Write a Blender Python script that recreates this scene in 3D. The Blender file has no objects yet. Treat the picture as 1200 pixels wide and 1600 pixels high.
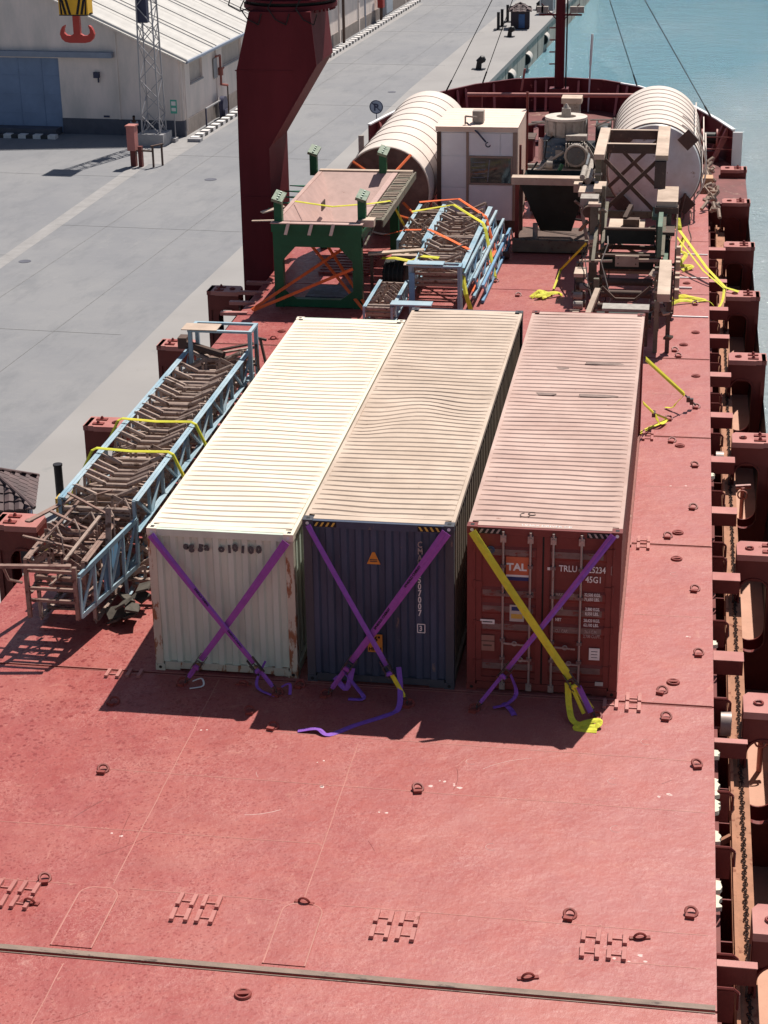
import bpy, bmesh, math, random
from mathutils import Vector, Matrix
R = math.radians
random.seed(11)
scn = bpy.context.scene
col = scn.collection

# ------------------------------------------------------------------ camera, light, exposure
PI_, YA, RO = 0.391349344, -0.16592597, -0.0167428162
CAM = Vector((3.10377825, -26.3983565, 14.1113338))
_cy, _sy, _cp, _sp = math.cos(YA), math.sin(YA), math.cos(PI_), math.sin(PI_)
_f = Vector((_sy*_cp, _cy*_cp, -_sp)); _r = Vector((_cy, -_sy, 0)); _u = _r.cross(_f)
_r2 = _r*math.cos(RO)+_u*math.sin(RO); _u2 = -_r*math.sin(RO)+_u*math.cos(RO)
cd = bpy.data.cameras.new('camera'); cam = bpy.data.objects.new('camera', cd); col.objects.link(cam)
cd.sensor_fit = 'HORIZONTAL'; cd.sensor_width = 36; cd.lens = 2861.4846/1200*36
cd.clip_start = .5; cd.clip_end = 4000
cam.matrix_world = Matrix(((_r2.x, _u2.x, -_f.x, CAM.x), (_r2.y, _u2.y, -_f.y, CAM.y), (_r2.z, _u2.z, -_f.z, CAM.z), (0, 0, 0, 1)))
scn.camera = cam

SUN = Vector((.207, .588, 1)).normalized()
w = bpy.data.worlds.new('World'); scn.world = w; w.use_nodes = True
nt = w.node_tree; bg = nt.nodes['Background']; sky = nt.nodes.new('ShaderNodeTexSky')
sky.sky_type = 'NISHITA'; sky.sun_disc = False
sky.sun_elevation = math.asin(SUN.z); sky.sun_rotation = math.atan2(SUN.x, SUN.y)
sky.air_density = 1.0; sky.dust_density = 1.0; sky.ozone_density = 1.0
nt.links.new(sky.outputs[0], bg.inputs[0]); bg.inputs[1].default_value = 0.055
sl = bpy.data.lights.new('sun', 'SUN'); sl.energy = 5.0; sl.angle = R(.5); sl.color = (1, .95, .87)
so = bpy.data.objects.new('sun', sl); col.objects.link(so)
so.rotation_euler = (-SUN).to_track_quat('-Z', 'Y').to_euler()
scn.view_settings.view_transform = 'Standard'; scn.view_settings.look = 'None'
scn.view_settings.gamma = 1; scn.view_settings.use_curve_mapping = False
scn.view_settings.exposure = 0.36
scn.render.engine = 'CYCLES'

# ------------------------------------------------------------------ materials
MATS = {}
def mat(name, c, rough=.6, metal=0., var=.12, vscale=2., rust=None, ramt=.0, rscale=3., bump=.0, bscale=40., c2=None, c2amt=.5, c2scale=.6, spec=.25, stretch=None):
    """painted or raw surface: colour drift, blotches of a second colour, wear spots and fine relief, all in world space"""
    if name in MATS: return MATS[name]
    m = bpy.data.materials.new(name); m.use_nodes = True; n = m.node_tree; L = n.links
    b = n.nodes['Principled BSDF']; b.inputs['Roughness'].default_value = rough; b.inputs['Metallic'].default_value = metal
    b.inputs['Specular IOR Level'].default_value = spec
    geo = n.nodes.new('ShaderNodeNewGeometry'); vec = geo.outputs['Position']
    if stretch:
        mp = n.nodes.new('ShaderNodeMapping'); mp.inputs['Scale'].default_value = stretch; L.new(vec, mp.inputs[0]); vec = mp.outputs[0]
    def noise(s, det=4, ro=.6):
        t = n.nodes.new('ShaderNodeTexNoise'); t.inputs['Scale'].default_value = s; t.inputs['Detail'].default_value = det
        t.inputs['Roughness'].default_value = ro; L.new(vec, t.inputs['Vector']); return t.outputs['Fac']
    def ramp(src, a, b_):
        r = n.nodes.new('ShaderNodeMapRange'); r.inputs[1].default_value = a; r.inputs[2].default_value = b_; L.new(src, r.inputs[0]); return r.outputs[0]
    def mix(fac, A, B, mode='MIX'):
        x = n.nodes.new('ShaderNodeMix'); x.data_type = 'RGBA'; x.blend_type = mode
        if isinstance(fac, float): x.inputs[0].default_value = fac
        else: L.new(fac, x.inputs[0])
        for i, v in ((6, A), (7, B)):
            if isinstance(v, tuple): x.inputs[i].default_value = (*v, 1)
            else: L.new(v, x.inputs[i])
        return x.outputs[2]
    base = c
    if c2:
        base = mix(ramp(noise(c2scale, 6, .65), .5-.22*c2amt, .5+.22*(1.2-c2amt)), c, c2)
    d = tuple(x*(1-var) for x in c); 
    if var > 0:
        base = mix(ramp(noise(vscale, 6, .65), .35, .7), base, (1-var*1.6,)*3, 'MULTIPLY')
    if rust:
        base = mix(ramp(noise(rscale, 8, .7), .72-ramt*.5, .76-ramt*.5), base, rust)
    if isinstance(base, tuple): b.inputs['Base Color'].default_value = (*base, 1)
    else: L.new(base, b.inputs['Base Color'])
    if bump > 0:
        bn = n.nodes.new('ShaderNodeBump'); bn.inputs['Strength'].default_value = bump; bn.inputs['Distance'].default_value = .02
        L.new(noise(bscale, 5), bn.inputs['Height']); L.new(bn.outputs[0], b.inputs['Normal'])
    MATS[name] = m
    m['b'] = 1
    return m

RUST = (.16, .06, .03); OX = (.40, .105, .088)
def deck_mat():
    m = bpy.data.materials.new('deck_red_paint'); m.use_nodes = True; n = m.node_tree; L = n.links; b = n.nodes['Principled BSDF']
    geo = n.nodes.new('ShaderNodeNewGeometry'); P = geo.outputs['Position']
    def N(s, det=5, ro=.6, sc=None, dist=0):
        t = n.nodes.new('ShaderNodeTexNoise'); t.inputs['Scale'].default_value = s; t.inputs['Detail'].default_value = det; t.inputs['Roughness'].default_value = ro; t.inputs['Distortion'].default_value = dist
        v = P
        if sc:
            mp = n.nodes.new('ShaderNodeMapping'); mp.inputs['Scale'].default_value = sc; L.new(P, mp.inputs[0]); v = mp.outputs[0]
        L.new(v, t.inputs['Vector']); return t.outputs['Fac']
    def rg(s, a, c, o0=0, o1=1):
        r = n.nodes.new('ShaderNodeMapRange'); r.inputs[1].default_value = a; r.inputs[2].default_value = c; r.inputs[3].default_value = o0; r.inputs[4].default_value = o1; L.new(s, r.inputs[0]); return r.outputs[0]
    def mul(a, c):
        x = n.nodes.new('ShaderNodeMath'); x.operation = 'MULTIPLY'; L.new(a, x.inputs[0])
        if isinstance(c, float): x.inputs[1].default_value = c
        else: L.new(c, x.inputs[1])
        return x.outputs[0]
    def mix(f, A, B):
        x = n.nodes.new('ShaderNodeMix'); x.data_type = 'RGBA'; L.new(f, x.inputs[0])
        for i, v in ((6, A), (7, B)):
            if isinstance(v, tuple): x.inputs[i].default_value = (*v, 1)
            else: L.new(v, x.inputs[i])
        return x.outputs[2]
    sep = n.nodes.new('ShaderNodeSeparateXYZ'); L.new(P, sep.inputs[0])
    # sun sheen painted into the colour: paler to starboard, redder to port
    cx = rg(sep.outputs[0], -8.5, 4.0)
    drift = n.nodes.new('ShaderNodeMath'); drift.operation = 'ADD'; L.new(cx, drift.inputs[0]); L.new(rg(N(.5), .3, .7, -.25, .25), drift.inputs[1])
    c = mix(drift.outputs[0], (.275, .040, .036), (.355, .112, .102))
    c = mix(rg(N(1.3, 6, .7), .42, .68, 0, .7), c, (.37, .095, .078))
    c = mix(mul(rg(N(.33, 6, .7, (1, 1.6, 1), .8), .46, .70), .35), c, (.42, .165, .125))
    c = mix(mul(rg(N(.45, 5, .65, (1.5, .8, 1), .5), .50, .74), .3), c, (.235, .038, .034))
    def vor(sc, stretch, mode='F1', rnd=1.):
        t = n.nodes.new('ShaderNodeTexVoronoi'); t.inputs['Scale'].default_value = sc; t.inputs['Randomness'].default_value = rnd
        mp = n.nodes.new('ShaderNodeMapping'); mp.inputs['Scale'].default_value = stretch
        # jitter the lookup so that the spots are ragged
        nn = n.nodes.new('ShaderNodeTexNoise'); nn.inputs['Scale'].default_value = 9; L.new(P, nn.inputs['Vector'])
        vm = n.nodes.new('ShaderNodeVectorMath'); vm.operation = 'MULTIPLY_ADD'; L.new(nn.outputs['Color'], vm.inputs[0]); vm.inputs[1].default_value = (.10, .10, 0); L.new(P, vm.inputs[2])
        L.new(vm.outputs[0], mp.inputs[0]); L.new(mp.outputs[0], t.inputs['Vector']); return t.outputs['Distance']
    # chalky squiggles and scuffs
    rid = n.nodes.new('ShaderNodeMath'); rid.operation = 'SUBTRACT'; L.new(N(7, 5, .7, (1, .7, 1), 1.5), rid.inputs[0]); rid.inputs[1].default_value = .5
    ab = n.nodes.new('ShaderNodeMath'); ab.operation = 'ABSOLUTE'; L.new(rid.outputs[0], ab.inputs[0])
    c = mix(mul(mul(rg(ab.outputs[0], .022, .004), rg(N(.8, 4), .42, .62)), .50), c, (.52, .25, .215))
    c = mix(mul(rg(N(20, 8, .75, (1, .55, 1), 1.2), .56, .66), .28), c, (.52, .24, .20))
    c = mix(mul(rg(N(26, 6, .7, (.6, 1, 1)), .58, .68), .35), c, (.225, .036, .030))
    c = mix(mul(rg(N(3.2, 7, .75, (1, .8, 1), .6), .58, .70), .5), c, (.47, .205, .16))
    c = mix(mul(rg(N(55, 3, .6), .68, .72), .6), c, (.62, .42, .37))
    # dark drip spots, dense to port, thinning out to starboard
    g1 = rg(sep.outputs[0], -1.5, -6.5); g2 = rg(sep.outputs[1], -6.0, -3.0); gg = mul(g1, g2)
    c = mix(mul(mul(rg(vor(7.5, (1, 1, 1)), .30, .22), rg(N(1.1, 4, .6), .42, .52)), mul(gg, 1.0)), c, (.20, .024, .022))
    c = mix(mul(mul(rg(vor(16, (1, 1, 1)), .34, .24), rg(N(1.7, 4, .6), .36, .5)), mul(rg(sep.outputs[0], 2.5, -4), .8)), c, (.22, .034, .03))
    c = mix(mul(rg(N(.7, 5, .6), .70, .8), .6), c, (.50, .30, .25))
    c = mix(rg(N(2.6, 8, .8), .72, .75, 0, .7), c, (.28, .13, .10))
    L.new(c, b.inputs['Base Color'])
    L.new(rg(N(6, 6), .3, .7, .40, .56), b.inputs['Roughness']); b.inputs['Specular IOR Level'].default_value = .38
    bn = n.nodes.new('ShaderNodeBump'); bn.inputs['Strength'].default_value = .6; bn.inputs['Distance'].default_value = .011
    L.new(N(22, 6, .65, (1, .7, 1)), bn.inputs['Height']); 
    b2 = n.nodes.new('ShaderNodeBump'); b2.inputs['Strength'].default_value = .5; b2.inputs['Distance'].default_value = .07
    L.new(N(1.6, 3), b2.inputs['Height']); L.new(bn.outputs[0], b2.inputs['Normal'])
    L.new(b2.outputs[0], b.inputs['Normal'])
    return m
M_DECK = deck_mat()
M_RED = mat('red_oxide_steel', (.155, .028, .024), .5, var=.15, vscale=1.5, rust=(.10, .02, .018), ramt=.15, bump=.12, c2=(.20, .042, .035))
M_REDTOP = mat('pale_sunlit_red_steel', (.42, .15, .13), .5, var=.1, rust=(.24, .07, .05), ramt=.2, bump=.2, c2=(.5, .22, .19))  # lighter partner of M_RED: sunlight on bracket and stanchion tops painted in
M_MAROON = mat('maroon_steel', (.125, .022, .028), .6, spec=.06, var=.18, vscale=.8, rust=(.3, .09, .07), ramt=.05, bump=.05, stretch=(1, 1, .25))
M_BOWIN = mat('bulwark_inner_red', (.14, .022, .028), .5, var=.18, rust=(.4, .14, .12), ramt=.16)
M_FLOOR = mat('side_deck_tan', (.55, .30, .215), .75, var=.1, rust=(.35, .14, .09), ramt=.12, rscale=2, bump=.2)
M_TRACK = mat('rusty_track', (.40, .19, .115), .8, var=.2, rust=(.22, .085, .05), ramt=.3, bump=.3)
M_CHAIN = mat('oily_chain', (.05, .025, .018), .5, metal=.3, var=.2)
M_BARE = mat('worn_seal_strip', (.27, .19, .15), .6, var=.25, vscale=6, rust=(.09, .06, .05), ramt=.3, rscale=4, bump=.4, stretch=(.4, 1, 1))
M_DARK = mat('dark_grease', (.02, .017, .016), .5, var=.2)
M_RING = mat('ring_red', (.27, .055, .045), .5, var=.15, rust=(.13, .045, .03), ramt=.3, rscale=20)
M_WELD = mat('weld_bead', (.44, .175, .145), .5, var=.1)
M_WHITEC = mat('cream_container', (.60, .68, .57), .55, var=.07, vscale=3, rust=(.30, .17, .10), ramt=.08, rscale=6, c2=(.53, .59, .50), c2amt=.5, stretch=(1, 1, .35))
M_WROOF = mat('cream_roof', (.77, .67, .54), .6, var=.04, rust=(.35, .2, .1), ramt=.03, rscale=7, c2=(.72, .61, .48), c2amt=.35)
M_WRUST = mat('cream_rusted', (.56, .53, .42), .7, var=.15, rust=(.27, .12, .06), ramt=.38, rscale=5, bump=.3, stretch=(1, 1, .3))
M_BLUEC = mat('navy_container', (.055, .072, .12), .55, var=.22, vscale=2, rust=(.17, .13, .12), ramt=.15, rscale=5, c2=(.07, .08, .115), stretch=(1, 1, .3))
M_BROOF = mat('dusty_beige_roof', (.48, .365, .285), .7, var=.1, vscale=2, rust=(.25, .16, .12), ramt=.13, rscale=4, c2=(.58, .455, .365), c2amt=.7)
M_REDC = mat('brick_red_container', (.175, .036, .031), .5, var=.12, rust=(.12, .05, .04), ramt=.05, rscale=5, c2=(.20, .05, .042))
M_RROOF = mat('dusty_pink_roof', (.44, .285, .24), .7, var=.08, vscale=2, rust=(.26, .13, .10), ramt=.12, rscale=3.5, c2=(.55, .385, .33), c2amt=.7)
M_RSIDE = mat('faded_red_side', (.27, .10, .08), .6, var=.15, rust=(.36, .2, .16), ramt=.2, rscale=2, stretch=(1, 1, .3))
M_SCUFF = mat('worn_grey_band', (.22, .14, .125), .6, var=.3, vscale=8, rust=(.17, .045, .037), ramt=.35, rscale=9, stretch=(.4, 1, 1))
M_ROD = mat('galvanised_rod', (.38, .30, .27), .45, metal=.3, var=.15, rust=(.25, .1, .07), ramt=.2, rscale=10)
M_BLACK = mat('black_rubber', (.012, .012, .013), .6, var=.1)
M_WHITE = mat('white_marking', (.74, .72, .70), .6, var=.1)
M_MARK = mat('faded_white_marking', (.42, .33, .31), .6, var=.3, vscale=12)
M_GREYM = mat('grey_scribble', (.10, .10, .10), .7, var=.3, vscale=30)
M_YEL = mat('hazard_yellow', (.62, .40, .08), .6, var=.15)
M_ORANGE = mat('orange_sticker', (.60, .24, .04), .6, var=.12)
M_TAL = mat('tal_orange', (.52, .13, .06), .6, var=.12)
M_NAVY = mat('navy_sticker', (.03, .04, .14), .6, var=.1)
M_PAPER = mat('paper', (.48, .45, .42), .8, var=.1)
M_BROWNP = mat('brown_paper', (.33, .17, .13), .8, var=.15)
M_PURPLE = mat('purple_webbing', (.25, .10, .48), .7, var=.12, vscale=10, c2=(.28, .085, .44), c2scale=.9, bump=.3, bscale=120)
M_PURPLE2 = mat('magenta_purple_webbing', (.32, .08, .37), .7, var=.12, vscale=10)
M_YELS = mat('yellow_webbing', (.74, .63, .045), .7, var=.12, vscale=8, c2=(.60, .60, .05), c2scale=1.2)
M_ORS = mat('orange_webbing', (.95, .17, .045), .7, var=.15, vscale=5)
M_STEEL = mat('ratchet_steel', (.10, .085, .08), .4, metal=.5, var=.2, rust=(.16, .09, .05), ramt=.3, rscale=20)
M_LBLUE = mat('pale_blue_steel', (.40, .49, .54), .55, var=.15, rust=(.36, .26, .2), ramt=.16, rscale=5, c2=(.22, .36, .45), bump=.15)
M_SBLUE = mat('strong_blue_steel', (.17, .33, .50), .55, var=.15, rust=(.32, .24, .2), ramt=.22, rscale=5)
M_IDLER = mat('dusty_rusty_idler', (.27, .16, .13), .8, var=.25, vscale=6, rust=(.11, .05, .04), ramt=.3, rscale=6, c2=(.33, .22, .18))
M_IDLER2 = mat('dusty_tan_idler', (.38, .27, .225), .8, var=.2, vscale=6, rust=(.12, .07, .05), ramt=.3, rscale=6, c2=(.45, .34, .28))
M_GREEN = mat('dark_green_paint', (.014, .11, .05), .42, var=.15, rust=(.10, .09, .05), ramt=.07, rscale=5)
M_GTOP = mat('worn_green_top', (.19, .24, .17), .6, var=.15, rust=(.035, .10, .05), ramt=.35, rscale=8)
M_HOPIN = mat('hopper_lining', (.50, .33, .29), .55, var=.12, vscale=3, rust=(.32, .16, .13), ramt=.12, stretch=(1, 1, .4))
M_TAN = mat('dusty_tan_steel', (.60, .46, .365), .8, var=.12, vscale=3, rust=(.24, .15, .1), ramt=.16, rscale=5, bump=.15, c2=(.42, .31, .24))
M_OLIVE = mat('dusty_olive_steel', (.17, .155, .115), .8, var=.2, rust=(.10, .065, .045), ramt=.3, rscale=6, c2=(.24, .20, .155))
M_OLIVG = mat('green_tinged_steel', (.14, .20, .15), .7, var=.2, rust=(.22, .16, .12), ramt=.25, rscale=5)
M_BROWN = mat('brown_steel', (.12, .075, .06), .75, var=.2, rust=(.2, .12, .09), ramt=.25, rscale=6)
M_BLKGRN = mat('black_green_bin', (.020, .030, .026), .6, var=.25, rust=(.06, .04, .03), ramt=.12)
M_TANK = mat('cream_tank', (.68, .575, .51), .5, var=.06, rust=(.45, .3, .24), ramt=.04, rscale=3, c2=(.72, .62, .55))
M_TANKE = mat('scratched_tank_end', (.27, .17, .15), .6, var=.25, vscale=3, rust=(.40, .28, .25), ramt=.14, rscale=4, c2=(.16, .085, .075))
M_TANKW = mat('white_tank_end', (.68, .66, .66), .4, var=.12, rust=(.33, .23, .18), ramt=.2, rscale=3, c2=(.56, .49, .44))
M_SEAM = mat('tank_seam', (.30, .21, .18), .7, var=.2)
M_CABW = mat('cabin_white_panel', (.88, .87, .90), .5, var=.05)
M_CABR = mat('cabin_cream_roof', (.78, .60, .50), .6, var=.06, rust=(.5, .3, .22), ramt=.08)
M_GREYM2 = mat('grey_machinery', (.15, .155, .165), .5, metal=.2, var=.25, vscale=6, rust=(.24, .17, .13), ramt=.22, rscale=6)
M_DUSTM = mat('dusty_machinery', (.38, .33, .29), .8, var=.2, vscale=6, rust=(.2, .13, .1), ramt=.2)
M_MBLUE = mat('machinery_blue', (.085, .12, .165), .5, var=.25, rust=(.2, .16, .14), ramt=.2)
M_WOOD = mat('weathered_timber', (.42, .33, .26), .85, var=.25, vscale=5, stretch=(6, .6, 6))
M_TARP = mat('crumpled_sheet', (.14, .15, .22), .5, var=.35, vscale=4, bump=.8, bscale=9, c2=(.05, .045, .06), c2scale=1.5)
M_RAG = mat('old_sacking', (.10, .085, .07), .9, var=.3, vscale=8)
M_HOOK = mat('hook_red', (.40, .055, .045), .5, var=.15)
M_HYEL = mat('block_yellow', (.68, .40, .03), .5, var=.12)
M_GAL = mat('galvanised_lattice', (.36, .34, .35), .5, metal=.2, var=.1, spec=.4)
M_CONC = mat('concrete_block', (.36, .345, .35), .85, var=.12, vscale=4, bump=.2)
M_PINKBOX = mat('faded_red_cabinet', (.46, .17, .15), .6, var=.1)
M_WALL = mat('warehouse_render', (.84, .70, .63), .85, var=.08, vscale=.6, rust=(.58, .48, .42), ramt=.08, rscale=1, c2=(.72, .63, .57), bump=.1, stretch=(1, 1, .35))
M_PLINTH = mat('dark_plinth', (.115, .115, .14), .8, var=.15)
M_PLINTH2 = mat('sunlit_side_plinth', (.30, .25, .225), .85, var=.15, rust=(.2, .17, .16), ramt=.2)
M_ROOF = mat('fibre_cement_roof', (.50, .475, .45), .8, var=.08, rust=(.42, .39, .36), ramt=.1, stretch=(1, .3, 1))
M_DOOR = mat('blue_grey_door', (.22, .29, .43), .6, var=.12, vscale=.8)
M_CANOPY = mat('grey_blue_track', (.26, .29, .36), .6, var=.1)
M_GLASS = mat('dark_glass', (.02, .03, .04), .08, var=.0, spec=.8)
M_KWHITE = mat('kerb_white', (.74, .70, .68), .8, var=.12, vscale=5)
M_KBLACK = mat('kerb_black', (.07, .065, .065), .8, var=.2, vscale=5)
M_DKROOF = mat('brown_roof_tile', (.11, .075, .078), .7, var=.25, vscale=8, c2=(.2, .13, .13), c2scale=2.)
M_KIOSK = mat('dark_kiosk_wall', (.045, .03, .04), .6, var=.15)
M_KDOOR = mat('kiosk_blue_door', (.06, .12, .27), .5, var=.2, rust=(.2, .2, .24), ramt=.15, rscale=8)
M_BOLL = mat('bollard_black', (.02, .017, .02), .5, var=.15)
M_FEND = mat('fender_grey', (.50, .46, .43), .8, var=.15)
M_SKIN = mat('skin', (.12, .06, .04), .7, var=.05)
M_CLOTHD = mat('dark_trousers', (.02, .02, .03), .9, var=.1)
M_SHIRT = mat('grey_shirt', (.40, .40, .44), .9, var=.1)
M_GSIGN = mat('green_sign', (.08, .36, .27), .5, var=.05)
M_WRAIL = mat('white_rail', (.76, .74, .73), .5, var=.06, rust=(.5, .3, .25), ramt=.08)
M_ROPE = mat('dirty_rope', (.42, .31, .25), .9, var=.25, vscale=10)
M_SIGNB = mat('sign_blue_grey', (.30, .32, .40), .5, var=.05)
M_SIGND = mat('sign_dark', (.05, .05, .09), .5, var=.05)

def quay_mat():
    m = bpy.data.materials.new('quay_asphalt'); m.use_nodes = True; n = m.node_tree; L = n.links; b = n.nodes['Principled BSDF']
    geo = n.nodes.new('ShaderNodeNewGeometry'); mp = n.nodes.new('ShaderNodeMapping'); mp.inputs['Rotation'].default_value = (0, 0, R(3.4)); L.new(geo.outputs['Position'], mp.inputs[0]); P = mp.outputs[0]
    def N(s, det=5, ro=.6, sc=None, dist=0.):
        t = n.nodes.new('ShaderNodeTexNoise'); t.inputs['Scale'].default_value = s; t.inputs['Detail'].default_value = det; t.inputs['Roughness'].default_value = ro; t.inputs['Distortion'].default_value = dist
        v = P
        if sc:
            q = n.nodes.new('ShaderNodeMapping'); q.inputs['Scale'].default_value = sc; L.new(P, q.inputs[0]); v = q.outputs[0]
        L.new(v, t.inputs['Vector']); return t.outputs['Fac']
    def rg(s, a, c, o0=0, o1=1):
        r = n.nodes.new('ShaderNodeMapRange'); r.inputs[1].default_value = a; r.inputs[2].default_value = c; r.inputs[3].default_value = o0; r.inputs[4].default_value = o1; L.new(s, r.inputs[0]); return r.outputs[0]
    def mix(f, A, B, k=None):
        x = n.nodes.new('ShaderNodeMix'); x.data_type = 'RGBA'; L.new(f, x.inputs[0])
        for i, v in ((6, A), (7, B)):
            if isinstance(v, tuple): x.inputs[i].default_value = (*v, 1)
            else: L.new(v, x.inputs[i])
        return x.outputs[2]
    c = mix(rg(N(.12, 5, .65), .4, .62), (.192, .191, .202), (.222, .218, .224))
    c = mix(rg(N(2.3, 8, .8, (.5, 1.3, 1), .6), .52, .66, 0, .35), c, (.26, .25, .245))
    c = mix(rg(N(1.1, 5, .7, (1, .12, 1), .2), .60, .70, 0, .35), c, (.14, .14, .15))
    c = mix(rg(N(.9, 6, .7, (1, .35, 1)), .5, .72, 0, .55), c, (.145, .147, .158))
    c = mix(rg(N(.35, 7, .75, (1.6, .25, 1), 1.5), .60, .72, 0, .6), c, (.27, .26, .255))
    c = mix(rg(N(6, 6, .8), .62, .75, 0, .4), c, (.28, .268, .262))
    # dark tyre arcs
    c = mix(rg(N(.22, 2, .4, (1, .5, 1), 3.0), .495, .505, 0, .0), c, (.15, .15, .16))
    L.new(c, b.inputs['Base Color']); b.inputs['Roughness'].default_value = .85; b.inputs['Specular IOR Level'].default_value = .3
    bn = n.nodes.new('ShaderNodeBump'); bn.inputs['Strength'].default_value = .3; bn.inputs['Distance'].default_value = .03
    L.new(N(7, 8, .75), bn.inputs['Height']); L.new(bn.outputs[0], b.inputs['Normal'])
    return m
M_QUAY = quay_mat()
M_APRON = mat('quay_concrete_apron', (.285, .268, .262), .85, var=.10, vscale=.6, rust=(.25, .24, .235), ramt=.2, rscale=.6, c2=(.33, .31, .30), c2scale=.3, bump=.15)
M_STRIP = mat('pale_concrete_strip', (.30, .285, .28), .85, var=.12, vscale=1.5, rust=(.28, .265, .26), ramt=.25, rscale=1.2, bump=.1)
M_QFACE = mat('quay_wall_face', (.42, .38, .33), .9, var=.25, vscale=.8, rust=(.2, .17, .15), ramt=.25, rscale=1.2, stretch=(1, 1, .4), bump=.3)

def water_mat():
    m = bpy.data.materials.new('harbour_water'); m.use_nodes = True; n = m.node_tree; L = n.links; b = n.nodes['Principled BSDF']
    geo = n.nodes.new('ShaderNodeNewGeometry'); P = geo.outputs['Position']
    def N(s, det=4, sc=(1, 1, 1), ro=.6, dist=0.):
        mp = n.nodes.new('ShaderNodeMapping'); mp.inputs['Scale'].default_value = sc; mp.inputs['Rotation'].default_value = (0, 0, R(14)); L.new(P, mp.inputs[0])
        t = n.nodes.new('ShaderNodeTexNoise'); t.inputs['Scale'].default_value = s; t.inputs['Detail'].default_value = det; t.inputs['Roughness'].default_value = ro; t.inputs['Distortion'].default_value = dist; L.new(mp.outputs[0], t.inputs['Vector']); return t.outputs['Fac']
    def rg(s, a, c, o0=0, o1=1):
        r = n.nodes.new('ShaderNodeMapRange'); r.inputs[1].default_value = a; r.inputs[2].default_value = c; r.inputs[3].default_value = o0; r.inputs[4].default_value = o1; L.new(s, r.inputs[0]); return r.outputs[0]
    x = n.nodes.new('ShaderNodeMix'); x.data_type = 'RGBA'
    x.inputs[6].default_value = (.18, .35, .42, 1); x.inputs[7].default_value = (.44, .48, .49, 1)
    # sky reflection painted into the colour: greener along the quay, paler further out
    sep = n.nodes.new('ShaderNodeSeparateXYZ'); L.new(P, sep.inputs[0])
    ad = n.nodes.new('ShaderNodeMath'); ad.operation = 'ADD'
    L.new(rg(N(.035, 4, (1, .5, 1)), .3, .7, -.35, .35), ad.inputs[0])
    q = n.nodes.new('ShaderNodeMath'); q.operation = 'MULTIPLY_ADD'; L.new(sep.outputs[1], q.inputs[0]); q.inputs[1].default_value = -.55; L.new(sep.outputs[0], q.inputs[2])
    L.new(rg(q.outputs[0], -70, -30), ad.inputs[1]); L.new(ad.outputs[0], x.inputs[0])
    L.new(x.outputs[2], b.inputs['Base Color']); b.inputs['Roughness'].default_value = .08; b.inputs['IOR'].default_value = 1.33
    b1 = n.nodes.new('ShaderNodeBump'); b1.inputs['Strength'].default_value = .9; b1.inputs['Distance'].default_value = .3; L.new(N(1.6, 7, (1, 1.7, 1), .72, .3), b1.inputs['Height'])
    b2 = n.nodes.new('ShaderNodeBump'); b2.inputs['Strength'].default_value = .5; b2.inputs['Distance'].default_value = .5; L.new(N(.22, 3, (1, 2, 1)), b2.inputs['Height']); L.new(b1.outputs[0], b2.inputs['Normal'])
    L.new(b2.outputs[0], b.inputs['Normal'])
    return m
M_WATER = water_mat()

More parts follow.
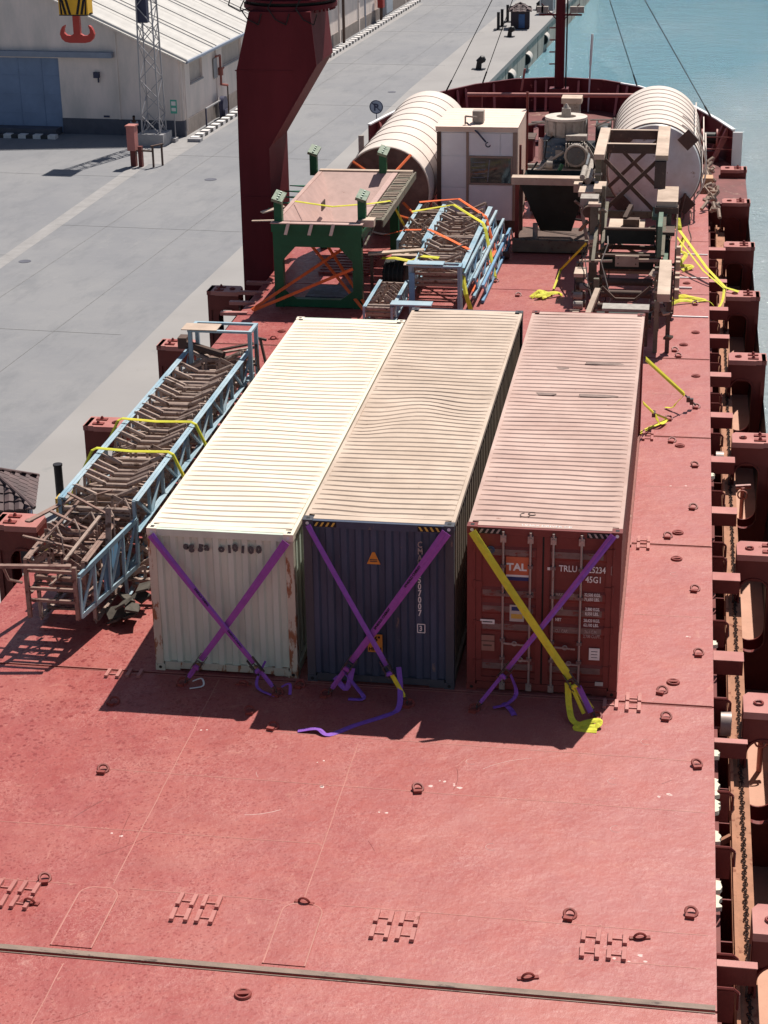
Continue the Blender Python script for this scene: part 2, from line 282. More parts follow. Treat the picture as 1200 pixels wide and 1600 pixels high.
# ------------------------------------------------------------------ mesh building helpers
class MB:
    def __init__(s): s.v = []; s.f = []
    def add(s, vs, fs):
        o = len(s.v); s.v += [tuple(v) for v in vs]; s.f += [tuple(i+o for i in f) for f in fs]; return s
    def box(s, a, b, M=None):
        x0, y0, z0 = a; x1, y1, z1 = b
        vs = [(x0, y0, z0), (x1, y0, z0), (x1, y1, z0), (x0, y1, z0), (x0, y0, z1), (x1, y0, z1), (x1, y1, z1), (x0, y1, z1)]
        if M: vs = [M @ Vector(v) for v in vs]
        return s.add(vs, [(0, 3, 2, 1), (4, 5, 6, 7), (0, 1, 5, 4), (1, 2, 6, 5), (2, 3, 7, 6), (3, 0, 4, 7)])
    def bar(s, p, q, w, h=None, up=(0, 0, 1)):
        """rectangular bar from p to q, w across, h along up"""
        h = h or w; p = Vector(p); q = Vector(q); d = (q-p).normalized(); up = Vector(up)
        if abs(d.dot(up)) > .98: up = Vector((0, 1, 0)) if abs(d.y) < .9 else Vector((1, 0, 0))
        a = d.cross(up).normalized()*w/2; b = d.cross(a).normalized()*h/2
        vs = [p-a-b, p+a-b, p+a+b, p-a+b, q-a-b, q+a-b, q+a+b, q-a+b]
        return s.add(vs, [(0, 3, 2, 1), (4, 5, 6, 7), (0, 1, 5, 4), (1, 2, 6, 5), (2, 3, 7, 6), (3, 0, 4, 7)])
    def angle(s, p, q, w, t=.012, up=(0, 0, 1)):
        """L-section"""
        p = Vector(p); q = Vector(q); d = (q-p).normalized(); up = Vector(up)
        if abs(d.dot(up)) > .98: up = Vector((0, 1, 0))
        a = d.cross(up).normalized(); b = a.cross(d).normalized()
        s.bar(p+a*w/2, q+a*w/2, w, t, b); s.bar(p-b*w/2, q-b*w/2, t, w, b); return s
    def tube(s, p, q, r, n=8, r2=None, caps=True):
        p = Vector(p); q = Vector(q); d = (q-p).normalized(); r2 = r if r2 is None else r2
        a = d.orthogonal().normalized(); b = d.cross(a)
        vs = [p+(a*math.cos(t)+b*math.sin(t))*r for t in [2*math.pi*i/n for i in range(n)]]
        vs += [q+(a*math.cos(t)+b*math.sin(t))*r2 for t in [2*math.pi*i/n for i in range(n)]]
        fs = [(i, (i+1) % n, n+(i+1) % n, n+i) for i in range(n)]
        if caps: fs += [tuple(range(n-1, -1, -1)), tuple(range(n, 2*n))]
        return s.add(vs, fs)
    def path(s, pts, r, n=6):
        for a, b in zip(pts[:-1], pts[1:]): s.tube(a, b, r, n)
        return s
    def torus(s, c, ax, Rr, r, n=16, m=6, a0=0, a1=2*math.pi, ref=None):
        c = Vector(c); ax = Vector(ax).normalized(); u = Vector(ref) if ref else ax.orthogonal(); u = (u-ax*u.dot(ax)).normalized(); v = ax.cross(u)
        full = abs(a1-a0-2*math.pi) < 1e-6; k = n if full else n+1; vs = []
        for i in range(k):
            t = a0+(a1-a0)*i/n; e = u*math.cos(t)+v*math.sin(t)
            for j in range(m):
                p = 2*math.pi*j/m; vs.append(c+e*(Rr+r*math.cos(p))+ax*r*math.sin(p))
        fs = []
        for i in range(n if full else n):
            i2 = (i+1) % k
            for j in range(m): fs.append((i*m+j, i2*m+j, i2*m+(j+1) % m, i*m+(j+1) % m))
        if not full: fs += [tuple(range(m-1, -1, -1)), tuple((k-1)*m+j for j in range(m))]
        return s.add(vs, fs)
    def ribbon(s, pts, w, nrm, t=.008):
        """flat strap of width w following pts; nrm is the face normal"""
        nrm = Vector(nrm).normalized(); P = [Vector(p) for p in pts]; vs = []
        for i, p in enumerate(P):
            d = (P[min(i+1, len(P)-1)]-P[max(i-1, 0)]).normalized(); a = d.cross(nrm).normalized()*w/2; k = a.cross(d).normalized()*t/2
            f = k.normalized()*w*.09*(1+.6*math.sin(i*1.7)); o = a*.25*math.sin(i*.9+len(P))
            vs += [p-a-k, p+o-k+f, p+a-k, p+a+k, p+o+k+f, p-a+k]
        fs = [(5, 4, 3, 2, 1, 0), tuple(6*(len(P)-1)+j for j in range(6))]
        for i in range(len(P)-1):
            for j in range(6): fs.append((6*i+j, 6*i+(j+1) % 6, 6*i+6+(j+1) % 6, 6*i+6+j))
        return s.add(vs, fs)
    def prism(s, poly, a, b, axis='z', M=None):
        """extrude a 2-D polygon from a to b along the axis"""
        def mk(p, h):
            v = {'z': (p[0], p[1], h), 'y': (p[0], h, p[1]), 'x': (h, p[0], p[1])}[axis]
            return M @ Vector(v) if M else v
        n = len(poly); vs = [mk(p, a) for p in poly]+[mk(p, b) for p in poly]
        return s.add(vs, [tuple(range(n-1, -1, -1)), tuple(range(n, 2*n))]+[(i, (i+1) % n, n+(i+1) % n, n+i) for i in range(n)])
    def holed(s, x0, x1, z0, z1, cx, cz, rx, rz0, y0, y1, n=32):
        """plate in the xz plane with a stadium hole, thickness y0..y1; rz0 is the hole's half height"""
        inner = []; outer = []
        for i in range(n):
            t = 2*math.pi*(i+.5)/n; c, q = math.cos(t), math.sin(t)
            inner.append((cx+rx*c, cz+rx*q+(rz0-rx)*(1 if q > 0 else -1)))
            dx, dz = inner[-1][0]-cx, inner[-1][1]-cz; k = 1e9
            if dx > 1e-9: k = min(k, (x1-cx)/dx)
            if dx < -1e-9: k = min(k, (x0-cx)/dx)
            if dz > 1e-9: k = min(k, (z1-cz)/dz)
            if dz < -1e-9: k = min(k, (z0-cz)/dz)
            outer.append((cx+dx*k, cz+dz*k))
        # snap nearest samples to the corners
        for X in (x0, x1):
            for Z in (z0, z1):
                j = min(range(n), key=lambda i: (outer[i][0]-X)**2+(outer[i][1]-Z)**2); outer[j] = (X, Z)
        vs = []
        for y in (y0, y1): vs += [(p[0], y, p[1]) for p in outer]+[(p[0], y, p[1]) for p in inner]
        fs = []
        for i in range(n):
            j = (i+1) % n; fs += [(i, j, n+j, n+i), (2*n+j, 2*n+i, 3*n+i, 3*n+j), (n+i, n+j, 3*n+j, 3*n+i), (j, i, 2*n+i, 2*n+j)]
        return s.add(vs, fs)
    def mesh(s, name, m, smooth=False, off=(0, 0, 0)):
        ox, oy, oz = off
        me = bpy.data.meshes.new(name); me.from_pydata([(x-ox, y-oy, z-oz) for x, y, z in s.v], [], s.f)
        bm = bmesh.new(); bm.from_mesh(me); bmesh.ops.recalc_face_normals(bm, faces=bm.faces); bm.to_mesh(me); bm.free()
        if isinstance(m, (list, tuple)):
            for x in m: me.materials.append(x)
        else: me.materials.append(m)
        if smooth:
            me.polygons.foreach_set('use_smooth', [True]*len(me.polygons))
            try: me.set_sharp_from_angle(angle=R(40))
            except Exception: pass
        me.update(); return me

class Thing:
    """an Empty at the thing's base; parts are given in world coordinates unless local=True"""
    def __init__(s, name, label, cat, loc, group=None, rot=0, local=False, kind=None):
        s.e = bpy.data.objects.new(name, None); s.e.empty_display_size = .2; col.objects.link(s.e)
        s.e.location = loc; s.e.rotation_euler = (0, 0, rot); s.off = (0, 0, 0) if local else tuple(loc)
        if label: s.e['label'] = label
        if cat: s.e['category'] = cat
        if group: s.e['group'] = group
        if kind: s.e['kind'] = kind
    def part(s, name, mb, m, smooth=False, parent=None, label=None, kind=None):
        o = bpy.data.objects.new(name, mb.mesh(name, m, smooth, s.off) if isinstance(mb, MB) else mb)
        col.objects.link(o); o.parent = parent or s.e
        if label: o['label'] = label
        if kind: o['kind'] = kind
        return o
    def inst(s, name, me, loc, rot=(0, 0, 0), parent=None, scale=None):
        o = bpy.data.objects.new(name, me); col.objects.link(o); o.parent = parent or s.e
        o.location = Vector(loc)-Vector(s.off); o.rotation_euler = rot
        if scale: o.scale = scale
        return o
def single(name, mb, m, label, cat, loc, group=None, smooth=False):
    o = bpy.data.objects.new(name, mb.mesh(name, m, smooth, loc)); col.objects.link(o); o.location = loc
    o['label'] = label; o['category'] = cat
    if group: o['group'] = group
    return o
def struct(name, mb, m, smooth=False, parent=None, kind='structure'):
    o = bpy.data.objects.new(name, mb.mesh(name, m, smooth) if isinstance(mb, MB) else mb); col.objects.link(o)
    if parent: o.parent = parent
    elif kind: o['kind'] = kind
    return o
def copy_thing(src, loc, label, rot=None):
    c = src.copy(); col.objects.link(c); c.location = loc; c['label'] = label
    if rot is not None: c.rotation_euler = (0, 0, rot)
    for ch in list(src.children):
        k = ch.copy(); col.objects.link(k); k.parent = c
        for g in list(ch.children):
            h = g.copy(); col.objects.link(h); h.parent = k
    return c

def text_mesh(body, size, m, ext=.002, sx=1., bold=.0, spacing=1.):
    cu = bpy.data.curves.new('lettering', 'FONT'); cu.body = body; cu.size = size; cu.extrude = ext; cu.offset = bold; cu.resolution_u = 2; cu.space_character = spacing
    o = bpy.data.objects.new('lettering', cu); col.objects.link(o)
    dg = bpy.context.evaluated_depsgraph_get(); dg.update()
    me = bpy.data.meshes.new_from_object(o.evaluated_get(dg)); bpy.data.objects.remove(o)
    if sx != 1:
        for v in me.vertices: v.co.x *= sx
    me.materials.clear(); me.materials.append(m); return me
FRONT = (R(90), 0, 0)      # text facing -y

# ------------------------------------------------------------------ water, quay
b = MB(); b.add([(-2500, -300, -10.3), (2500, -300, -10.3), (2500, 3000, -10.3), (-2500, 3000, -10.3)], [(0, 1, 2, 3)])
struct('sea', b, M_WATER)
QE = [(-14.6, -200), (-14.2, 10), (-13.6, 50), (-11.73, 105.3), (-9.38, 147.5), (2.3, 357)]
quay = MB(); poly = QE+[(-600, 357), (-600, -200)]
n = len(poly); quay.add([(x, y, -8) for x, y in poly]+[(x, y, -14) for x, y in poly], [tuple(range(n))]+[(i, (i+1) % n, n+(i+1) % n, n+i) for i in range(n)])
q_o = struct('quay', quay, M_QUAY)
b = MB()
for (xa, ya), (xb, yb) in zip(QE[:-1], QE[1:]):
    b.add([(xa, ya, -7.996), (xb, yb, -7.996), (xb-4.8, yb+.4, -7.996), (xa-4.8, ya+.4, -7.996)], [(0, 1, 2, 3)])
struct('quay_apron', b, M_APRON)
b = MB()
def lerp(a, c, t): return tuple(x+(y-x)*t for x, y in zip(a, c))
b.add([(-29.6, 30, -7.996), (-28.95, 30, -7.996), (-28.15, 78, -7.996), (-29.0, 78, -7.996)], [(0, 1, 2, 3)])
b.add([(-29.0, 78.05, -7.996), (-27.2, 78.05, -7.996), (-22.4, 154, -7.996), (-23.6, 154, -7.996), (-27.2, 89, -7.996), (-31.5, 88, -7.996)], [(0, 1, 2, 3, 4, 5)])
struct('concrete_strip', b, M_STRIP)
# slab joints: fine raised sealant lines on the apron and yard
b = MB()
th = R(-3.4); U_ = Vector((math.cos(th), math.sin(th), 0)); V_ = Vector((-math.sin(th), math.cos(th), 0))
def Qw(u, v, z=-8.): return Vector((-28.2, 86.5, 0))+U_*u+V_*v+Vector((0, 0, z))
for v in range(-60, 120, 18):
    b.bar(Qw(.8, v+.3, -7.994), Qw(11.0, v+.3, -7.994), .03, .004)
for u in (3.6, 8.0): b.bar(Qw(u, -80, -7.994), Qw(u, 150, -7.994), .03, .004)
for v in (-30, -12, -48): b.bar(Qw(-20, v, -7.994), Qw(1., v, -7.994), .03, .004)
struct('slab_joint', b, mat('joint_sealant', (.205, .20, .20), .9, var=.2))
b = MB()
for (u, v, r_) in ((5.5, -12, .35), (9.5, 18, .3), (2.2, -31, .3)):
    b.tube(Qw(u, v, -7.999), Qw(u, v, -7.985), r_, 18)
struct('manhole_cover', b, M_PLINTH)
# quay wall: coping and piers
cop = MB(); face = MB()
for (xa, ya), (xb, yb) in zip(QE[1:-1], QE[2:]):
    L_ = math.hypot(xb-xa, yb-ya); k = int(L_/6)
    for i in range(k):
        p = lerp((xa, ya), (xb, yb), i/k); q = lerp((xa, ya), (xb, yb), (i+.94)/k)
        face.add([(p[0]+.02, p[1], -8.35), (q[0]+.02, q[1], -8.35), (q[0]+.02, q[1], -14), (p[0]+.02, p[1], -14), (p[0]+.25, p[1], -8.35), (q[0]+.25, q[1], -8.35), (q[0]+.25, q[1], -14), (p[0]+.25, p[1], -14)], [(4, 5, 6, 7), (0, 1, 5, 4), (0, 4, 7, 3), (1, 5, 6, 2)])
    cop.add([(xa-.5, ya, -7.97), (xb-.5, yb, -7.97), (xb+.35, yb, -7.97), (xa+.35, ya, -7.97), (xa+.35, ya, -8.3), (xb+.35, yb, -8.3), (xa-.5, ya, -8.3), (xb-.5, yb, -8.3)], [(0, 1, 2, 3), (3, 2, 5, 4), (0, 6, 7, 1)])
struct('wall_pier', face, M_QFACE, parent=q_o); struct('quay_coping', cop, M_APRON, parent=q_o)

# ------------------------------------------------------------------ ship: hull, side decks, hatch
XS, XP, XC = 3.98, -8.78, -2.4            # hatch starboard and port edge, centre line
bow = [(5.35, 41.6), (4.93, 43.4), (4.35, 45.5), (3.45, 48.2), (2.3, 50.9), (1.1, 52.9), (-.5, 54.4), (-2.4, 54.95), (-4.3, 54.4), (-5.9, 52.9), (-7.1, 50.9), (-7.95, 48.2), (-8.55, 45.5), (-8.95, 43.4), (-9.35, 41.6)]
hull = MB(); ring = [(5.36, -60)]+bow+[(-10.16, -60)]; n = len(ring)
def low(p): return (XC+(p[0]-XC)*(.985 if p[1] < 41 else .9), p[1]-(0 if p[1] < 41 else (p[1]-41)*.12))
hull.add([(x, y, -2.9 if y < 41 else -.35) for x, y in ring]+[(*low(p), -12) for p in ring], [(i, (i+1) % n, n+(i+1) % n, n+i) for i in range(n)])
hl = struct('ship_hull', hull, mat('hull_black', (.03, .03, .035), .4, var=.1, rust=(.2, .07, .05), ramt=.1))
b = MB()
for xa, xb in ((XS+.1, 5.36), (-10.16, XP-.1)): b.add([(xa, -60, -2.9), (xb, -60, -2.9), (xb, 41.8, -2.9), (xa, 41.8, -2.9)], [(0, 1, 2, 3)])
struct('side_deck', b, M_FLOOR)
b = MB(); b.add([(x, y, -.3) for x, y in bow]+[(-9.6, 36.9, -.3), (5.35, 36.9, -.3)][::1], [tuple(range(len(bow)+2))])
b.add([(-10.15, 36.9, -.3), (5.35, 36.9, -.3), (5.35, 36.9, -2.9), (-10.15, 36.9, -2.9)], [(0, 1, 2, 3)])
struct('forecastle_deck', b, mat('forecastle_maroon_deck', (.20, .06, .055), .6, var=.3, vscale=1.5, rust=(.30, .17, .13), ramt=.25, rscale=1.5))
b = MB()
for x0, x1 in ((XS-.02, XS+.12), (XP-.12, XP+.02)): b.box((x0, -60, -2.9), (x1, 36.8, -1.0))
coam = struct('hatch_coaming', b, M_RED)
# stiffener brackets on the starboard coaming
br = MB(); br.prism([(0, 0), (.42, 0), (.42, -.1), (.12, -1.2), (0, -1.2)], -.012, .012, 'y'); brm = br.mesh('coaming_bracket', M_RED)
for i in range(46):
    o = bpy.data.objects.new('coaming_bracket', brm); col.objects.link(o); o.parent = coam; o.location = (XS+.125, -10+i*1.02, -1.05)

# the ship's own white bridge front, aft of the hatch: sunlit, it throws light forward onto the cargo
b = MB(); b.box((-9.4, -44, -2.9), (4.6, -31.0, 10.5)); b.box((-10, -43, 10.5), (5.2, -31.6, 13.2))
sup = struct('ship_superstructure', b, mat('bridge_white_paint', (.80, .80, .79), .5, var=.05, rust=(.5, .3, .2), ramt=.03))
b = MB()
for z in (1.2, 4.2, 7.2):
    for i in range(6): b.box((-8.6+i*2.2, -30.99, z), (-7.8+i*2.2, -30.95, z+.9))
for i in range(9): b.box((-9.3+i*1.6, -31.59, 11.5), (-8.1+i*1.6, -31.55, 12.6))
struct('bridge_window', b, M_GLASS, parent=sup)
# hatch covers: one panel after another, gaps at the joints
hatch = Thing('hatch_deck', None, None, (XC, 0, 0), kind='structure')
joints = [-60, -7.85, -.1, 6.35, 12.44, 18.2, 24.2, 30.3, 37.0]
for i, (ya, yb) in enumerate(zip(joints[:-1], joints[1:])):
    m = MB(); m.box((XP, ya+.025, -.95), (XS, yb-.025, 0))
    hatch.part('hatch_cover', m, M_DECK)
m = MB(); m.box((XP, -7.89, .001), (XS-.02, -7.875, .010)); m.box((XP, -7.825, .001), (XS-.02, -7.73, .012))
hatch.part('seal_strip', m, M_BARE)
for y in (-.1, 6.35, 12.44, 18.2):
    m = MB(); m.box((XP, y+.03, .001), (XS-.02, y+.042, .006)); m.box((XP, y-.042, .001), (XS-.02, y-.03, .006)); hatch.part('joint_lip', m, M_WELD)
for y in (21.9, 25.9, 28.6):
    m = MB(); m.box((3.0, y, .001), (XS-.03, y+.06, .03)); hatch.part('white_batten', m, M_WRAIL)
for y in (26.9, 24.75):
    m = MB(); m.box((2.9, y, .001), (3.5, y+.05, .05)); hatch.part('white_batten', m, M_WRAIL)
# weld seams and rounded doubler plates
def seam(p, q, wd=.016): 
    m = MB(); k = 14; P = [lerp(p, q, i/k) for i in range(k+1)]; P = [(x+random.uniform(-.006, .006), y+random.uniform(-.006, .006), .0015) for x, y in P]
    m.ribbon(P, wd, (0, 0, 1), .002)
    L0 = math.hypot(q[0]-p[0], q[1]-p[1])
    for i in range(int(L0*9)):
        t_ = random.random(); x, y = p[0]+(q[0]-p[0])*t_+random.gauss(0, .03), p[1]+(q[1]-p[1])*t_+random.gauss(0, .03); r0 = random.uniform(.004, .018)
        m.prism([(x+r0*math.cos(a)*random.uniform(.6, 1.8), y+r0*math.sin(a)*random.uniform(.6, 1.2)) for a in [2*math.pi*k/6 for k in range(6)]], .0003, .0018)
    hatch.part('weld_seam', m, M_WELD, kind='stuff')
for p, q in [((XP, -6.3), (-4.6, -6.28)), ((-3.85, -6.28), (-1.85, -6.28)), ((-.95, -6.28), (XS-.1, -6.28)), ((-1.45, -6.2), (-1.45, -2.0)), ((-5.2, -3.25), (XS-.1, -3.3)), ((-4.1, -6.2), (-4.1, -.2)),
             ((XP, -4.9), (-1.5, -4.85)), ((-4.2, -8), (-4.2, -13)), ((-3, -1.8), (XS-.2, -1.85)), ((2.7, -7.0), (XS-.2, -7.0)), ((2.6, 3.2), (XS-.1, 3.2)), ((2.6, 9.4), (XS-.1, 9.4)), ((2.6, 15.4), (XS-.1, 15.4))]:
    seam(p, q)
for cx in (-4.22, -1.42):
    r, hw = .2, .27;  P = [(cx-hw, -7.66)]+[(cx-hw+r-r*math.cos(t), -6.52+r*math.sin(t)) for t in [math.pi/2*i/5 for i in range(6)]]+[(cx+hw-r+r*math.sin(t), -6.52+r*math.cos(t)) for t in [math.pi/2*i/5 for i in range(6)]]+[(cx+hw, -7.66)]
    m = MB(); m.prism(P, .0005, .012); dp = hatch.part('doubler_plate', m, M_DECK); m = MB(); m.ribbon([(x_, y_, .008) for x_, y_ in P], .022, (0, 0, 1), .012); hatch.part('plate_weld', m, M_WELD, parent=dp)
# lashing D-rings
rm = MB(); rm.torus((0, 0, .035), (.25, -.45, 1), .076, .022, 18, 6); rm.box((-.07, -.125, 0), (.05, -.06, .05)); ringA = rm.mesh('lashing_ring', M_RING, True)
rm = MB(); rm.torus((0, 0, .01), (0, 1, .15), .075, .017, 12, 6, math.pi, 2*math.pi, ref=(1, 0, 0)); rm.box((-.135, -.03, 0), (.135, .03, .022)); ringB = rm.mesh('lashing_ring', M_RING, True)
rm = MB(); rm.torus((0, 0, .014), (0, 0, 1), .09, .022, 18, 6); rm.box((-.075, -.02, 0), (.075, .045, .035)); ringC = rm.mesh('lashing_ring', M_RING, True)
spots = [(-5.13, -3.31, 0), (-.34, -3.22, 0), (-1.43, -6.29, 1), (-1.79, -8.32, 2), (2.09, -6.11, 0), (3.01, -6.47, 1), (3.66, -5.84, 0), (1.66, -7.5, 1), (3.72, -1.97, 0), (3.24, -.55, 0), (3.16, .32, 0), (3.33, .66, 2), (3.74, 1.76, 0), (3.67, 4.34, 0), (3.32, 5.69, 2), (3.33, 6.96, 2), (3.14, 6.75, 0), (3.62, 8.29, 0), (3.64, 10.69, 0), (3.31, 11.87, 2), (3.14, 12.14, 0), (-5.05, -6.24, 0), (-5.07, -6.8, 1), (3.64, 16.83, 2), (3.2, 18.39, 0), (3.32, 19.38, 2), (3.62, 20.5, 2), (3.11, 18.87, 0), (3.35, 25.35, 2), (3.13, 24.17, 0), (-3.35, -1.21, 0), (-2.86, -1.67, 0), (-2.72, -.24, 0), (-3.66, -.32, 1), (-7.25, 19.43, 2), (-7.32, 18.73, 1), (-1.32, 23.57, 0), (-4.67, -.41, 0), (-.85, -.66, 0), (-2.24, -.5, 0), (2.15, -.68, 0), (.21, -.68, 0), (-3.02, -.57, 0), (3.66, 14.5, 0), (3.04, 13.6, 0), (-2.1, 24.99, 0), (-.41, 23.7, 0), (3.6, 23.2, 0), (-5.6, -1.2, 0), (-7.6, -5.0, 0)]
for x, y, k in spots:
    hatch.inst('lashing_ring', (ringA, ringB, ringC)[k], (x, y, 0), (0, 0, random.uniform(-.3, .3)))
for x, y in ((2.95, -1.35), (2.6, -3.9), (.35, -2.3), (3.1, .05), (.9, -4.6), (3.3, 5.0), (2.5, -2.6)):   # pale scrape rings where old fittings stood
    m = MB(); m.torus((x, y, 0), (0, 0, 1), .085, .0035, 14, 4, .6, 4.6); hatch.part('weld_scar', m, mat('weld_scar_pale', (.66, .46, .42), .6, var=.1))
chip = mat('weld_scar_pale', (.66, .46, .42), .6)
rnd = random.Random(77)
for (cx, cy, n_, rr) in ((.05, -3.0, 6, .22), (-1.75, -3.35, 2, .1), (-1.9, -2.6, 2, .08), (-.75, -3.9, 2, .1), (3.2, -2.9, 3, .15), (-3.9, -1.9, 2, .1), (2.9, -6.9, 4, .2), (3.5, 2.4, 2, .1), (3.3, 9.5, 2, .2), (-4.6, -5.0, 2, .3), (1.2, -9.3, 3, .3), (-2.9, -9.0, 3, .4)):
    for k in range(n_):
        x, y = cx+rnd.uniform(-rr, rr), cy+rnd.uniform(-rr, rr)*.5; r0 = rnd.uniform(.012, .04)
        m = MB(); m.prism([(x+r0*math.cos(a)*rnd.uniform(.6, 1.3), y+r0*math.sin(a)*rnd.uniform(.6, 1.2)) for a in [2*math.pi*i/9 for i in range(9)]], .0003, .0016); hatch.part('paint_chip', m, chip)
for k in range(26):      # long faint scrapes left by dragged gear
    x, y = rnd.uniform(-7, 3.6), rnd.choice((rnd.uniform(-12, -1.9), rnd.uniform(-6, -1.9))); a = rnd.uniform(0, math.pi); l = rnd.uniform(.15, .9); q = rnd.uniform(-.3, .3)
    m = MB(); m.ribbon([(x+l*t*math.cos(a+q*t), y+l*t*math.sin(a+q*t), .0008) for t in (0, .25, .5, .75, 1)], rnd.uniform(.004, .010), (0, 0, 1), .001); hatch.part('scrape', m, rnd.choice((chip, M_WELD, M_WELD, M_RED)))
sm = MB()
for s in (-1, 1):
    sm.box((s*.095-.028, -.13, 0), (s*.095+.028, .13, .05))
sm.box((-.095, -.012, 0), (.095, .012, .018))
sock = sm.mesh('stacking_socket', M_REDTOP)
for cx, cy in ((-5.35, -6.66), (-2.82, -6.64), (-.15, -6.66), (2.56, -6.70)):
    for dx in (-.17, .17):
        for dy in (-.17, .17): hatch.inst('stacking_socket', sock, (cx+dx, cy+dy, 0), (0, 0, random.uniform(-.03, .03)))
for cx, cy in ((2.71, .02), (2.71, -.3), (2.35, -.25), (-5.55, -.2), (2.68, 6.5), (2.68, 6.18), (2.33, 6.3), (2.6, 12.6), (2.6, 12.25), (-5.9, -.25)): hatch.inst('stacking_socket', sock, (cx, cy, 0))

# cover-edge brackets, loops and wheels on the starboard side; the rail and chain they run along
for y in (29.3, 25.6, 22.7, 20.1, 16.9, 13.9, 11.0, 8.1, 4.86, 1.6, -1.2, -6.9):
    wy = .33 if y not in (-1.2, -6.9) else .12
    m = MB(); m.box((XS+.004, y, -.28), (XS+.50, y+wy, -.016)); bk_ = hatch.part('cover_bracket', m, M_RED); m = MB(); m.box((XS+.004, y-.01, -.0155), (XS+.51, y+wy+.01, -.003)); hatch.part('bracket_top', m, M_REDTOP, parent=bk_)  # top plate paler than the body, its sunlit look put into the colour
lm = MB(); lm.path([(0, 0, 0), (.2, 0, 0), (.27, 0, -.06), (.27, 0, -.3)], .022, 6); lm.box((0, -.02, -.5), (.22, .02, -.02)); loopm = lm.mesh('edge_handle', M_RED)
for y in (28.3, 27.4, 24.6, 21.7, 18.9, 18.1, 15.7, 15.0, 12.9, 9.4, 6.7, 6.0, 3.2, .3, -2.6, -4.1, -6.6, -7.3):
    hatch.inst('edge_handle', loopm, (XS+.004, y, -.05))
for y in (.15, 12.2):
    m = MB(); m.tube((XS+.13, y, -.42), (XS+.30, y, -.42), .2, 20); hatch.part('cover_wheel', m, M_ROD, True)
for y, l in ((-3.2, .35), (-2.75, .5), (-4.0, .3), (-5.2, .25), (-5.6, .3), (-1.6, .2), (10.2, .2), (2.2, .18)):
    m = MB(); P = [(XS+.004, y)]+[(XS+.03+random.uniform(.0, .06), y+l*(j+.5)/7) for j in range(7)]+[(XS+.004, y+l)]; m.prism(P, -.1, -.03); hatch.part('torn_seal', m, mat('white_seal', (.74, .66, .52), .9, var=.15))
for sgn, x0 in ((1, 4.27), (-1, -9.38)):
    b = MB(); b.box((x0, -20, -1.25), (x0+.31, 36.5, -1.02)); b.box((x0+.02, -20, -1.018), (x0+.07, 36.5, -.95)); b.box((x0+.1, -20, -2.9), (x0+.16, 36.5, -1.25))
    tr = struct('cover_rail', b, M_TRACK)
    ch = MB()
    for i in range(460):
        y = -9+i*.075; ch.torus((x0+.19+.01*math.sin(i*1.3), y, -1.0), (0, 0, 1) if i % 2 else (1, 0, .6), .034, .011, 6, 4)
    if sgn == 1: struct('drive_chain', ch, M_CHAIN, parent=tr)['kind'] = 'stuff'
b = MB()
for i, y in enumerate([24.5+.55*k for k in range(3)]+[1.1, 7.7, 14.6, -2.4]): b.bar((4.05, y, -1.1), (4.28, y+.1, -1.0), .06, .1)
struct('rail_lug', b, M_TRACK, parent=tr)

# ------------------------------------------------------------------ container stanchions along both sides
def stanchion(x, y, side, label, first=[None, None]):
    k = 0 if side > 0 else 1
    if first[k] is None:
        t = Thing('container_stanchion', label, 'stanchion', (x, y, -2.9), 'container stanchions along the ship sides', local=True)
        s = side; X = lambda a: s*a
        def bx(m, x0, x1, y0, y1, z0, z1): m.box((min(X(x0), X(x1)), y0, z0), (max(X(x0), X(x1)), y1, z1)); return m
        w_ = MB()
        for ya, yb in ((0.02, .05), (.50, .53)):
            if s > 0: w_.holed(-.02, .86, 0.001, 2.86, .29, 1.62, .27, .78, ya, yb)
            else: w_.holed(-.86, .02, 0.001, 2.86, -.29, 1.62, .27, .78, ya, yb)
        t.part('web_plate', w_, M_RED)
        rim = MB(); P = [(s*.29+.275*math.cos(a), 1.62+.275*math.sin(a)+.51*(1 if math.sin(a) > 0 else -1)) for a in [2*math.pi*(i+.5)/28 for i in range(28)]]
        for i in range(28):
            a, c = P[i], P[(i+1) % 28]; rim.bar((a[0], .0, a[1]), (c[0], .0, c[1]), .03, .10, (0, 1, 0))
        t.part('opening_rim', rim, M_RED)
        t.part('outer_post', bx(MB(), .76, .86, -.02, .55, 0, 2.9), M_RED)
        t.part('inner_post', bx(MB(), -.06, -.024, .0, .55, 0, 2.85), M_RED)
        p = MB(); P = [(X(-.06), -.06), (X(.62), -.06), (X(.62), -.02), (X(.88), -.02), (X(.88), .62), (X(.02), .62), (X(-.06), .5)]
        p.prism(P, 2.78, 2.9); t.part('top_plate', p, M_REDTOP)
        t.part('top_box', bx(MB(), -.05, .85, -.03, .015, 2.35, 2.775), M_RED)
        for yy in (.12, .42):
            f = MB(); f.box((X(.55)-.13, yy-.06, 2.901), (X(.55)+.13, yy+.06, 2.93)); f.tube((X(.55), yy, 2.93), (X(.55), yy, 2.99), .05, 8, .02); t.part('twistlock_cone', f, M_RING)
        f = MB(); f.torus((X(.18), .25, 2.92), (0, 0, 1), .07, .018, 12, 5); t.part('lashing_ring', f, M_RING)
        l = MB(); l.bar((X(-.09), -.03, .1), (X(-.09), -.03, 2.7), .03)
        for z in (.6, 1.2, 1.8, 2.4): l.bar((X(-.09), -.03, z), (X(-.03), .0, z), .03)
        t.part('grab_rail', l, M_BROWN)
        l = MB(); l.prism([(.0, 0), (.9, 0), (0, 1.3)], X(.80)-.015, X(.80)+.015, 'x'); l.v = [(vx, vy+.55, vz) for vx, vy, vz in l.v]; t.part('gusset', l, M_RED)
        first[k] = t.e; return t.e
    return copy_thing(first[k], (x, y, -2.9), label)
ordn = ['nearest', 'second', 'third', 'fourth', 'fifth', 'sixth', 'seventh', 'eighth', 'ninth', 'tenth']
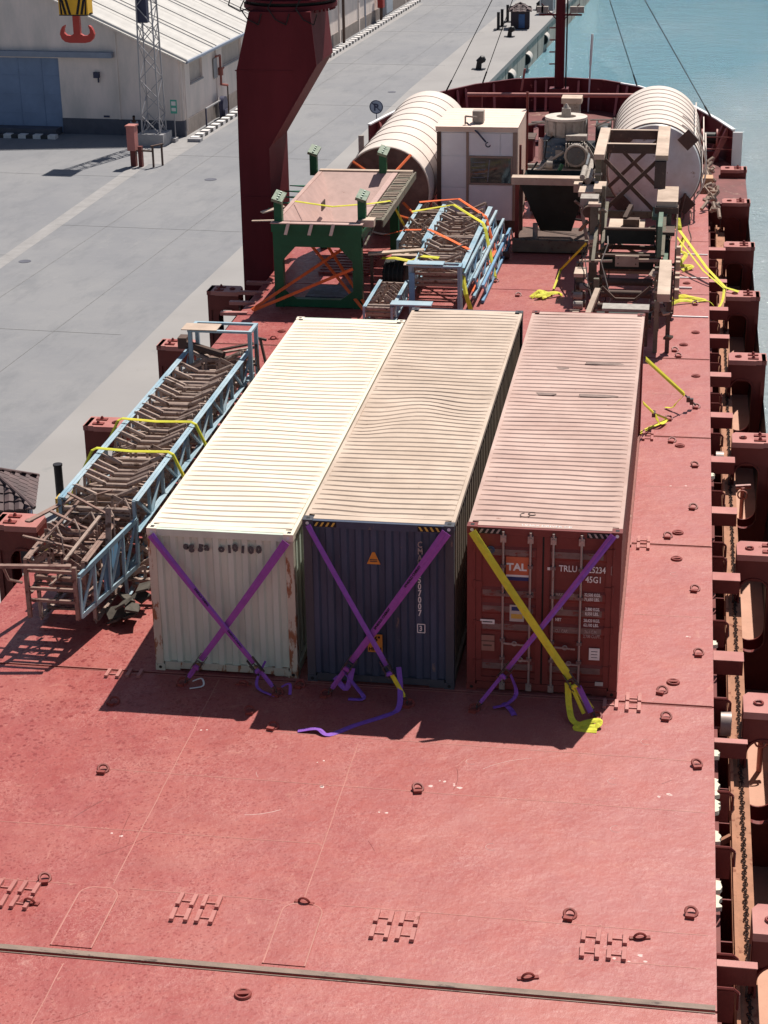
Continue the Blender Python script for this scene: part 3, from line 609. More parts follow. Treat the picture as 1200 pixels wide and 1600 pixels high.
for i, y in enumerate((-6.1, -.13, 6.11, 12.3, 18.28, 24.15, 29.8, 35.8, 41.15)):
    stanchion(4.51, y, 1, 'red container stanchion with oval opening, %s from the camera on the water side' % ordn[i])
for i, y in enumerate((5.75, 11.65, 17.85, 23.15)):
    stanchion(-9.37, y, -1, 'red container stanchion %s' % ('at the left edge in front of the tiled kiosk', 'beside the long blue conveyor, second from left edge', 'behind the far half of the long blue conveyor', 'at the foot of the maroon crane column')[i])
def dummy_left(y): pass
# little raised mast of the guard rail on both sides
for x, nm in ((5.30, 'right'), (-10.1, 'left')):
    b = Thing('guard_rail', 'low red three-bar guard rail along the %s-hand edge of the ship' % nm, 'guard rail', (x, 10, -2.9))
    for y in [(-20+1.49*k) for k in range(38)]:
        m = MB(); m.bar((x, y, -2.9), (x, y, -1.95), .045); b.part('rail_post', m, M_RED)
    for z in (-1.95, -2.25, -2.55):
        m = MB(); m.bar((x, -20, z), (x, 36, z), .04); b.part('rail_bar', m, M_RED)
# deck clutter in the side passage
for x, y, l in ((4.9, 24.9, 'grey valve stand on the side deck beside the sixth stanchion'), (4.85, 14.9, 'red pipe bend on the side deck between the fourth and fifth stanchions'), (4.95, 3.0, 'small red hose box stand on the side deck beside the third stanchion')):
    m = MB(); m.tube((x, y, -2.9), (x, y, -2.1), .05); m.tube((x-.18, y, -2.1), (x+.18, y+.1, -2.1), .06); m.torus((x, y-.1, -2.25), (0, 1, 0), .11, .02, 12, 5)
    single('vent_pipe', m, M_REDTOP, l, 'pipe', (x, y, -2.9), smooth=True)

# ------------------------------------------------------------------ containers
def corrug(mb, x0, x1, z0, z1, y, d, pitch, plane='front', nz=1, fn=None, prf=(.36, .5, .86)):
    """trapezoid corrugated sheet. plane front: waves along x, face at -y; side: waves along y (x const), roof: waves along y (z const)"""
    k = max(1, round((x1-x0)/pitch)); p = (x1-x0)/k; prof = []
    for i in range(k):
        a = x0+i*p; prof += [(a, 0), (a+p*prf[0], 0), (a+p*prf[1], d), (a+p*prf[2], d)]
    prof.append((x1, 0)); vs = []; N = len(prof)
    for j in range(nz+1):
        t = z0+(z1-z0)*j/nz
        for u, h in prof:
            if plane == 'front': v = (u, y+h, t)
            elif plane == 'side': v = (y+h, u, t)
            else:
                e = 0. if j in (0, nz) else 1.; v = (t, u, y-d+h*e+d*(1-e))
            if fn: v = fn(v)
            vs.append(v)
    fs = [(j*N+i, j*N+i+1, (j+1)*N+i+1, (j+1)*N+i) for j in range(nz) for i in range(N-1)]
    mb.add(vs, fs); return mb
W_, L_ = 2.438, 12.192
def container(x, y, H, label, mm, roof, post, side, rear_doors=True, dent=None, castm=None, groove_tone=(.30, .215, .16)):
    t = Thing('shipping_container', label, 'container', (x+W_/2, y+L_/2, 0), 'shipping containers lashed side by side')
    c = .165; castm = castm or post
    # castings
    for cx in (0, 1):
        for cyy in (0, 1):
            for cz in (0, 1):
                x0 = x if cx == 0 else x+W_-c; y0 = y if cyy == 0 else y+L_-.178; z0 = .0 if cz == 0 else H-.118
                m = MB(); m.box((x0, y0, z0), (x0+c, y0+.178, z0+.118)); o = t.part('corner_casting', m, castm if not (cz and roof is M_WROOF) else roof)
                if cyy == 0:
                    h = MB(); h.tube((x0+c/2, y0-.003, z0+.06), (x0+c/2, y0+.001, z0+.06), .028, 12); t.part('aperture', h, M_WHITE if cz else M_BLACK, parent=o)
                if cz == 1:
                    h = MB(); h.box((x0+c/2-.03, y0+.05, H-.001), (x0+c/2+.03, y0+.125, H+.002)); t.part('aperture', h, M_BLACK, parent=o)
    for cx in (0, 1):
        for cyy in (0, 1):
            x0 = x+.006 if cx == 0 else x+W_-.14; y0 = y+.008 if cyy == 0 else y+L_-.15
            m = MB(); m.box((x0, y0, .119), (x0+.134, y0+.14, H-.119)); t.part('corner_post', m, post)
    for cx in (0, 1):
        x0 = x+.008 if cx == 0 else x+W_-.068
        m = MB(); m.box((x0, y+.18, H-.10), (x0+.06, y+L_-.18, H-.012)); t.part('top_side_rail', m, roof)
        m = MB(); m.box((x0, y+.18, .03), (x0+.06, y+L_-.18, .17)); t.part('bottom_side_rail', m, side)
    for cyy in (0, 1):
        y0 = y+.012 if cyy == 0 else y+L_-.08
        m = MB(); m.box((x+c+.001, y0, H-.13), (x+W_-c-.001, y0+.07, H-.012)); t.part('header_beam', m, mm)
        m = MB(); m.box((x+c+.001, y0, .045), (x+W_-c-.001, y0+.07, .16)); m.box((x+c+.001, y0+.01, .012), (x+c+.25, y0+.06, .045)); m.box((x+W_-c-.25, y0+.01, .012), (x+W_-c-.001, y0+.06, .045)); t.part('sill_beam', m, mm if cyy else post)
    m = MB(); m.box((x+c, y+.083, H-.016), (x+W_-c, y+.24, H-.006)); t.part('roof_header_plate', m, roof)
    m = MB(); m.box((x+c, y+L_-.24, H-.016), (x+W_-c, y+L_-.083, H-.006)); t.part('roof_header_plate', m, roof)
    rnd = [random.uniform(-.012, .012) for _ in range(60)]
    def warp(v):
        vx, vy, vz = v; i = int((vy-y)/.21) % 60
        vz += .010*math.sin(vx*2.1+vy*1.7)*math.sin(vy*.9)
        vy += rnd[i]*.6+.018*math.sin(vx*1.9+vy*.8)
        if dent:
            for dx, dy, rx, ry, dz, sh in dent:
                g = math.exp(-((vx-dx)/rx)**2-((vy-dy)/ry)**2); vz -= dz*g; vy += sh*g*(vx-dx)
        return (vx, vy, vz)
    m = MB(); corrug(m, y+.24, y+L_-.24, x+.068, x+W_-.068, H-.008, .022, .2165, 'roof', 14, warp, (.10, .20, .90)); rp = t.part('roof_panel', m, [roof, mat(roof.name+'_groove', groove_tone, .85, var=.2, vscale=5)])  # second material colours the grooves darker than the rest of the roof
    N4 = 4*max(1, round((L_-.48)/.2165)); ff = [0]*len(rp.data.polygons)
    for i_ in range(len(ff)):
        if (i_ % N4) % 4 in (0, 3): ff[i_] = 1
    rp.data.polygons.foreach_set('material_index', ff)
    for cx in (0, 1):
        x0 = x+.055 if cx == 0 else x+W_-.05
        m = MB(); corrug(m, y+.148, y+L_-.15, .165, H-.10, x0 if cx == 0 else x0-.036+.036, -.036 if cx else .036, .277, 'side'); t.part('side_panel', m, side)
    m = MB(); m.box((x+.1, y+.1, .10), (x+W_-.1, y+L_-.1, .15)); t.part('floor_pan', m, M_DARK)
    m = MB(); m.box((x+.14, y+L_-.05, .16), (x+W_-.14, y+L_-.03, H-.13)); t.part('rear_panel', m, mm)
    return t
HZ = 2.896
# --- cream container
X1, Y1, H1 = -5.243, .014, 2.585
tw = container(X1, Y1, H1, 'cream white corrugated container with rusty corner posts, leftmost of the three', M_WHITEC, M_WROOF, M_WRUST, M_WHITEC, groove_tone=(.52, .42, .31), dent=[(X1+1.5, Y1+8.6, .6, .5, .01, .12), (X1+.9, Y1+3.1, .7, .5, .012, -.1)])
m = MB(); corrug(m, X1+.14, X1+W_-.14, .16, H1-.13, Y1+.03, .045, .245, 'front', 8, lambda v: (v[0], v[1]+.010*math.sin(v[0]*5+v[2]*3), v[2])); tw.part('end_panel', m, M_WHITEC)
for i, (s, dx) in enumerate(zip('eg5ao10i00', (.66, .76, .905, 1.01, 1.245, 1.39, 1.49, 1.63, 1.75, 1.87))):
    me = text_mesh(s, .165, M_GREYM, .003, bold=.014); tw.inst('scrawled_mark', me, (X1+dx-.06, Y1+.02, 2.24-.012*(i % 3)), (R(90), random.uniform(-.15, .15), 0))
# --- blue container
X2, Y2 = -2.633, -.056
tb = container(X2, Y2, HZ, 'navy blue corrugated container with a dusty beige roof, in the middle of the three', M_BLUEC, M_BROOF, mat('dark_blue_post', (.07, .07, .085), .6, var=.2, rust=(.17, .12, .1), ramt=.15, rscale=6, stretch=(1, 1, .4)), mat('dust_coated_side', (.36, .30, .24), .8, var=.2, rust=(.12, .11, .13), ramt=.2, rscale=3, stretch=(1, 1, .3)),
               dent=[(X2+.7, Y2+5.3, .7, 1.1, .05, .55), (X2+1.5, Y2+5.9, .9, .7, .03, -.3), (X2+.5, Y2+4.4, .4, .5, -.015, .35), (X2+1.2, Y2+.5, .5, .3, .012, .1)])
m = MB(); corrug(m, X2+.14, X2+W_-.14, .16, HZ-.13, Y2+.03, .045, .25, 'front', 8, lambda v: (v[0], v[1]+.012*math.sin(v[0]*4+v[2]*2.5), v[2])); tb.part('end_panel', m, M_BLUEC)
for i, s in enumerate('CMAU 507007'):
    if s == ' ': continue
    me = text_mesh(s, .15, M_MARK if i < 4 else M_WHITE, .002, sx=.75, bold=.003); tb.inst('painted_character', me, (X2+1.85, Y2+.02, 2.50-i*.117-(.0 if i < 4 else .03)), FRONT)
me = text_mesh('3', .13, M_WHITE, .002, sx=.8, bold=.003); tb.inst('painted_character', me, (X2+1.868, Y2+.02, 1.03), FRONT)
m = MB()
for a, c in (((0, 0), (.12, 0)), ((.12, 0), (.12, .15)), ((.12, .15), (0, .15)), ((0, .15), (0, 0))): m.bar((X2+1.84+a[0], Y2+.02, 1.0+a[1]), (X2+1.84+c[0], Y2+.02, 1.0+c[1]), .014, .004, (0, 1, 0))
tb.part('painted_frame', m, M_WHITE)
m = MB(); m.prism([(X2+1.03, 2.17), (X2+1.25, 2.17), (X2+1.16, 2.38), (X2+1.12, 2.38)], Y2+.018, Y2+.026, 'y'); k = tb.part('warning_triangle', m, M_ORANGE)
m = MB(); m.bar((X2+1.08, Y2+.014, 2.25), (X2+1.2, Y2+.014, 2.25), .016, .004, (0, 1, 0)); m.bar((X2+1.08, Y2+.014, 2.22), (X2+1.2, Y2+.014, 2.22), .016, .004, (0, 1, 0)); tb.part('printed_line', m, M_BROWN, parent=k)
m = MB(); m.box((X2+1.02, Y2+.016, .60), (X2+1.26, Y2+.026, .92)); k = tb.part('caution_sticker', m, M_ORANGE)
me = text_mesh('9\'6"', .12, M_BLACK, .002, bold=.004); tb.inst('printed_text', me, (X2+1.04, Y2+.013, .80), FRONT, parent=k)
me = text_mesh('HIGH', .085, M_BLACK, .002, bold=.003); tb.inst('printed_text', me, (X2+1.035, Y2+.013, .63), FRONT, parent=k)
def chevrons(t, x0, x1, y, z, flip, mm=M_YEL):
    k = t.part('hazard_band', MB().box((x0, y-.006, z-.045), (x1, y-.001, z+.045)), M_BLACK)
    m = MB(); n_ = int((x1-x0)/.09)
    for i in range(n_):
        a = x0+.01+i*.09; d = .04*flip; m.prism([(a+.02-d*.5, z-.035), (a+.055-d*.5, z-.035), (a+.055+d*.5, z+.035), (a+.02+d*.5, z+.035)], y-.010, y-.0065, 'y')
    t.part('chevron', m, mm, parent=k)
for X in (X2, 0.):
    yy = (Y2 if X else 0)+.012
    chevrons(tb if X else None, X+.18, X+.55, yy, HZ-.07, 1) if X else None
    chevrons(tb if X else None, X+W_-.58, X+W_-.2, yy, HZ-.07, -1) if X else None
# --- red container with doors
tr3 = container(0, 0, HZ, 'brick red container with doors, white lettering and dusty pink roof, rightmost of the three', M_REDC, M_RROOF, M_REDC, M_RSIDE, dent=[(1.3, 6.2, .8, .6, .02, .1), (.6, 9, .6, .6, -.01, .15), (1.7, 2.2, .5, .6, .01, -.12)], groove_tone=(.30, .185, .15))
chevrons(tr3, .18, .55, .012, HZ-.07, 1, M_MARK); chevrons(tr3, W_-.55, W_-.19, .012, HZ-.07, -1, M_MARK)
m = MB(); m.box((.6, .1, HZ-.005), (1.9, .19, HZ-.0035)); 
me = text_mesh('UMAX DRIVER CK', .09, M_WHITE, .001, sx=1.1); tr3.inst('painted_text', me, (.85, .12, HZ-.0035), (0, 0, 0))
for di, (xa, xb) in enumerate(((.145, 1.195), (1.225, 2.293))):
    d = MB()
    # frame with recessed bands
    zb, zt = .165, HZ-.135
    d.box((xa, .045, zb), (xb, .075, zt)); door = tr3.part('door_leaf', d, M_REDC)
    f = MB()
    for a, c in ((xa, xa+.09), (xb-.09, xb)): f.box((a, .02, zb), (c, .0445, zt))
    f.box((xa+.091, .02, zb), (xb-.091, .0445, zb+.08)); f.box((xa+.091, .02, zt-.10), (xb-.091, .0445, zt)); tr3.part('door_frame', f, M_REDC, parent=door)
    zs = [2.46, 1.75, 1.47, 1.16, .45]
    for z in zs:
        g = MB(); g.prism([(.0445, z-.10), (.022, z-.06), (.022, z+.06), (.0445, z+.10)], xa+.095, xb-.095, 'x'); tr3.part('door_rib', g, M_REDC, parent=door)
        g = MB(); e = .02 if di == 0 else .03; g.box((xa+.11, .017, z-.05), (xb-.11-e, .0215, z+.055)); tr3.part('scuffed_band', g, M_SCUFF, parent=door)
    for z in (2.55, 1.9, 1.2, .5):
        hx = x_ = xa-.02 if di == 0 else xb+.02
        g = MB(); g.tube((hx, .012, z-.07), (hx, .012, z+.07), .022, 8); g.box((min(hx, hx+(.12 if di == 0 else -.12)), .008, z-.05), (max(hx, hx+(.12 if di == 0 else -.12)), .0195, z+.05)); tr3.part('hinge', g, M_REDC, parent=door)
m = MB(); m.box((1.196, .03, .17), (1.224, .06, HZ-.14)); m.box((.14, .035, .17), (.1445, .07, HZ-.14)); tr3.part('door_gasket', m, M_BLACK)
for i, rx in enumerate((.58, 1.01, 1.37, 1.81)):
    g = MB(); g.tube((rx, -.018, .10), (rx, -.018, HZ-.06), .019, 10); rod = tr3.part('locking_rod', g, M_ROD, True)
    for z in (.12, HZ-.17): 
        g = MB(); g.box((rx-.045, -.03, z-.07), (rx+.045, .011, z+.05)); g.tube((rx, -.045, z), (rx, -.005, z), .03, 8); tr3.part('cam_keeper', g, M_ROD, parent=rod)
    for z in (2.25, 1.75, .95, .62):
        g = MB(); g.box((rx-.04, -.041, z-.025), (rx+.04, .0195, z+.025)); tr3.part('rod_bracket', g, mat('dull_bracket', (.2, .13, .12), .6), parent=rod)
for xa, xb, z in ((.6, .95, .90), (.75, 1.0, .62), (1.42, 1.75, .88), (1.5, 1.8, .6)):
    g = MB(); g.bar((xa, -.045, z), (xb, -.045, z-.02), .03, .015, (0, 1, 0)); g.torus(((xa+xb)/2, -.045, z), (0, 1, 0), .035, .012, 10, 5); tr3.part('lock_handle', g, M_ROD)
def txt(s, x, z, size, m=M_WHITE, sx=.8, bold=.002, y=.0165): tr3.inst('painted_text', text_mesh(s, size, m, .002, sx=sx, bold=bold), (x, y, z), FRONT)
txt('TRLU', 1.46, 2.19, .15); txt('725234', 1.87, 2.19, .15, sx=.72); txt('1', 2.30, 2.19, .15, sx=.7); txt('45G1', 1.88, 2.02, .15, sx=.78)
m = MB()
for a, c in (((0, 0), (.075, 0)), ((.075, 0), (.075, .14)), ((.075, .14), (0, .14)), ((0, .14), (0, 0))): m.bar((2.28+a[0], .015, 2.17+a[1]), (2.28+c[0], .015, 2.17+c[1]), .008, .003, (0, 1, 0))
tr3.part('painted_frame', m, M_MARK)
for s, x, z in (('MAX. GROSS', 1.42, 1.76), ('32,500 KGS.', 1.87, 1.78), ('71,650 LBS.', 1.87, 1.70), ('TARE', 1.42, 1.52), ('3,880 KGS.', 1.89, 1.53), ('8,550 LBS.', 1.89, 1.45), ('NET', 1.42, 1.32), ('28,620 KGS.', 1.87, 1.33), ('63,100 LBS.', 1.87, 1.25), ('CU. CAP.', 1.42, 1.12), ('76.4 C.M.', 1.89, 1.13), ('2,700 CU.FT.', 1.87, 1.05)):
    txt(s, x, z, .075, M_WHITE if s[0] in 'N' or 'KGS' in s or 'LBS' in s else M_MARK, sx=.68, bold=.0015)
k = tr3.part('lessor_sticker', MB().box((.625, .012, 2.09), (.985, .0165, 2.40)), M_TAL)
tr3.inst('printed_text', text_mesh('TAL', .17, M_WHITE, .002, sx=1.05, bold=.006), (.635, .0085, 2.17), FRONT, parent=k)
tr3.part('white_stripe', MB().box((.625, .012, 2.055), (.985, .0165, 2.089)), M_WHITE, parent=k); tr3.part('navy_stripe', MB().box((.625, .012, 1.99), (.985, .0165, 2.054)), M_NAVY, parent=k)
def sticker(nm, x0, x1, z0, z1, m, lines=None, lm=None):
    k = tr3.part(nm, MB().box((x0, .012, z0), (x1, .0165, z1)), m)
    if lines:
        g = MB()
        for z, a, c, h in lines: g.box((x0+(x1-x0)*a, .0095, z0+(z1-z0)*z), (x0+(x1-x0)*c, .0115, z0+(z1-z0)*(z+h)))
        tr3.part('printed_line', g, lm, parent=k)
    return k
k = sticker('paper_notice', .69, .92, 1.27, 1.56, M_PAPER, [(.18, .1, .9, .28)], M_YEL); tr3.part('printed_line', MB().box((.72, .0095, 1.46), (.86, .0115, 1.53)), M_NAVY, parent=k)
sticker('oval_plate', .22, .45, 1.20, 1.28, M_WHITE, [(.35, .15, .85, .25)], M_GREYM)
sticker('brown_notice', .24, .45, .72, 1.0, M_BROWNP, [(.6, 0, 1, .06), (.3, .1, .8, .1)], M_BROWN)
sticker('white_notice', 1.97, 2.14, .66, .87, M_WHITE, [(.2, .2, .8, .05), (.45, .2, .8, .05), (.7, .2, .8, .05)], M_GREYM)
sticker('white_plate', 2.08, 2.21, .20, .27, M_PAPER)
m = MB(); m.torus((.38, .014, 2.5), (0, 1, 0), .055, .010, 16, 4); m.torus((.38, .014, 2.5), (0, 1, 0), .028, .010, 12, 4); tr3.part('round_emblem', m, mat('emblem_blue', (.08, .12, .22), .6))
m = MB(); m.box((1.21+.07, .012, 2.20), (1.21+.11, .0185, 2.25)); tr3.part('small_plate', m, M_WHITE)
for rx, ry, s in ((1.7, 8.6, .9), (1.65, 6.6, .8), (.75, 7.6, .5), (.72, 6.6, .4), (.85, 8.2, .4)):
    m = MB(); P = [(rx+s*.45*math.cos(a)*(1+.25*math.sin(3*a+rx)), ry+.10*math.sin(a)*(1+.3*math.cos(2*a))) for a in [2*math.pi*i/16 for i in range(16)]]
    m.prism(P, HZ-.0085, HZ-.006); tr3.part('roof_stain', m, mat('roof_stain', (.27, .19, .165), .8, var=.2, vscale=6))
m = MB(); m.torus((.98, .62, HZ), (0, 0, 1), .06, .008, 12, 4, 0, 5); m.torus((.87, .56, HZ), (0, 0, 1), .08, .006, 12, 4, 1, 5.5); tr3.part('loose_wire', m, M_STEEL)

# ------------------------------------------------------------------ lashing straps
def ratchet(t, p, d, s=1., m_=M_PURPLE):
    """ratchet buckle at p along direction d"""
    p = Vector(p); d = Vector(d).normalized(); n_ = Vector((0, -1, .0)); a = d.cross(n_).normalized(); n_ = a.cross(d).normalized()*-1
    if n_.y > 0: n_ = -n_
    Mx = Matrix((( a.x, d.x, n_.x, p.x), (a.y, d.y, n_.y, p.y), (a.z, d.z, n_.z, p.z), (0, 0, 0, 1)))
    g = MB()
    for sx in (-1, 1):
        g.box((sx*.06*s-.005, -.16*s, .0), (sx*.06*s+.005, .16*s, .06*s), Mx)
        g.tube(Mx @ Vector((sx*.07*s, .08*s, .06*s)), Mx @ Vector((sx*.055*s, .08*s, .06*s)), .045*s, 10)
    g.tube(Mx @ Vector((-.07*s, .08*s, .05*s)), Mx @ Vector((.07*s, .08*s, .05*s)), .022*s, 8)
    r = t.part('ratchet', g, M_STEEL)
    g = MB(); g.tube(Mx @ Vector((-.055*s, .08*s, .05*s)), Mx @ Vector((.055*s, .08*s, .05*s)), .038*s, 12); t.part('wound_webbing', g, m_, parent=r, smooth=True)
    g = MB(); g.path([Mx @ Vector(q) for q in ((-.05*s, .08*s, .07*s), (-.045*s, -.06*s, .12*s), (.045*s, -.06*s, .12*s), (.05*s, .08*s, .07*s))], .010*s, 6); t.part('lever', g, M_STEEL, parent=r)
    return r
def hook(t, p, d, s=1.):
    p = Vector(p); d = Vector(d).normalized(); g = MB(); side = d.cross(Vector((0, -1, 0))).normalized()
    for k in (-1, 1): g.path([p-d*.12*s+side*k*.04*s, p-d*.04*s+side*k*.02*s, p+Vector((0, -.03, .0)), p+Vector((0, -.01, -.02))], .009, 5)
    g.tube(p-d*.12*s-side*.045*s, p-d*.12*s+side*.045*s, .009, 5)
    t.part('hook', g, M_STEEL)
def strap(label, A, B, m_, w=.10, bow=.05, ratio=.80, double=0., low_m=None, name='lashing_strap', cat='lashing strap', nrm=(0, -1, .1), printed=None, rs=1.):
    A = Vector(A); B = Vector(B); t = Thing(name, label, cat, (B.x, B.y, 0), 'lashing straps on the cargo')
    D = B-A; n_ = Vector(nrm).normalized()
    K = 10; C = A+D*ratio
    P = [A+(C-A)*(i/K)+n_*(-bow*math.sin(math.pi*i/K)*.0)+Vector((0, 0, -.02*math.sin(math.pi*i/K))) for i in range(K+1)]
    g = MB(); g.ribbon(P, w, n_); t.part('webbing', g, m_)
    if double:
        off = D.cross(n_).normalized()*double; g = MB(); Q = [p+off*(1-i/K)*1.0+n_*.006+off*.25 for i, p in enumerate(P)]; g.ribbon(Q, w*.75, n_); t.part('webbing', g, M_PURPLE2 if m_ is M_PURPLE else m_)
    ratchet(t, C+D.normalized()*.05, D, rs, m_)
    g = MB(); g.ribbon([C+D.normalized()*.12, B-D.normalized()*.10], w*.85, n_); t.part('short_webbing', g, low_m or m_)
    hook(t, B, D)
    if printed:
        me = text_mesh(printed, w*.55, M_BLACK, .001, bold=.002); 
        dd = -D.normalized() if D.x < 0 else D.normalized(); a = n_; up = a.cross(dd) 
        Mx = Matrix(((dd.x, up.x, a.x, 0), (dd.y, up.y, a.y, 0), (dd.z, up.z, a.z, 0), (0, 0, 0, 1)))
        for f in (.35, .62):
            o = t.inst('printed_text', me, A+D*f*ratio*1.2+n_*.013-up*w*.2); o.rotation_euler = Mx.to_euler()
    return t
def tail(t, pts, w, m_, n_=(0, 0, 1)):
    P = []; V = [Vector(p) for p in pts]
    for i in range(len(V)-1):
        p0, p1, p2, p3 = V[max(i-1, 0)], V[i], V[i+1], V[min(i+2, len(V)-1)]
        for k in range(6):
            s = k/6; P.append(.5*((2*p1)+(p2-p0)*s+(2*p0-5*p1+4*p2-p3)*s*s+(-p0+3*p1-3*p2+p3)*s**3))
    P.append(V[-1]); g = MB(); g.ribbon(P, w, n_, .007); t.part('loose_tail', g, m_)
s = strap('purple strap on the cream container from its top left corner down to the right', (X1+.10, -.03, 2.50), (-3.05, -.55, .04), M_PURPLE, .085, double=.04, ratio=.82, printed='DNEXLD CNEXX')
tail(s, [(-3.3, -.2, .4), (-3.42, -.35, .12), (-3.35, -.5, .03), (-3.05, -.68, .02)], .05, M_PURPLE); tail(s, [(-2.98, -.5, .1), (-2.85, -.45, .14), (-2.82, -.6, .02)], .05, M_PURPLE)
s = strap('purple strap on the cream container from its top right corner down to the left', (X1+W_-.12, -.06, 2.50), (-4.62, -.42, .04), M_PURPLE2, .095, double=-.045, ratio=.84)
tail(s, [(-4.5, -.4, .05), (-4.35, -.38, .1), (-4.3, -.5, .03), (-4.5, -.6, .02)], .03, M_WHITE)
s = strap('purple strap with short yellow end, from the top left corner of the navy container', (X2+.10, -.10, 2.82), (-.88, -.64, .04), M_PURPLE, .085, ratio=.79, low_m=M_YELS)
tail(s, [(-1.05, -.42, .55), (-1.0, -.6, .25), (-1.0, -.85, .02), (-1.2, -1.1, .01), (-1.6, -1.45, .01), (-1.95, -1.8, .01), (-2.15, -1.72, .06), (-2.45, -1.74, .01)], .09, M_PURPLE, (.15, 0, 1))
s = strap('wide purple double strap from the top right corner of the navy container', (X2+W_-.14, -.13, 2.84), (-2.2, -.5, .04), M_PURPLE2, .095, double=-.065, ratio=.80, printed='SPNEXLD CNERGY')
tail(s, [(-1.95, -.45, .45), (-1.75, -.5, .2), (-1.6, -.6, .04), (-1.85, -.62, .02)], .08, M_PURPLE); tail(s, [(-2.1, -.42, .3), (-1.9, -.5, .15), (-1.8, -.45, .5)], .09, M_PURPLE, (.3, -1, .2))
s = strap('purple strap on the red container from its top right corner down to the left', (W_-.12, -.06, 2.86), (.24, -.66, .04), M_PURPLE, .07, double=.045, ratio=.77)
tail(s, [(.75, -.35, .5), (.85, -.4, .2), (.72, -.55, .08), (.5, -.62, .03)], .07, M_PURPLE); tail(s, [(.66, -.5, .06), (.78, -.62, .02), (.86, -.8, .01)], .09, M_PURPLE)
s = strap('bright yellow strap crossing the doors of the red container from its top left corner', (.10, -.13, 2.86), (2.12, -.68, .05), M_YELS, .125, ratio=.80, double=-.0)
g = MB(); g.ribbon([(1.74, -.62, .5), (1.95, -.72, .08)], .06, (0, -1, .2)); s.part('webbing', g, M_YELS)
g = MB(); g.ribbon([(1.85, -.61, .5), (2.06, -.70, .1)], .09, (0, -1, .2)); s.part('webbing', g, M_PURPLE)
tail(s, [(1.68, -.6, .55), (1.72, -.75, .2), (1.82, -.95, .04), (2.15, -1.05, .05), (2.2, -.95, .1), (1.98, -.98, .06), (1.85, -1.1, .015), (2.18, -1.14, .02)], .10, M_YELS, (0, -.3, 1))
# starboard side straps
t = Thing('lashing_strap', 'long yellow strap from the red container side to the deck, farther of the two', 'lashing strap', (3.66, 14.5, 0), 'lashing straps on the cargo')
g = MB(); g.ribbon([(2.47, 13.0, 1.62), (3.36, 14.2, .42)], .12, (.6, -.6, .6)); t.part('webbing', g, M_YELS)
g = MB(); g.ribbon([(3.38, 14.2, .40), (3.64, 14.5, .06)], .05, (.6, -.6, .6)); g.box((3.42, 14.2, .22), (3.5, 14.3, .34)); g.box((3.5, 14.32, .12), (3.58, 14.42, .26)); t.part('ratchet', g, M_STEEL)
tail(t, [(3.38, 14.15, .42), (3.2, 14.2, .2), (3.1, 14.2, .08), (2.95, 14.35, .03)], .08, M_YELS)
t = Thing('lashing_strap', 'short knotted yellow strap on the deck at the right side of the red container', 'lashing strap', (3.04, 13.6, 0), 'lashing straps on the cargo')
g = MB(); g.ribbon([(2.46, 12.1, .9), (2.7, 13.0, .35)], .09, (.6, -.6, .6)); g.ribbon([(2.72, 13.1, .3), (3.0, 13.5, .05)], .05, (.6, -.6, .6)); t.part('webbing', g, M_YELS)
g = MB(); g.box((2.66, 12.9, .28), (2.74, 13.1, .38)); t.part('ratchet', g, M_STEEL)
tail(t, [(2.72, 13.1, .3), (2.85, 13.0, .1), (2.98, 13.3, .05)], .07, M_YELS); tail(t, [(3.0, 13.5, .03), (2.8, 13.1, .05), (2.62, 12.9, .03), (2.4, 12.5, .03)], .09, M_YELS)

# ------------------------------------------------------------------ conveyor frames
def idler_mesh(w, m, kind):
    g = MB()
    g.angle((-w/2, 0, 0), (w/2, 0, 0), .07, .01)
    if kind == 0:      # troughed idler with three rollers
        for s in (-1, 1):
            g.tube((s*w*.16, .0, .13), (s*w*.44, .0, .30), .045, 7); g.bar((s*w*.16, 0, .0), (s*w*.16, 0, .13), .05, .012); g.bar((s*w*.46, 0, .0), (s*w*.46, 0, .32), .05, .012); g.bar((s*w*.46, -.03, .02), (s*w*.18, -.03, .10), .045, .01)
        g.tube((-w*.15, 0, .12), (w*.15, 0, .12), .045, 7)
    elif kind == 1:    # flat return roller
        g.tube((-w*.46, 0, .09), (w*.46, 0, .09), .05, 8)
        for s in (-1, 1): g.bar((s*w*.47, 0, -.02), (s*w*.47, 0, .14), .06, .012)
    else:              # bare folded brackets, rollers gone
        for s in (-1, 1): g.bar((s*w*.46, 0, .02), (s*w*.12, 0, .24), .08, .012, (0, 1, 0)); g.bar((s*w*.12, 0, .0), (s*w*.12, 0, .26), .05, .012)
    return g.mesh('idler', m)
IDM = {}
def idler_m(w, m, k):
    key = (round(w, 2), m.name, k)
    if key not in IDM: IDM[key] = idler_mesh(w, m, k)
    return IDM[key]
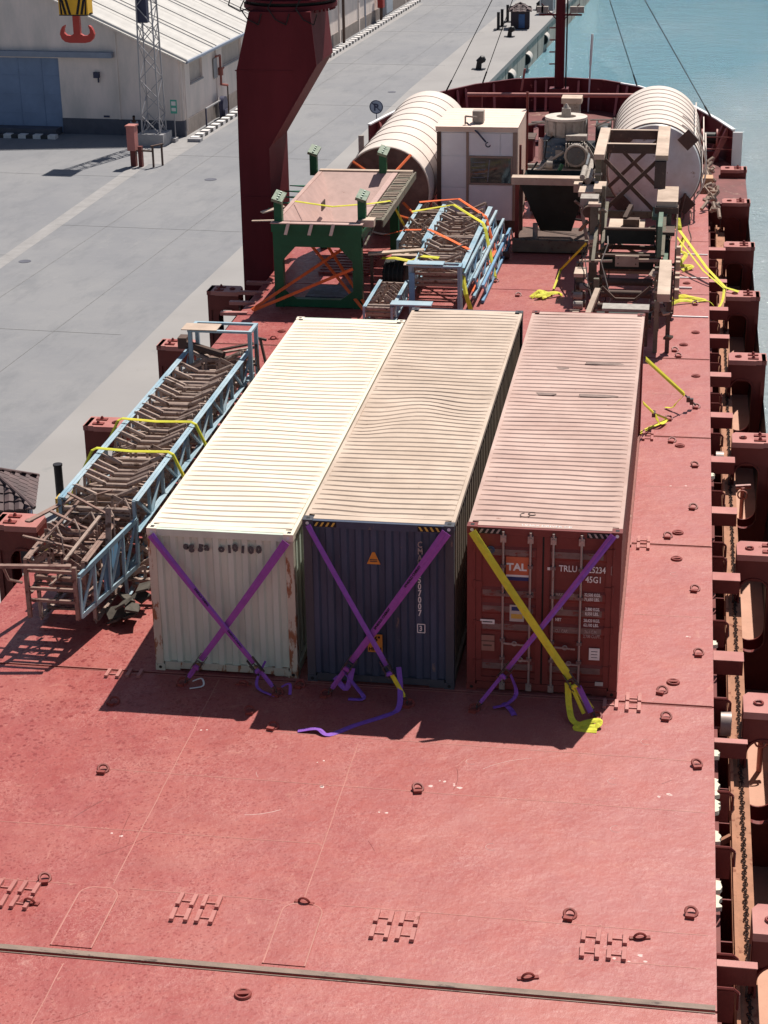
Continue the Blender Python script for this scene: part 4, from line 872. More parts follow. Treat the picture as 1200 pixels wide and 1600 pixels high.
def conveyor(t, x0, x1, y0, y1, zb, zt, cm, im, step=.42, wch=.09, seed=0, brace=.9, idz=None, skew=0., kinds=(0, 1, 2), latt=True, jit=1.):
    rnd = random.Random(seed); sk = lambda y: skew*(y-y0)
    for x in (x0, x1):
        for z in (zb, zt):
            g = MB(); g.angle((x+sk(y0), y0, z), (x+sk(y1), y1, z), wch*(1.15 if z == zt else 1)); g.bar((x+sk(y0), y0, z), (x+sk(y1), y1, z), wch*.8, .03) ; t.part('chord', g, cm)
        n_ = max(1, round((y1-y0)/brace)); h = (y1-y0)/n_
        if latt:
            for i in range(n_+1):
                y = y0+i*h; g = MB(); g.bar((x+sk(y), y, zb), (x+sk(y), y, zt), .06, .05); t.part('upright', g, cm)
                if i < n_:
                    a, c = (zb, zt) if i % 2 else (zt, zb); g = MB(); g.bar((x+sk(y)+.02, y+.05, a), (x+sk(y+h)+.02, y+h-.05, c), .05, .04); t.part('lattice_brace', g, cm)
    w = x1-x0; n_ = int((y1-y0)/step)
    for i in range(n_+1):
        y = y0+(i+.3)*(y1-y0)/(n_+1); k = kinds[rnd.randrange(len(kinds))]
        z = (idz if idz is not None else zt-.16)+rnd.uniform(-.03, .03)*jit
        t.inst('idler', idler_m(w*.97, im, k), ((x0+x1)/2+sk(y), y+rnd.uniform(-.06, .06)*jit, z), (rnd.uniform(-.12, .12)*jit, 0, rnd.uniform(-.05, .05)*jit))
        if i % 2 == 0: t.inst('idler', idler_m(w*.97, im, 1), ((x0+x1)/2+sk(y), y+.2, zb+.08), (0, 0, rnd.uniform(-.05, .05)*jit))
def portal(t, x0, x1, y, z0, z1, cm, wd=.10, top=True, depth=.35, plate=None):
    for x in (x0, x1):
        for yy in (y, y+depth): g = MB(); g.bar((x, yy, z0), (x, yy, z1), wd*.7); t.part('end_post', g, cm)
    if top:
        g = MB(); g.box((x0-.05, y-.05, z1), (x1+.05, y+.03, z1+.05)); g.box((x0-.05, y+depth-.03, z1), (x1+.05, y+depth+.05, z1+.05)); g.box((x0-.05, y+.03, z1), (x0+.03, y+depth-.03, z1+.05)); g.box((x1-.03, y+.03, z1), (x1+.05, y+depth-.03, z1+.05)); t.part('top_ring', g, cm)
        if plate: g = MB(); g.box((x0-.18, y-.08, z1+.052), (x0+.62, y+depth*.7, z1+.07)); t.part('cover_plate', g, plate)
# long one on the left
t = Thing('conveyor_frame', 'long pale blue conveyor frame full of rusty idlers, left of the cream container', 'conveyor', (-7.5, 9, 0), 'conveyor frames')
conveyor(t, -7.68, -6.30, 2.75, 12.0, 1.30, 1.90, M_LBLUE, M_IDLER2, .27, .075, 3, .9, kinds=(0, 1, 0, 0, 2), idz=1.60)
for k_ in range(6): g = MB(); g.bar((-7.5, 11.4+.12*k_, 1.55+.12*(k_ % 3)), (-6.15, 11.45+.1*k_, 1.5+.15*((k_*2) % 5)), .09, .04); t.part('cross_bar', g, (M_IDLER, M_IDLER2, M_BROWN)[k_ % 3])
portal(t, -7.5, -6.15, 11.35, 1.3, 2.42, M_LBLUE, .12, True, .6, M_TAN)
g = MB(); g.tube((-7.75, 11.8, 2.0), (-6.8, 11.5, 1.85), .09, 8); g.box((-7.9, 11.7, 1.9), (-7.7, 12.0, 2.15)); t.part('end_drum', g, M_BROWN)
g = MB(); g.bar((-6.15, 11.9, 2.0), (-5.75, 10.9, .1), .05); g.bar((-6.1, 12.1, 2.1), (-5.7, 12, .1), .05); g.bar((-6.2, 12.1, 2.1), (-5.95, 12.1, 2.05), .05); t.part('support_strut', g, M_BROWN)
for y in (4.0, 7.6, 11.2):
    g = MB(); g.box((-7.8, y, .0), (-6.2, y+.16, .08)); g.box((-7.76, y+.03, .08), (-7.66, y+.13, 1.26)); g.box((-6.34, y+.03, .08), (-6.24, y+.13, 1.26)); t.part('bearer', g, M_BROWN)
# second frame, lower, in its lee
t = Thing('conveyor_frame', 'low rusty conveyor frame between the long blue frame and the cream container', 'conveyor', (-6.2, 9, 0), 'conveyor frames')
conveyor(t, -6.5, -5.62, 2.6, 14.6, .12, .60, M_LBLUE, M_IDLER2, .36, .07, 5, 1.0, latt=True)
t = Thing('conveyor_frame', 'rusty conveyor frame lying under the long pale blue one', 'conveyor', (-7.3, 7, 0), 'conveyor frames')
conveyor(t, -7.75, -6.75, 1.5, 14.0, .12, 1.0, M_IDLER2, M_IDLER, .36, .07, 6, 1.0)
# near end piece on the deck, twisted
t = Thing('conveyor_frame', 'jumbled near end of a conveyor with bent brackets and a sky blue side panel', 'conveyor', (-7.6, 2.2, 0), 'conveyor frames')
conveyor(t, -8.15, -7.12, 2.1, 4.6, .30, .95, M_IDLER, M_IDLER, .30, .07, 8, .8, kinds=(0, 2, 0, 0), jit=1.4)
g = MB()
for x in (-8.03, -7.17): g.bar((x, 1.78, .0), (x, 1.78, .98), .07)
for z in (.33, .55, .88): g.bar((-8.03, 1.78, z), (-7.17, 1.78, z), .05)
t.part('end_frame', g, M_IDLER)
g = MB(); g.bar((-8.42, 1.55, 1.04), (-7.2, 1.72, 1.02), .09, .05); g.path([(-8.36, 1.6, 1.0), (-8.3, 1.65, .75), (-8.1, 1.75, .66)], .025); t.part('bent_bar', g, M_IDLER)
for a, c, e in (((-8.35, 2.6, 1.15), (-7.3, 2.5, 1.0), .05), ((-8.1, 3.4, 1.3), (-7.3, 3.2, 1.05), .06), ((-8.4, 3.0, 1.25), (-8.0, 4.3, 1.2), .1), ((-7.4, 2.0, 1.0), (-7.2, 3.4, 1.25), .06), ((-8.15, 2.1, .9), (-7.7, 3.9, 1.35), .05), ((-7.0, 3.3, 1.45), (-6.95, 2.9, .4), .10), ((-7.9, 3.8, 1.5), (-7.0, 3.5, 1.2), .05), ((-8.3, 4.4, 1.0), (-7.3, 4.5, 1.3), .05), ((-7.95, 1.9, .9), (-7.75, 2.7, .5), .06), ((-7.8, 2.2, .4), (-7.2, 2.9, .9), .05)):
    g = MB(); g.bar(a, c, e, .03); t.part('loose_bracket', g, random.choice((M_IDLER, M_IDLER2)))
for k in range(5):
    x, y = -7.9+.2*k, 2.6+.35*k; g = MB(); g.path([(x, y, 1.2), (x+.15, y+.1, 1.32), (x+.3, y-.1, 1.2), (x+.33, y-.2, .8), (x+.2, y-.25, .5)], .014, 5); t.part('cable', g, M_IDLER2)
# blue side panel (truss ladder) leaning at the near right
g = MB(); A0, A1 = Vector((-7.14, 1.85, .03)), Vector((-6.72, 3.9, .12)); B0, B1 = Vector((-7.12, 1.85, .78)), Vector((-6.70, 3.9, 1.0))
for a, c in ((A0, A1), (B0, B1), (A0, B0), (A1, B1)): g.bar(a, c, .09, .05, (1, 0, 0))
for i in range(4):
    a = A0.lerp(A1, i/4); c = B0.lerp(B1, (i+1)/4); e = A0.lerp(A1, (i+1)/4); g.bar(a, c, .05, .04, (1, 0, 0)); g.bar(e, c, .06, .05, (1, 0, 0))
t.part('side_panel', g, M_LBLUE)
g = MB(); g.box((-6.98, 2.7, .10), (-6.94, 3.5, .8)); t.part('guard_sheet', g, M_SBLUE)
g = MB(); g.box((-8.26, 4.1, .9), (-8.22, 4.35, 1.25)); t.part('yellow_tag', g, M_YEL)
t.e.location = Vector(t.e.location)+Vector((.42, -1.15, .54))
# crumpled sacking and debris near its foot
g = MB(); rnd = random.Random(4)
for i in range(9):
    x, y = -6.28+rnd.uniform(-.22, .22), 2.0+rnd.uniform(-.45, .45); Mx = Matrix.Translation((x, y, .10+.04*i)) @ Matrix.Rotation(rnd.uniform(0, 3), 4, 'Z') @ Matrix.Rotation(rnd.uniform(-.7, .7), 4, 'X')
    g.box((-.17, -.12, -.02), (.17, .12, .02), Mx)
single('sacking_heap', g, M_RAG, 'crumpled dark sacking heap on the deck by the foot of the blue side panel', 'rag heap', (-6.28, 2.0, 0))
# straps over the long conveyor
for y, lab in ((5.0, 'nearer'), (6.7, 'farther')):
    t = Thing('lashing_strap', 'yellow strap over the long blue conveyor, the %s of its two' % lab, 'lashing strap', (-7.0, y, 0), 'lashing straps on the cargo')
    g = MB(); g.ribbon([(-8.6, y-.9, .1), (-7.78, y, 1.96), (-7.7, y+.04, 2.0), (-7.0, y+.05, 1.96), (-6.28, y, 2.0), (-6.18, y-.03, 1.96), (-5.6, y-.4, 1.0)], .065, (0, -.4, 1)); t.part('webbing', g, M_YELS)

# mid conveyor stack
t = Thing('conveyor_frame', 'stacked pale blue conveyor frame with square-cut end, nearest the back of the navy container', 'conveyor', (-3.3, 24, 0), 'conveyor frames')
conveyor(t, -4.05, -2.72, 21.6, 28.9, .66, 1.28, M_LBLUE, M_IDLER2, .34, .09, 21, .85)
portal(t, -4.05, -2.72, 21.3, .05, 1.36, M_LBLUE, .13, True, .3, M_TAN)
g = MB(); g.box((-4.15, 21.22, 1.44), (-3.15, 21.6, 1.46)); t.part('blue_plate', g, M_LBLUE); g = MB(); g.bar((-4.0, 21.25, .25), (-4.0, 21.25, 1.2), .14, .06); t.part('blue_post', g, M_SBLUE)
for k, (z, m_) in enumerate(((.95, M_LBLUE), (.7, M_SBLUE))): pass
t = Thing('conveyor_frame', 'pale blue lattice conveyor frame leaning outermost against the right of the stack', 'conveyor', (-2.3, 25, 0), 'conveyor frames')
for dx, z0, z1, m_ in ((.10, .55, 1.05, M_LBLUE), (.32, .30, .80, M_LBLUE), (.52, .06, .50, M_SBLUE)):
    for z in (z0, z1):
        g = MB(); g.bar((-2.75+dx, 21.6+dx*2, z), (-2.62+dx, 29.1, z+.05), .07, .08); t.part('chord', g, m_)
    for i in range(11):
        y = 21.8+dx*2+i*.66; a, c = (z0, z1) if i % 2 else (z1, z0); g = MB(); g.bar((-2.75+dx+.012*i, y, a), (-2.74+dx+.012*i, y+.6, c), .045, .05); t.part('lattice_brace', g, M_LBLUE if i % 3 else M_SBLUE)
g = MB(); g.tube((-2.55, 27.3, .12), (-2.0, 27.6, .12), .12, 10); t.part('end_drum', g, M_BROWN)
t = Thing('conveyor_frame', 'pale blue conveyor frame with dusty rungs, nearest to the brown tank end', 'conveyor', (-4.4, 27, 0), 'conveyor frames')
conveyor(t, -4.88, -4.15, 24.4, 29.0, .55, 1.30, M_LBLUE, M_IDLER2, .34, .07, 33, .8)
g = MB(); g.box((-5.0, 24.0, .9), (-4.1, 24.5, .96)); g.box((-4.95, 24.1, .1), (-4.85, 24.2, .9)); g.box((-4.2, 24.1, .1), (-4.1, 24.2, .9)); t.part('end_table', g, M_TAN)
t = Thing('conveyor_frame', 'small pale frame of bare rungs on the deck just behind the cream container', 'conveyor', (-4.8, 21.5, 0), 'conveyor frames')
conveyor(t, -5.1, -4.35, 19.9, 22.6, .15, .62, M_LBLUE, M_IDLER2, .30, .06, 41, .7, kinds=(2, 1, 2))
g = MB(); g.box((-4.4, 19.9, .66), (-3.3, 20.3, .70)); t.part('cover_plate', g, M_LBLUE)
t = Thing('cross_member', 'dusty tan channel beam lying across, between green frame and blue conveyor stack', 'beam', (-4.7, 23.4, 0))
g = MB(); g.bar((-5.5, 23.0, 1.25), (-3.95, 23.3, 1.32), .24, .05); t.part('web', g, M_TAN); g = MB(); g.bar((-5.4, 23.0, .1), (-5.4, 23.0, 1.2), .08); g.bar((-4.1, 23.2, .1), (-4.1, 23.2, 1.25), .08); t.part('leg', g, M_BROWN)
# rubber tyre
t = Thing('tyre', 'black ribbed rubber wheel under the tan beam beside the blue conveyor stack', 'tyre', (-4.65, 23.1, 0))
g = MB(); g.tube((-5.02, 23.3, .62), (-4.42, 23.2, .62), .42, 24); t.part('tyre_casing', g, M_BLACK, True)
for k in range(5):
    x = -4.97+.125*k; g = MB(); g.torus((x, 23.3-.017*k*1.2, .62), (1, -.16, 0), .425, .02, 24, 5); t.part('tread_rib', g, mat('tyre_rib', (.035, .035, .037), .6))
# straps over the mid stack
def cargo_strap(label, pts, m_, w=.09, n_=(0, -.3, 1)):
    t = Thing('lashing_strap', label, 'lashing strap', (pts[-1][0], pts[-1][1], 0), 'lashing straps on the cargo'); g = MB(); g.ribbon(pts, w, n_); t.part('webbing', g, m_)
    return t
t = cargo_strap('yellow strap over the blue conveyor stack, hooked to the deck at right', [(-4.95, 27.7, 1.36), (-3.75, 28.3, 1.46), (-2.65, 26.4, 1.38), (-2.55, 26.2, 1.25), (-2.12, 25.05, .06)], M_YELS, .10)
hook(t, (-2.11, 25.0, .03), (.3, -.8, -1))
cargo_strap('orange strap over the far end of the blue conveyor stack', [(-4.9, 29.0, 1.36), (-3.7, 29.2, 1.44), (-2.66, 27.3, 1.36), (-2.3, 26.6, .5), (-2.6, 23.5, .1)], M_ORS)
cargo_strap('orange strap across the middle of the blue conveyor stack', [(-5.6, 26.6, .9), (-4.8, 25.4, 1.36), (-4.1, 25.5, 1.36), (-3.3, 24.3, 1.36), (-2.68, 23.3, 1.36)], M_ORS)
cargo_strap('yellow strap hanging from the near right corner of the blue conveyor stack', [(-2.75, 22.0, 1.2), (-2.55, 21.4, .6), (-2.35, 21.2, .1)], M_YELS, .12, (0, -1, .4))
cargo_strap('loose yellow webbing lying over the black wheel', [(-5.1, 23.0, 1.14), (-4.7, 22.85, 1.18), (-4.3, 22.9, 1.10), (-3.9, 22.4, 1.38), (-3.4, 22.3, 1.36)], M_YELS, .13)

# ------------------------------------------------------------------ green hopper frame
t = Thing('hopper_frame', 'dark green steel frame carrying a wide dusty pink hopper', 'hopper', (-6.65, 25, 0))
gx0, gx1, gy0, gy1, gz = -7.92, -5.46, 21.75, 28.3, 2.0
for x in (gx0, gx1-.32):
    for y in (gy0, gy1):
        g = MB(); g.box((x if x < -7 else x+.06, y, 0), (x+.26 if x < -7 else x+.32, y+.22, gz)); t.part('leg', g, M_GREEN)
g = MB(); g.box((gx0, gy0-.012, 1.72), (gx1, gy0+.24, 2.12)); t.part('front_beam', g, M_GREEN)
g = MB(); g.box((gx0, gy1-.012, 1.72), (gx1, gy1+.24, 2.1)); t.part('rear_beam', g, M_GREEN)
for x0, x1, sgn in ((gx0+.262, gx0+.62, 1), (gx1-.62, gx1-.262, -1)):
    g = MB(); P = [(x0, 1.719), (x1, 1.719), (x0, 1.33)] if sgn > 0 else [(x0, 1.719), (x1, 1.719), (x1, 1.33)]; g.prism(P, gy0, gy0+.03, 'y'); t.part('corner_gusset', g, M_GREEN)
    g = MB(); P = [(x0, .241), (x1, .241), (x0, .5)] if sgn > 0 else [(x0, .241), (x1, .241), (x1, .5)]; g.prism(P, gy0, gy0+.03, 'y'); t.part('corner_gusset', g, M_GREEN)
g = MB(); g.box((gx0+.262, gy0, .02), (gx1-.262, gy0+.2, .24)); t.part('sill_beam', g, M_GREEN)
for x in (gx0+.02, gx1-.24):
    g = MB(); g.box((x, gy0+.26, 1.8), (x+.2, gy1-.02, 2.08)); t.part('side_beam', g, M_GREEN)
g = MB(); g.box((gx0-.03, gy0-.06, 2.13), (gx1+.03, gy0+.1, 2.36)); t.part('rim_front', g, M_GREEN); g = MB(); g.box((gx0-.05, gy0-.08, 2.362), (gx1+.05, gy0+.14, 2.385)); t.part('rim_lip', g, M_HOPIN)
for x in (-7.45, -6.8, -6.2):
    g = MB(); g.bar((x, gy0-.10, 2.39), (x-.05, gy0-.30, 2.12), .09, .02); t.part('lug', g, M_HOPIN)
# hopper shell: rectangular funnel
hx0, hx1, hy0, hy1 = -7.80, -5.62, 21.92, 28.35
tp = [(hx0, hy0, 2.38), (hx1, hy0, 2.38), (hx1, hy1, 2.38), (hx0, hy1, 2.38)]; bt = [(-6.95, 24.6, 1.25), (-6.35, 24.6, 1.25), (-6.35, 25.8, 1.25), (-6.95, 25.8, 1.25)]
for i in range(4):
    j = (i+1) % 4; g = MB(); a, c, d_, e = map(Vector, (tp[i], tp[j], bt[j], bt[i])); nn = (c-a).cross(d_-a).normalized()*.02
    g.add([a, c, d_, e, a+nn, c+nn, d_+nn, e+nn], [(0, 1, 2, 3), (4, 5, 6, 7), (0, 1, 5, 4), (2, 3, 7, 6), (1, 2, 6, 5), (0, 3, 7, 4)]); t.part('funnel_plate', g, M_HOPIN)
g = MB(); g.box((hx0-.12, hy0+.1, 2.36), (hx0, hy1, 2.40)); t.part('rim_side', g, M_HOPIN); g = MB(); g.box((hx1, hy0+.1, 2.36), (hx1+.16, hy1, 2.40)); t.part('rim_side', g, M_HOPIN)
g = MB(); g.box((hx0-.1, hy1+.01, 2.30), (hx1+.6, hy1+.22, 2.44)); t.part('rim_rear', g, M_TAN)
for x in (-7.75, -7.2): g = MB(); g.box((x, 25.0, 1.95), (x+.03, 25.5, 2.2)); t.part('inner_lug', g, M_BROWN)
# four corner posts with worn slanted caps
for (x, y) in ((-7.78, 21.95), (-5.52, 22.3), (-8.05, 28.3), (-5.92, 28.4)):
    g = MB(); g.box((x-.11, y-.1, 2.3), (x+.11, y+.1, 2.98)); p_ = t.part('corner_post', g, M_GREEN)
    Mx = Matrix.Translation((x, y, 2.98)) @ Matrix.Rotation(R(18), 4, 'Y') @ Matrix.Rotation(R(18), 4, 'X'); g = MB(); g.box((-.15, -.2, 0), (.15, .3, .09), Mx); t.part('post_cap', g, M_GTOP, parent=p_)
    g = MB()
    for yy in (-.12, 0, .12, .22): g.tube(Mx @ Vector((0, yy, .09)), Mx @ Vector((0, yy, .12)), .03, 6)
    t.part('bolt', g, M_GREEN, parent=p_)
# serrated grate on the right, spikes on the left
for k in range(7):
    y0 = 22.3+k*.88; g = MB(); g.box((-5.42, y0, 2.36), (-4.95, y0+.8, 2.39)); t.part('walkway_plate', g, M_OLIVE)
    g = MB()
    for j in range(3): g.bar((-5.38, y0+.15+.22*j, 2.41), (-5.0, y0+.2+.22*j, 2.41), .05, .03)
    t.part('walkway_cleat', g, M_TAN)
g = MB(); g.box((-4.96, 22.2, 2.2), (-4.92, 28.5, 2.40)); t.part('walkway_edge', g, M_OLIVE); g = MB(); g.box((-5.5, 22.0, 2.25), (-5.15, 22.35, 2.44)); t.part('tan_plate', g, M_TAN)
g = MB(); g.bar((-5.15, 22.4, 2.3), (-5.3, 21.4, 1.9), .04); t.part('stay_bar', g, M_OLIVE)
for k in range(5):
    y = 23.9+k*.75; g = MB(); g.prism([(-8.03, y), (-8.03, y+.16), (-8.55, y+.12)], 2.22, 2.25); t.part('spike_bracket', g, M_GREEN)
g = MB(); g.bar((-8.6, 22.2, 2.30), (-7.9, 22.25, 2.32), .08, .03); g.bar((-8.45, 22.8, 2.4), (-7.9, 23.2, 2.5), .2, .03); t.part('bracket', g, M_TAN)
# things under the frame
g = MB(); g.box((-7.25, 22.6, .02), (-6.0, 23.9, .08)); single('plastic_sheet', g, M_TARP, 'crumpled dark blue sheet on the deck under the green frame', 'sheet', (-6.6, 23.8, 0))
g = MB()
for k in range(9): g.box((-7.4, 25.3+.32*k, .01), (-5.9, 25.48+.32*k, .07))
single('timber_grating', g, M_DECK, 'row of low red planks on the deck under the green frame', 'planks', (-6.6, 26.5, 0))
def orange(label, A, B): 
    t = Thing('lashing_strap', label, 'lashing strap', (B[0], B[1], 0), 'lashing straps on the cargo'); g = MB(); g.ribbon([A, B], .085, (0, -1, .5)); t.part('webbing', g, M_ORS)
orange('upper of two orange straps rising from the left into the green frame', (-6.1, 22.6, 1.5), (-8.48, 21.2, .05))
orange('lower of two orange straps rising from the left into the green frame', (-5.7, 21.7, 1.15), (-8.42, 21.15, .05))
orange('orange strap from inside the green frame down to the right, upper of the pair', (-7.1, 24.0, 1.6), (-5.22, 21.4, .06))
orange('orange strap from inside the green frame down to the right, lower of the pair', (-7.2, 23.5, 1.3), (-5.32, 21.35, .05))
cargo_strap('yellow strap over the pink hopper down to the right leg of the green frame', [(-7.75, 24.0, 2.46), (-6.6, 23.6, 2.42), (-5.55, 23.9, 2.46), (-5.05, 24.3, 2.46), (-5.0, 24.4, 2.36), (-4.98, 27.0, .9), (-4.95, 27.5, .1)], M_YELS, .07)

# ------------------------------------------------------------------ tanks
def tank(label, cx, y0, y1, r, zc, endm, ring_pitch, dirt=False, dx=0.):
    t = Thing('storage_tank', label, 'tank', (cx, (y0+y1)/2, 0), 'cylindrical tanks lying on the foredeck'); k = 56
    def X(y): return cx+dx*(y-y0)
    n_ = round((y1-y0)/ring_pitch); h = (y1-y0)/n_
    for i in range(n_):
        a, c = y0+i*h+.012, y0+(i+1)*h-.012; g = MB(); vs = []
        for y, rr in ((a, r), (c, r)):
            for j in range(k): q = 2*math.pi*j/k; vs.append((X(y)+rr*math.cos(q), y, zc+rr*math.sin(q)))
        g.add(vs, [(j, (j+1) % k, k+(j+1) % k, k+j) for j in range(k)]); t.part('shell_ring', g, M_TANK, True)
        g = MB(); g.torus((X(a-.012), a-.012, zc), (dx, 1, 0), r+.002, .018, k, 4); t.part('seam_band', g, M_SEAM)
    return t, X
t, X = tank('large cream tank with a dark scratched end, beside the white cabin', -6.12, 30.1, 40.4, 1.40, 1.44, None, 1.14)
g = MB(); k = 56; vs = [(-6.12, 30.16, 1.44)]+[(-6.12+1.37*math.cos(2*math.pi*j/k), 30.10, 1.44+1.37*math.sin(2*math.pi*j/k)) for j in range(k)]; g.add(vs, [(0, 1+j, 1+(j+1) % k) for j in range(k)]); t.part('end_plate', g, M_TANKE)
g = MB(); g.torus((-6.12, 30.08, 1.44), (0, 1, 0), 1.39, .03, 56, 6); t.part('end_rim', g, M_TANK)
for y in (31.5, 38.5): g = MB(); g.box((-7.2, y, .0), (-5.0, y+.2, .12)); t.part('cradle', g, M_BROWN)
for lab, A, B in (('orange strap across the upper part of the brown tank end', (-5.3, 30.0, 2.62), (-6.0, 29.0, 1.9)), ('orange strap at the upper left of the brown tank end', (-7.15, 29.98, 2.38), (-6.3, 29.4, 2.0)), ('orange strap at the lower right of the brown tank end', (-5.5, 29.6, 1.2), (-4.6, 28.6, .6)), ('orange strap low across the brown tank end', (-5.9, 29.4, .9), (-4.75, 28.3, .9))):
    orange(lab, A, B)
t, X = tank('large cream tank lying on its side with a pale end, on the starboard foredeck', 2.17, 33.4, 40.6, 1.52, 1.56, None, .82, dx=-.01)
k = 56; g = MB(); vs = []
prof = [(1.50, 33.38), (1.46, 33.30), (1.15, 33.24), (.7, 33.20), (.0, 33.18)]
for rr, y in prof[:-1]:
    for j in range(k): vs.append((2.17+rr*math.cos(2*math.pi*j/k), y, 1.56+rr*math.sin(2*math.pi*j/k)))
vs.append((2.17, 32.92, 1.56)); fs = [(i*k+j, i*k+(j+1) % k, (i+1)*k+(j+1) % k, (i+1)*k+j) for i in range(3) for j in range(k)]+[(3*k+j, 3*k+(j+1) % k, 4*k) for j in range(k)]
g.add(vs, fs); t.part('end_plate', g, M_TANKW, True)
for a in (45, 135, 225, 315):
    cx_, cz_ = 2.17+1.47*math.cos(R(a)), 1.56+1.47*math.sin(R(a)); Mx = Matrix.Translation((cx_, 33.16, cz_)) @ Matrix.Rotation(R(45-a*0), 4, 'Y'); g = MB(); g.box((-.24, -.04, -.24), (.24, .0, .24), Mx); t.part('lifting_pad', g, M_BROWN)
g = MB(); 
for j in range(22):
    a = R(-20+j*3.5); 
g.path([(2.17+1.66*math.cos(R(a)), 33.6+ (80-a)*.0, 1.56+1.66*math.sin(R(a))) for a in range(60, -45, -8)], .03, 6); g.path([(2.17+1.66*math.cos(R(a)), 35.2, 1.56+1.66*math.sin(R(a))) for a in range(60, -45, -8)], .03, 6)
for a in (40, 20, 0, -20): g.bar((2.17+1.66*math.cos(R(a)), 33.6, 1.56+1.66*math.sin(R(a))), (2.17+1.66*math.cos(R(a)), 39.8, 1.56+1.66*math.sin(R(a))), .035)
t.part('side_ladder', g, M_TANK)
for y in (34.3, 39): g = MB(); g.box((1.0, y, .0), (3.3, y+.2, .14)); t.part('cradle', g, M_BROWN)
g = MB(); g.bar((3.05, 33.1, .1), (3.2, 33.0, .9), .07); g.bar((2.9, 32.9, .05), (3.05, 33.0, .7), .06); t.part('support_leg', g, M_BROWN)

# ------------------------------------------------------------------ white cabin
t = Thing('control_cabin', 'white panelled control cabin with a dark window and a lamp on its roof', 'cabin', (-3.35, 32.6, 0))
cx0, cx1, cy0, cy1, cz0, cz1 = -4.62, -2.09, 31.0, 34.2, .35, 3.30
g = MB(); g.box((cx0+.03, cy0+.05, cz0), (cx1-.03, cy1-.03, cz1-.04)); t.part('core', g, M_CABW)
g = MB(); g.box((cx0, cy0, .0), (cx1, cy1, cz0-.002)); t.part('skid', g, M_BROWN)
xd = -3.66; G_ = .018
for x0, x1, z0, z1 in ((cx0+.14, xd-.03, 2.42, 3.12), (cx0+.14, xd-.03, 1.42, 2.39), (cx0+.14, xd-.03, .36, 1.39), (xd+.06, -2.62, 2.42, 3.12), (-2.60, -2.22, 2.42, 3.12), (xd+.06, -2.22, .36, 1.48)):
    g = MB(); g.box((x0, cy0+.02, z0), (x1, cy0+.049, z1)); t.part('wall_panel', g, M_CABW)
for x in (cx0, xd-.028, cx1-.12):
    g = MB(); g.box((x, cy0-.005, .36), (x+(.13 if x != xd-.028 else .08), cy0+.045, 3.15)); t.part('mullion', g, M_BROWN if x == cx0 else mat('tan_mullion', (.38, .27, .22), .6))
g = MB(); g.box((xd+.06, cy0-.012, 1.5), (-2.22, cy0+.03, 1.56)); g.box((xd+.06, cy0-.012, 2.35), (-2.22, cy0+.03, 2.41)); g.box((xd+.06, cy0-.012, 1.561), (xd+.11, cy0+.03, 2.349)); g.box((-2.27, cy0-.012, 1.561), (-2.22, cy0+.03, 2.349)); wf = t.part('window_frame', g, mat('tan_mullion', (.38, .27, .22)))
g = MB(); g.box((xd+.111, cy0+.005, 1.562), (-2.271, cy0+.03, 2.348)); t.part('window_pane', g, M_GLASS, parent=wf)
g = MB(); g.box((xd+.115, cy0+.0, 1.6), (xd+.62, cy0+.0045, 2.3)); 
g2 = MB()
for k in range(5): g2.bar((xd+.16, cy0, 1.72+.12*k), (xd+.58, cy0, 1.74+.12*k), .02, .006, (0, 1, 0))
g2.bar((xd+.65, cy0, 1.6), (xd+.72, cy0, 2.3), .03, .006, (0, 1, 0)); t.part('window_blind', g2, mat('blind_grey', (.22, .25, .3), .5), parent=wf)
for k in range(8):
    g = MB(); y0 = cy0-.05+k*.41; g.box((cx0-.04, y0, cz1), (cx1+.04, y0+.395, cz1+.03)); t.part('roof_panel', g, M_CABR)
g = MB(); g.box((cx0-.03, cy0-.03, 3.17), (cx1+.03, cy0+.02, 3.297)); t.part('fascia', g, M_CABR)
for k in range(10):
    g = MB(); y0 = cy0+.1+k*.31; g.box((cx1-.03, y0, cz0), (cx1+.03, y0+.2, cz1-.05)); t.part('side_rib', g, M_CABR)
g = MB(); g.box((-3.55, 31.5, cz1+.06), (-3.2, 31.85, cz1+.42)); g.bar((-3.75, 31.3, cz1+.05), (-3.75, 31.3, cz1+.3), .05); g.bar((-3.75, 31.3, cz1+.3), (-3.4, 31.4, cz1+.25), .05); t.part('roof_lamp', g, M_DUSTM)
g = MB(); g.path([(-3.7, 31.25, cz1+.1), (-3.3, 30.9, cz1-.15), (-3.05, 30.85, cz1-.42)], .03); g.torus((-2.98, 30.85, cz1-.5), (0, 1, 0), .07, .02, 12, 5, 1, 5.5); t.part('lamp_arm', g, M_SIGND)
g = MB(); g.bar((cx1+.05, cy1-.1, .3), (cx1+.05, cy1-.1, 3.9), .08); t.part('corner_pole', g, M_RED)
g = MB(); g.bar((-1.86, 28.8, 0), (-1.86, 28.8, 2.15), .12); g.bar((-1.92, 30.4, 1.7), (-1.92, 30.4, 2.9), .07); single('steel_post', g, M_RED, 'red-brown steel post at the left end of the dark bin', 'post', (-1.86, 28.8, 0))

